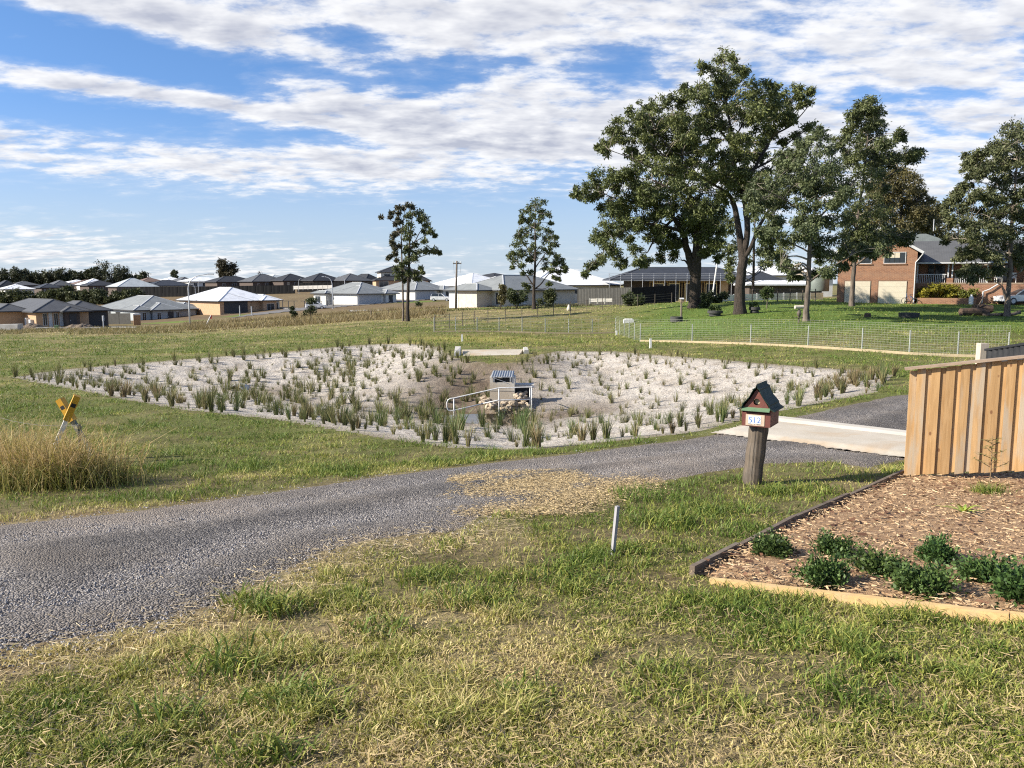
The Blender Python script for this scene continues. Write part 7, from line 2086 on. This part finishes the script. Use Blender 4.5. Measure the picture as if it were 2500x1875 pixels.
simple_post('sign_post', 'thin grey post right of the charcoal garage door', 'sign', 615, 782, 748, 158, 2.6, M_GALV)
simple_post('timber_post', 'short dark timber post in the brown weeds left of the twin trunks', 'post', 906, 778, 756, 100, 3, M_OLDPOST)
simple_post('timber_post', 'short dark timber post between the twin trunks and the power pole', 'post', 1072, 768, 749, 112, 3.4, M_EDGE)
simple_post('timber_post', 'short timber post on the weeds beside the low white wall', 'post', 948, 775, 757, 104, 2, M_OLDPOST)
simple_post('leaning_pole', 'pale leaning pole propped beside the scaffolded house', 'pole', 1738, 708, 641, 112, 3.6, M_WHITE, 11)
def nest_box():
    b = P(1664, 752, 66.0); b.z = gzf(b.x, b.y); s = 66 / F
    t = thing('nest_box', 'grey timber post topped by a small pale nest box', 'nest box', b)
    H = 40 * s
    MB().tube([(0, 0, -.2), (-.02, 0, H)], [.09, .08], 8).build('post', M_OLDPOST, t)
    MB().box(-.13, -.12, H, .13, .12, H + .26).build('box', M_CAP, t)
    MB().hexa([Vector(v) for v in [(-.17, -.18, H + .26), (.17, -.18, H + .26), (.17, .15, H + .34), (-.17, .15, H + .34), (-.17, -.18, H + .29), (.17, -.18, H + .29), (.17, .15, H + .38), (-.17, .15, H + .38)]]).build('lid', T_LIGHT, t)
nest_box()
# tyre planters
def planter(label, px, pyb, Y, wpx, hpx, rimmed, plant):
    b = P(px, pyb, Y); b.z = gzf(b.x, b.y); s = Y / F; r = wpx * s / 2; h = hpx * s
    t = thing('tyre_planter', label, 'planter', b, 0, 'tyre planters on the lawn')
    prof = [(r * .96, 0), (r, h * .1), (r * .96, h), (r * .80, h), (r * .78, h * .7)] if not rimmed else [(r * .72, 0), (r * .80, h * .15), (r * .70, h * .42), (r * .98, h * .52), (r, h * .95), (r * .9, h), (r * .80, h * .98), (r * .76, h * .8)]
    MB().lathe(prof, 28).build('tyre', M_RUBBER, t, smooth=False)
    MB().lathe([(r * .78, h * .76), (r * .3, h * .84)], 20).build('soil', M_SOIL, t)
    if plant:
        rg = np.random.default_rng(int(px)); cs = [(rg.uniform(-.5, .5) * r, rg.uniform(-.4, .4) * r, h + .12 + .15 * rg.random()) for k in range(5)]
        V, C, _ = leaf_cloud(cs, [.2] * 5, plant, .14, .3, rg, cl(.03, .055, .018), cl(.10, .14, .04), droop=-.2)
        np_mesh('plant', V, np.arange(len(V)).reshape(-1, 4), M_LEAF, C, parent=t)
planter('plain black tyre planter beside the nest box post', 1652, 764, 64, 31, 13, False, 0)
planter('wide rimmed tyre planter with leafy plants between the two big gums', 1746, 762, 65, 37, 14, True, 120)
planter('rimmed tyre planter with a small plant right of the tallest gum', 1842, 762, 65, 27, 15, True, 70)
b_ = P(1535, 758, 68); b_.z = gzf(b_.x, b_.y)
single('concrete_block', MB().box(b_.x - .42, b_.y - .25, b_.z - .05, b_.x + .42, b_.y + .25, b_.z + .26).box(b_.x - .3, b_.y - .2, b_.z + .262, b_.x + .3, b_.y + .2, b_.z + .34), M_WHITE, 'whitish concrete block lying on the grass by the wire fence', 'block', b_)
b_ = P(1389, 747, 92); b_.z = gzf(b_.x, b_.y)
single('dog', MB().lathe([(.02, 0), (.22, .02), (.26, .25), (.18, .45), (.13, .55), (.14, .66), (.03, .74)], 10, b_), M_CREAM, 'small pale stump like garden ornament on the paddock', 'ornament', b_, smooth=True).name = 'garden_ornament'
def log_mailbox():
    b = P(1950, 787, 54.0); b.z = gzf(b.x, b.y); s = 54 / F
    t = thing('log_mailbox', 'pale drum mailbox on a dark machinery stand beside the slender gum', 'mailbox', b)
    H = 33 * s; r = 4.6 * s
    MB().tube([(-11 * s, 0, H + r), (10 * s, .05, H + r * 1.15)], r, 14).build('drum', pm('cream_drum', (.62, .55, .45), None, 6, .6, .1), t, smooth=False)
    MB().box(-12 * s, -.05, H + r * .4, -10.9 * s, .05, H + r * .7).build('handle', M_GALV, t)
    mb = MB(); mb.tube([(0, 0, -.1), (0, 0, 14 * s)], .05, 8); mb.build('stand', M_PICKET, t)
    MB().box(-.25, -.06, 11 * s, .25, .06, 13 * s).build('crosspiece', M_PICKET, t)
    MB().lathe([(.05, 14 * s), (.13, 18 * s), (.16, 23 * s), (.10, 28 * s), (.06, H)], 10).build('gear_casting', M_PICKET, t)
log_mailbox()
def logs():
    b = P(2345, 771, 60.5); b.z = gzf(b.x, b.y); s = 60.5 / F
    lm = pm('log_bark', (.12, .075, .05), (.06, .042, .032), 5, .95, .7, bdist=.04)
    mb = MB(); mb.tube([b + Vector((0, 0, .26)), b + Vector((.7, .1, .28)), b + Vector((1.5, .2, .27)), b + Vector((2.2, .3, .2))], [.27, .29, .27, .2], 12)
    single('fallen_log', mb, lm, 'thick fallen log on the lawn by the edge gum', 'log', b, smooth=False)
    p = b + Vector((1.5, 1.0, 0)); mb = MB(); mb.tube([p + Vector((0, 0, .45)), p + Vector((.5, 0, .5)), p + Vector((1.3, -.1, .45))], [.33, .36, .30], 10)
    for k in range(4): mb.tube([p + Vector((.25 * k, 0, .6)), p + Vector((.25 * k + .1, -.1, .80 + .07 * (k % 3)))], [.06, .02], 5)
    single('fallen_log', mb, lm, 'broken root end of a log behind the thick fallen log', 'log', p, smooth=False)
    p = b + Vector((1.6, -.05, 0)); mb = MB(); mb.tube([p + Vector((0, 0, .06)), p + Vector((1.2, -.1, .08)), p + Vector((2.3, .1, .1)), p + Vector((2.8, .1, .25))], [.10, .12, .12, .15], 8)
    single('tree_root', mb, M_BARKP, 'pale branch lying along the ground to the edge gum', 'branch', p, smooth=True)
    p = b + Vector((1.5, .6, .5)); single('iron_bar', MB().tube([p, p + Vector((.55, .1, .95))], .035, 6), M_OLDPOST, 'straight bar sticking up out of the log heap', 'bar', p)
    b2 = P(2118, 773, 58); b2.z = gzf(b2.x, b2.y)
    single('tree_stump', MB().lathe([(.26, -.05), (.22, .1), (.21, .28), (.02, .29)], 12, b2), lm, 'small square cut stump alone on the lawn', 'stump', b2)
    b3 = P(2219, 773, 58); b3.z = gzf(b3.x, b3.y)
    single('low_trough', MB().lathe([(.66, 0), (.70, .3), (.62, .33), (.58, .1)], 26, b3), M_RUBBER, 'low wide black tyre trough on the shaded lawn', 'trough', b3)
logs()
# building site clutter on the left
def site():
    b = P(335, 791, 140); b.z = gzf(b.x, b.y); s = 140 / F
    t = thing('portable_toilet', 'tan portable toilet cabin with white domed roof', 'toilet cabin', b, .45)
    H = P(335, 769, 140).z - b.z
    tan = pm('tan_plastic', (.46, .27, .14), (.40, .23, .12), 4, .6, .05)
    MB().box(-.55, -.55, 0, .55, .55, H).build('cabin', tan, t)
    MB().box(-.42, -.585, .12, .42, -.552, H - .15).build('door', pm('tan_door', (.38, .21, .10), None, 4, .6, 0), t)
    MB().extrude([(-.62, H + .003), (.62, H + .003), (.6, H + .16), (.3, H + .3), (-.3, H + .3), (-.6, H + .16)], 'y', -.62, .62).build('roof', M_WHITE, t)
    for i, (px, py, Y, w_, h_, lab) in enumerate([(80, 803, 114, 60, 14, 'rough dirt heap at the corner of the dark roofed house'), (195, 806, 113, 74, 15, 'long dirt heap below the dark garage')]):
        b = P(px, py, Y); b.z = gzf(b.x, b.y); s = Y / F
        rg = np.random.default_rng(200 + i); n, m = 40, 16
        mb = MB()
        for a in range(m):
            for c in range(n):
                u, v = c / (n - 1) * 2 - 1, a / (m - 1) * 2 - 1
                hh = max(0, 1 - u * u) * max(0, 1 - v * v)
                z = h_ * s * hh ** .7 * (.55 + .8 * float(fbm(np.array([u * 4 + i * 7]), np.array([v * 2.0]), 220, 4)[0]))
                mb.v.append((u * w_ * s / 2, v * 1.6, z - .1))
        for a in range(m - 1):
            for c in range(n - 1): mb.f.append((a * n + c, a * n + c + 1, (a + 1) * n + c + 1, (a + 1) * n + c))
        o = mb.build('dirt_heap', M_SOIL, None, b); tag(o, lab, 'dirt heap', 'dirt heaps on the building site')
    b = P(28, 820, 104); b.z = gzf(b.x, b.y); s = 104 / F
    o = MB().extrude([(-22 * s, 0), (22 * s, 0), (24 * s, 16 * s), (-24 * s, 15 * s)], 'y', -.6, .6).build('concrete_tank', M_CONC, None, b); tag(o, 'grey concrete tank block below the left picture edge house', 'concrete block')
    for i, (px, py, L, a, lab) in enumerate([(120, 812, 3.2, .1, 'pale plank lying by the dirt heap'), (205, 816, 4.5, .05, 'long pale kerb board in front of the dark garage'), (300, 802, 4.0, -.15, 'pale board edging the new drive by the portable toilet'), (150, 818, 2.2, .3, 'short pale offcut on the building site')]):
        b = P(px, py, 112); b.z = gzf(b.x, b.y) + .22
        o = MB().box(-L / 2, -.12, -.06, L / 2, .12, .06).build('timber_plank', W_PALEW, None, b); o.rotation_euler = (0, 0, a); tag(o, lab, 'plank', 'planks on the building site')
    b = P(140, 820, 110); b.z = gzf(b.x, b.y); s = 110 / F
    t = thing('electrical_pillar', 'small green electrical pillar box on the building site', 'pillar box', b)
    gm = pm('utility_green', (.09, .17, .08), None, 4, .6, 0)
    MB().box(-.22, -.2, -.1, .22, .2, .5).build('cabinet', gm, t); MB().box(-.25, -.23, .503, .25, .23, .57).build('lid', gm, t)
site()

# ================================================================== wire fences
def wire_fence(name, label, pts, posts, h, wires, mat, pmat, rad, mesh_step=None, postr=.028, plinth=None, posth=None, wires_mat=None):
    """pts: ground pixels with distance (px, py, Y); wires are heights; mesh_step adds upright wires"""
    line = [P(*p) for p in pts]
    for p in line: p.z = gzf(p.x, p.y)
    b = line[0].copy(); t = thing(name, label, 'fence', b)
    def at(f):
        n = len(line) - 1; k = min(int(f * n), n - 1); p = line[k].lerp(line[k + 1], f * n - k); p.z = gzf(p.x, p.y); return p
    for k in range(posts + 1):
        p = at(k / posts) - b
        MB().tube([p + Vector((0, 0, -.3)), p + Vector((0, 0, posth or h))], postr, 8).build('post', pmat, t)
    seg = posts
    for z in wires:
        ps = [at(k / (seg * 2)) - b + Vector((0, -.035, z)) for k in range(seg * 2 + 1)]
        MB().tube(ps, rad, 4).build('wire', mat, t)
    if mesh_step:
        L = sum((line[i + 1] - line[i]).length for i in range(len(line) - 1)); n = int(L / mesh_step)
        for k in range(n + 1):
            p = at(k / n) - b + Vector((0, -.042, 0))
            o = MB().tube([p + Vector((0, 0, wires[0])), p + Vector((0, 0, wires[-1]))], rad * .8, 4, cap=False).build('upright_wire', mat, t)
    if plinth:
        for k in range(seg):
            p, q = at(k / seg) - b, at((k + 1) / seg) - b
            MB().beam(p + Vector((0, -.06, .04)), q + Vector((0, -.06, .04)), .03, .14).build('plinth_board', plinth, t)
    return t
WS = [.06 + .1 * i for i in range(13)]
M_MESH = pm('mesh_wire', (.30, .31, .24), (.24, .25, .19), 7, .6, 0); M_FPOST = pm('fence_post_steel', (.34, .36, .33), (.28, .30, .28), 7, .6, 0)
PLB = pm('pale_plinth_board', (.38, .31, .19), (.32, .26, .16), 4, .85, .1)
wire_fence('mesh_fence', 'galvanised mesh fence along the near edge of the lawn, right run', [(1563, 838, 48), (1800, 850, 41), (2050, 861, 36), (2250, 869, 33), (2460, 876, 31.4)], 7, 1.22, WS, M_MESH, M_FPOST, .0042, .20, posth=1.0, plinth=PLB)
wire_fence('mesh_fence', 'short return of the mesh fence seen almost end on', [(1503, 813, 60.5), (1563, 838, 48)], 5, 1.22, WS, M_MESH, M_FPOST, .0045, .4, posth=1.05, postr=.022)
wire_fence('mesh_fence', 'far run of the mesh fence behind the mown turf', [(1060, 808, 61), (1200, 811, 61), (1350, 812, 60.5), (1503, 813, 60.5)], 8, 1.2, WS[::2], M_MESH, M_FPOST, .007, .6, posth=1.12, plinth=PLB, postr=.032)
wire_fence('wire_fence', 'old wire fence on dark pickets climbing the paddock behind the mesh fence', [(1062, 806, 64), (1180, 784, 74), (1330, 764, 83), (1480, 744, 90), (1640, 735, 95)], 15, 1.25, (.3, .6, .9, 1.15), M_DARKWIRE, M_PICKET, .008, postr=.035)
wire_fence('wire_fence', 'low wire fence in front of the white retaining wall', [(1836, 737, 84), (1990, 735, 84)], 5, 1.3, (.5, .9, 1.25), M_DARKWIRE, M_OLDPOST, .012, postr=.05)

# tall dry weeds on the verges below the houses
def weeds(n, y0, y1, u0, u1, label, h0, h1, c0, c1, keep):
    y = y0 + RNG.random(n) * (y1 - y0); u = u0 + RNG.random(n) * (u1 - u0); x = u * y
    k = fbm(x * .12, y * .12, 333) > keep; x, y = x[k], y[k]; n = len(x)
    r = RNG.random(n)[:, None]
    blades('weeds', x, y, gz(x, y) - .02, h0 + (h1 - h0) * RNG.random(n) ** 2, .05 + .06 * RNG.random(n), .3 + .6 * RNG.random(n), (c0 * (1 - r) + c1 * r), M_BLADE, label, 'weeds', seg=1)
weeds(26000, 88, 138, -.40, -.08, 'tall brown and straw weeds on the verge below the houses', .2, .9, cl(.13, .105, .045), cl(.30, .23, .11), .46)
weeds(14000, 84, 118, -.66, -.36, 'dry tussocky weeds before the building site', .15, .6, cl(.12, .12, .04), cl(.30, .23, .11), .42)
weeds(7000, 108, 128, -.10, .10, 'dark weeds along the low white wall', .15, .6, cl(.05, .06, .025), cl(.14, .12, .05), .4)
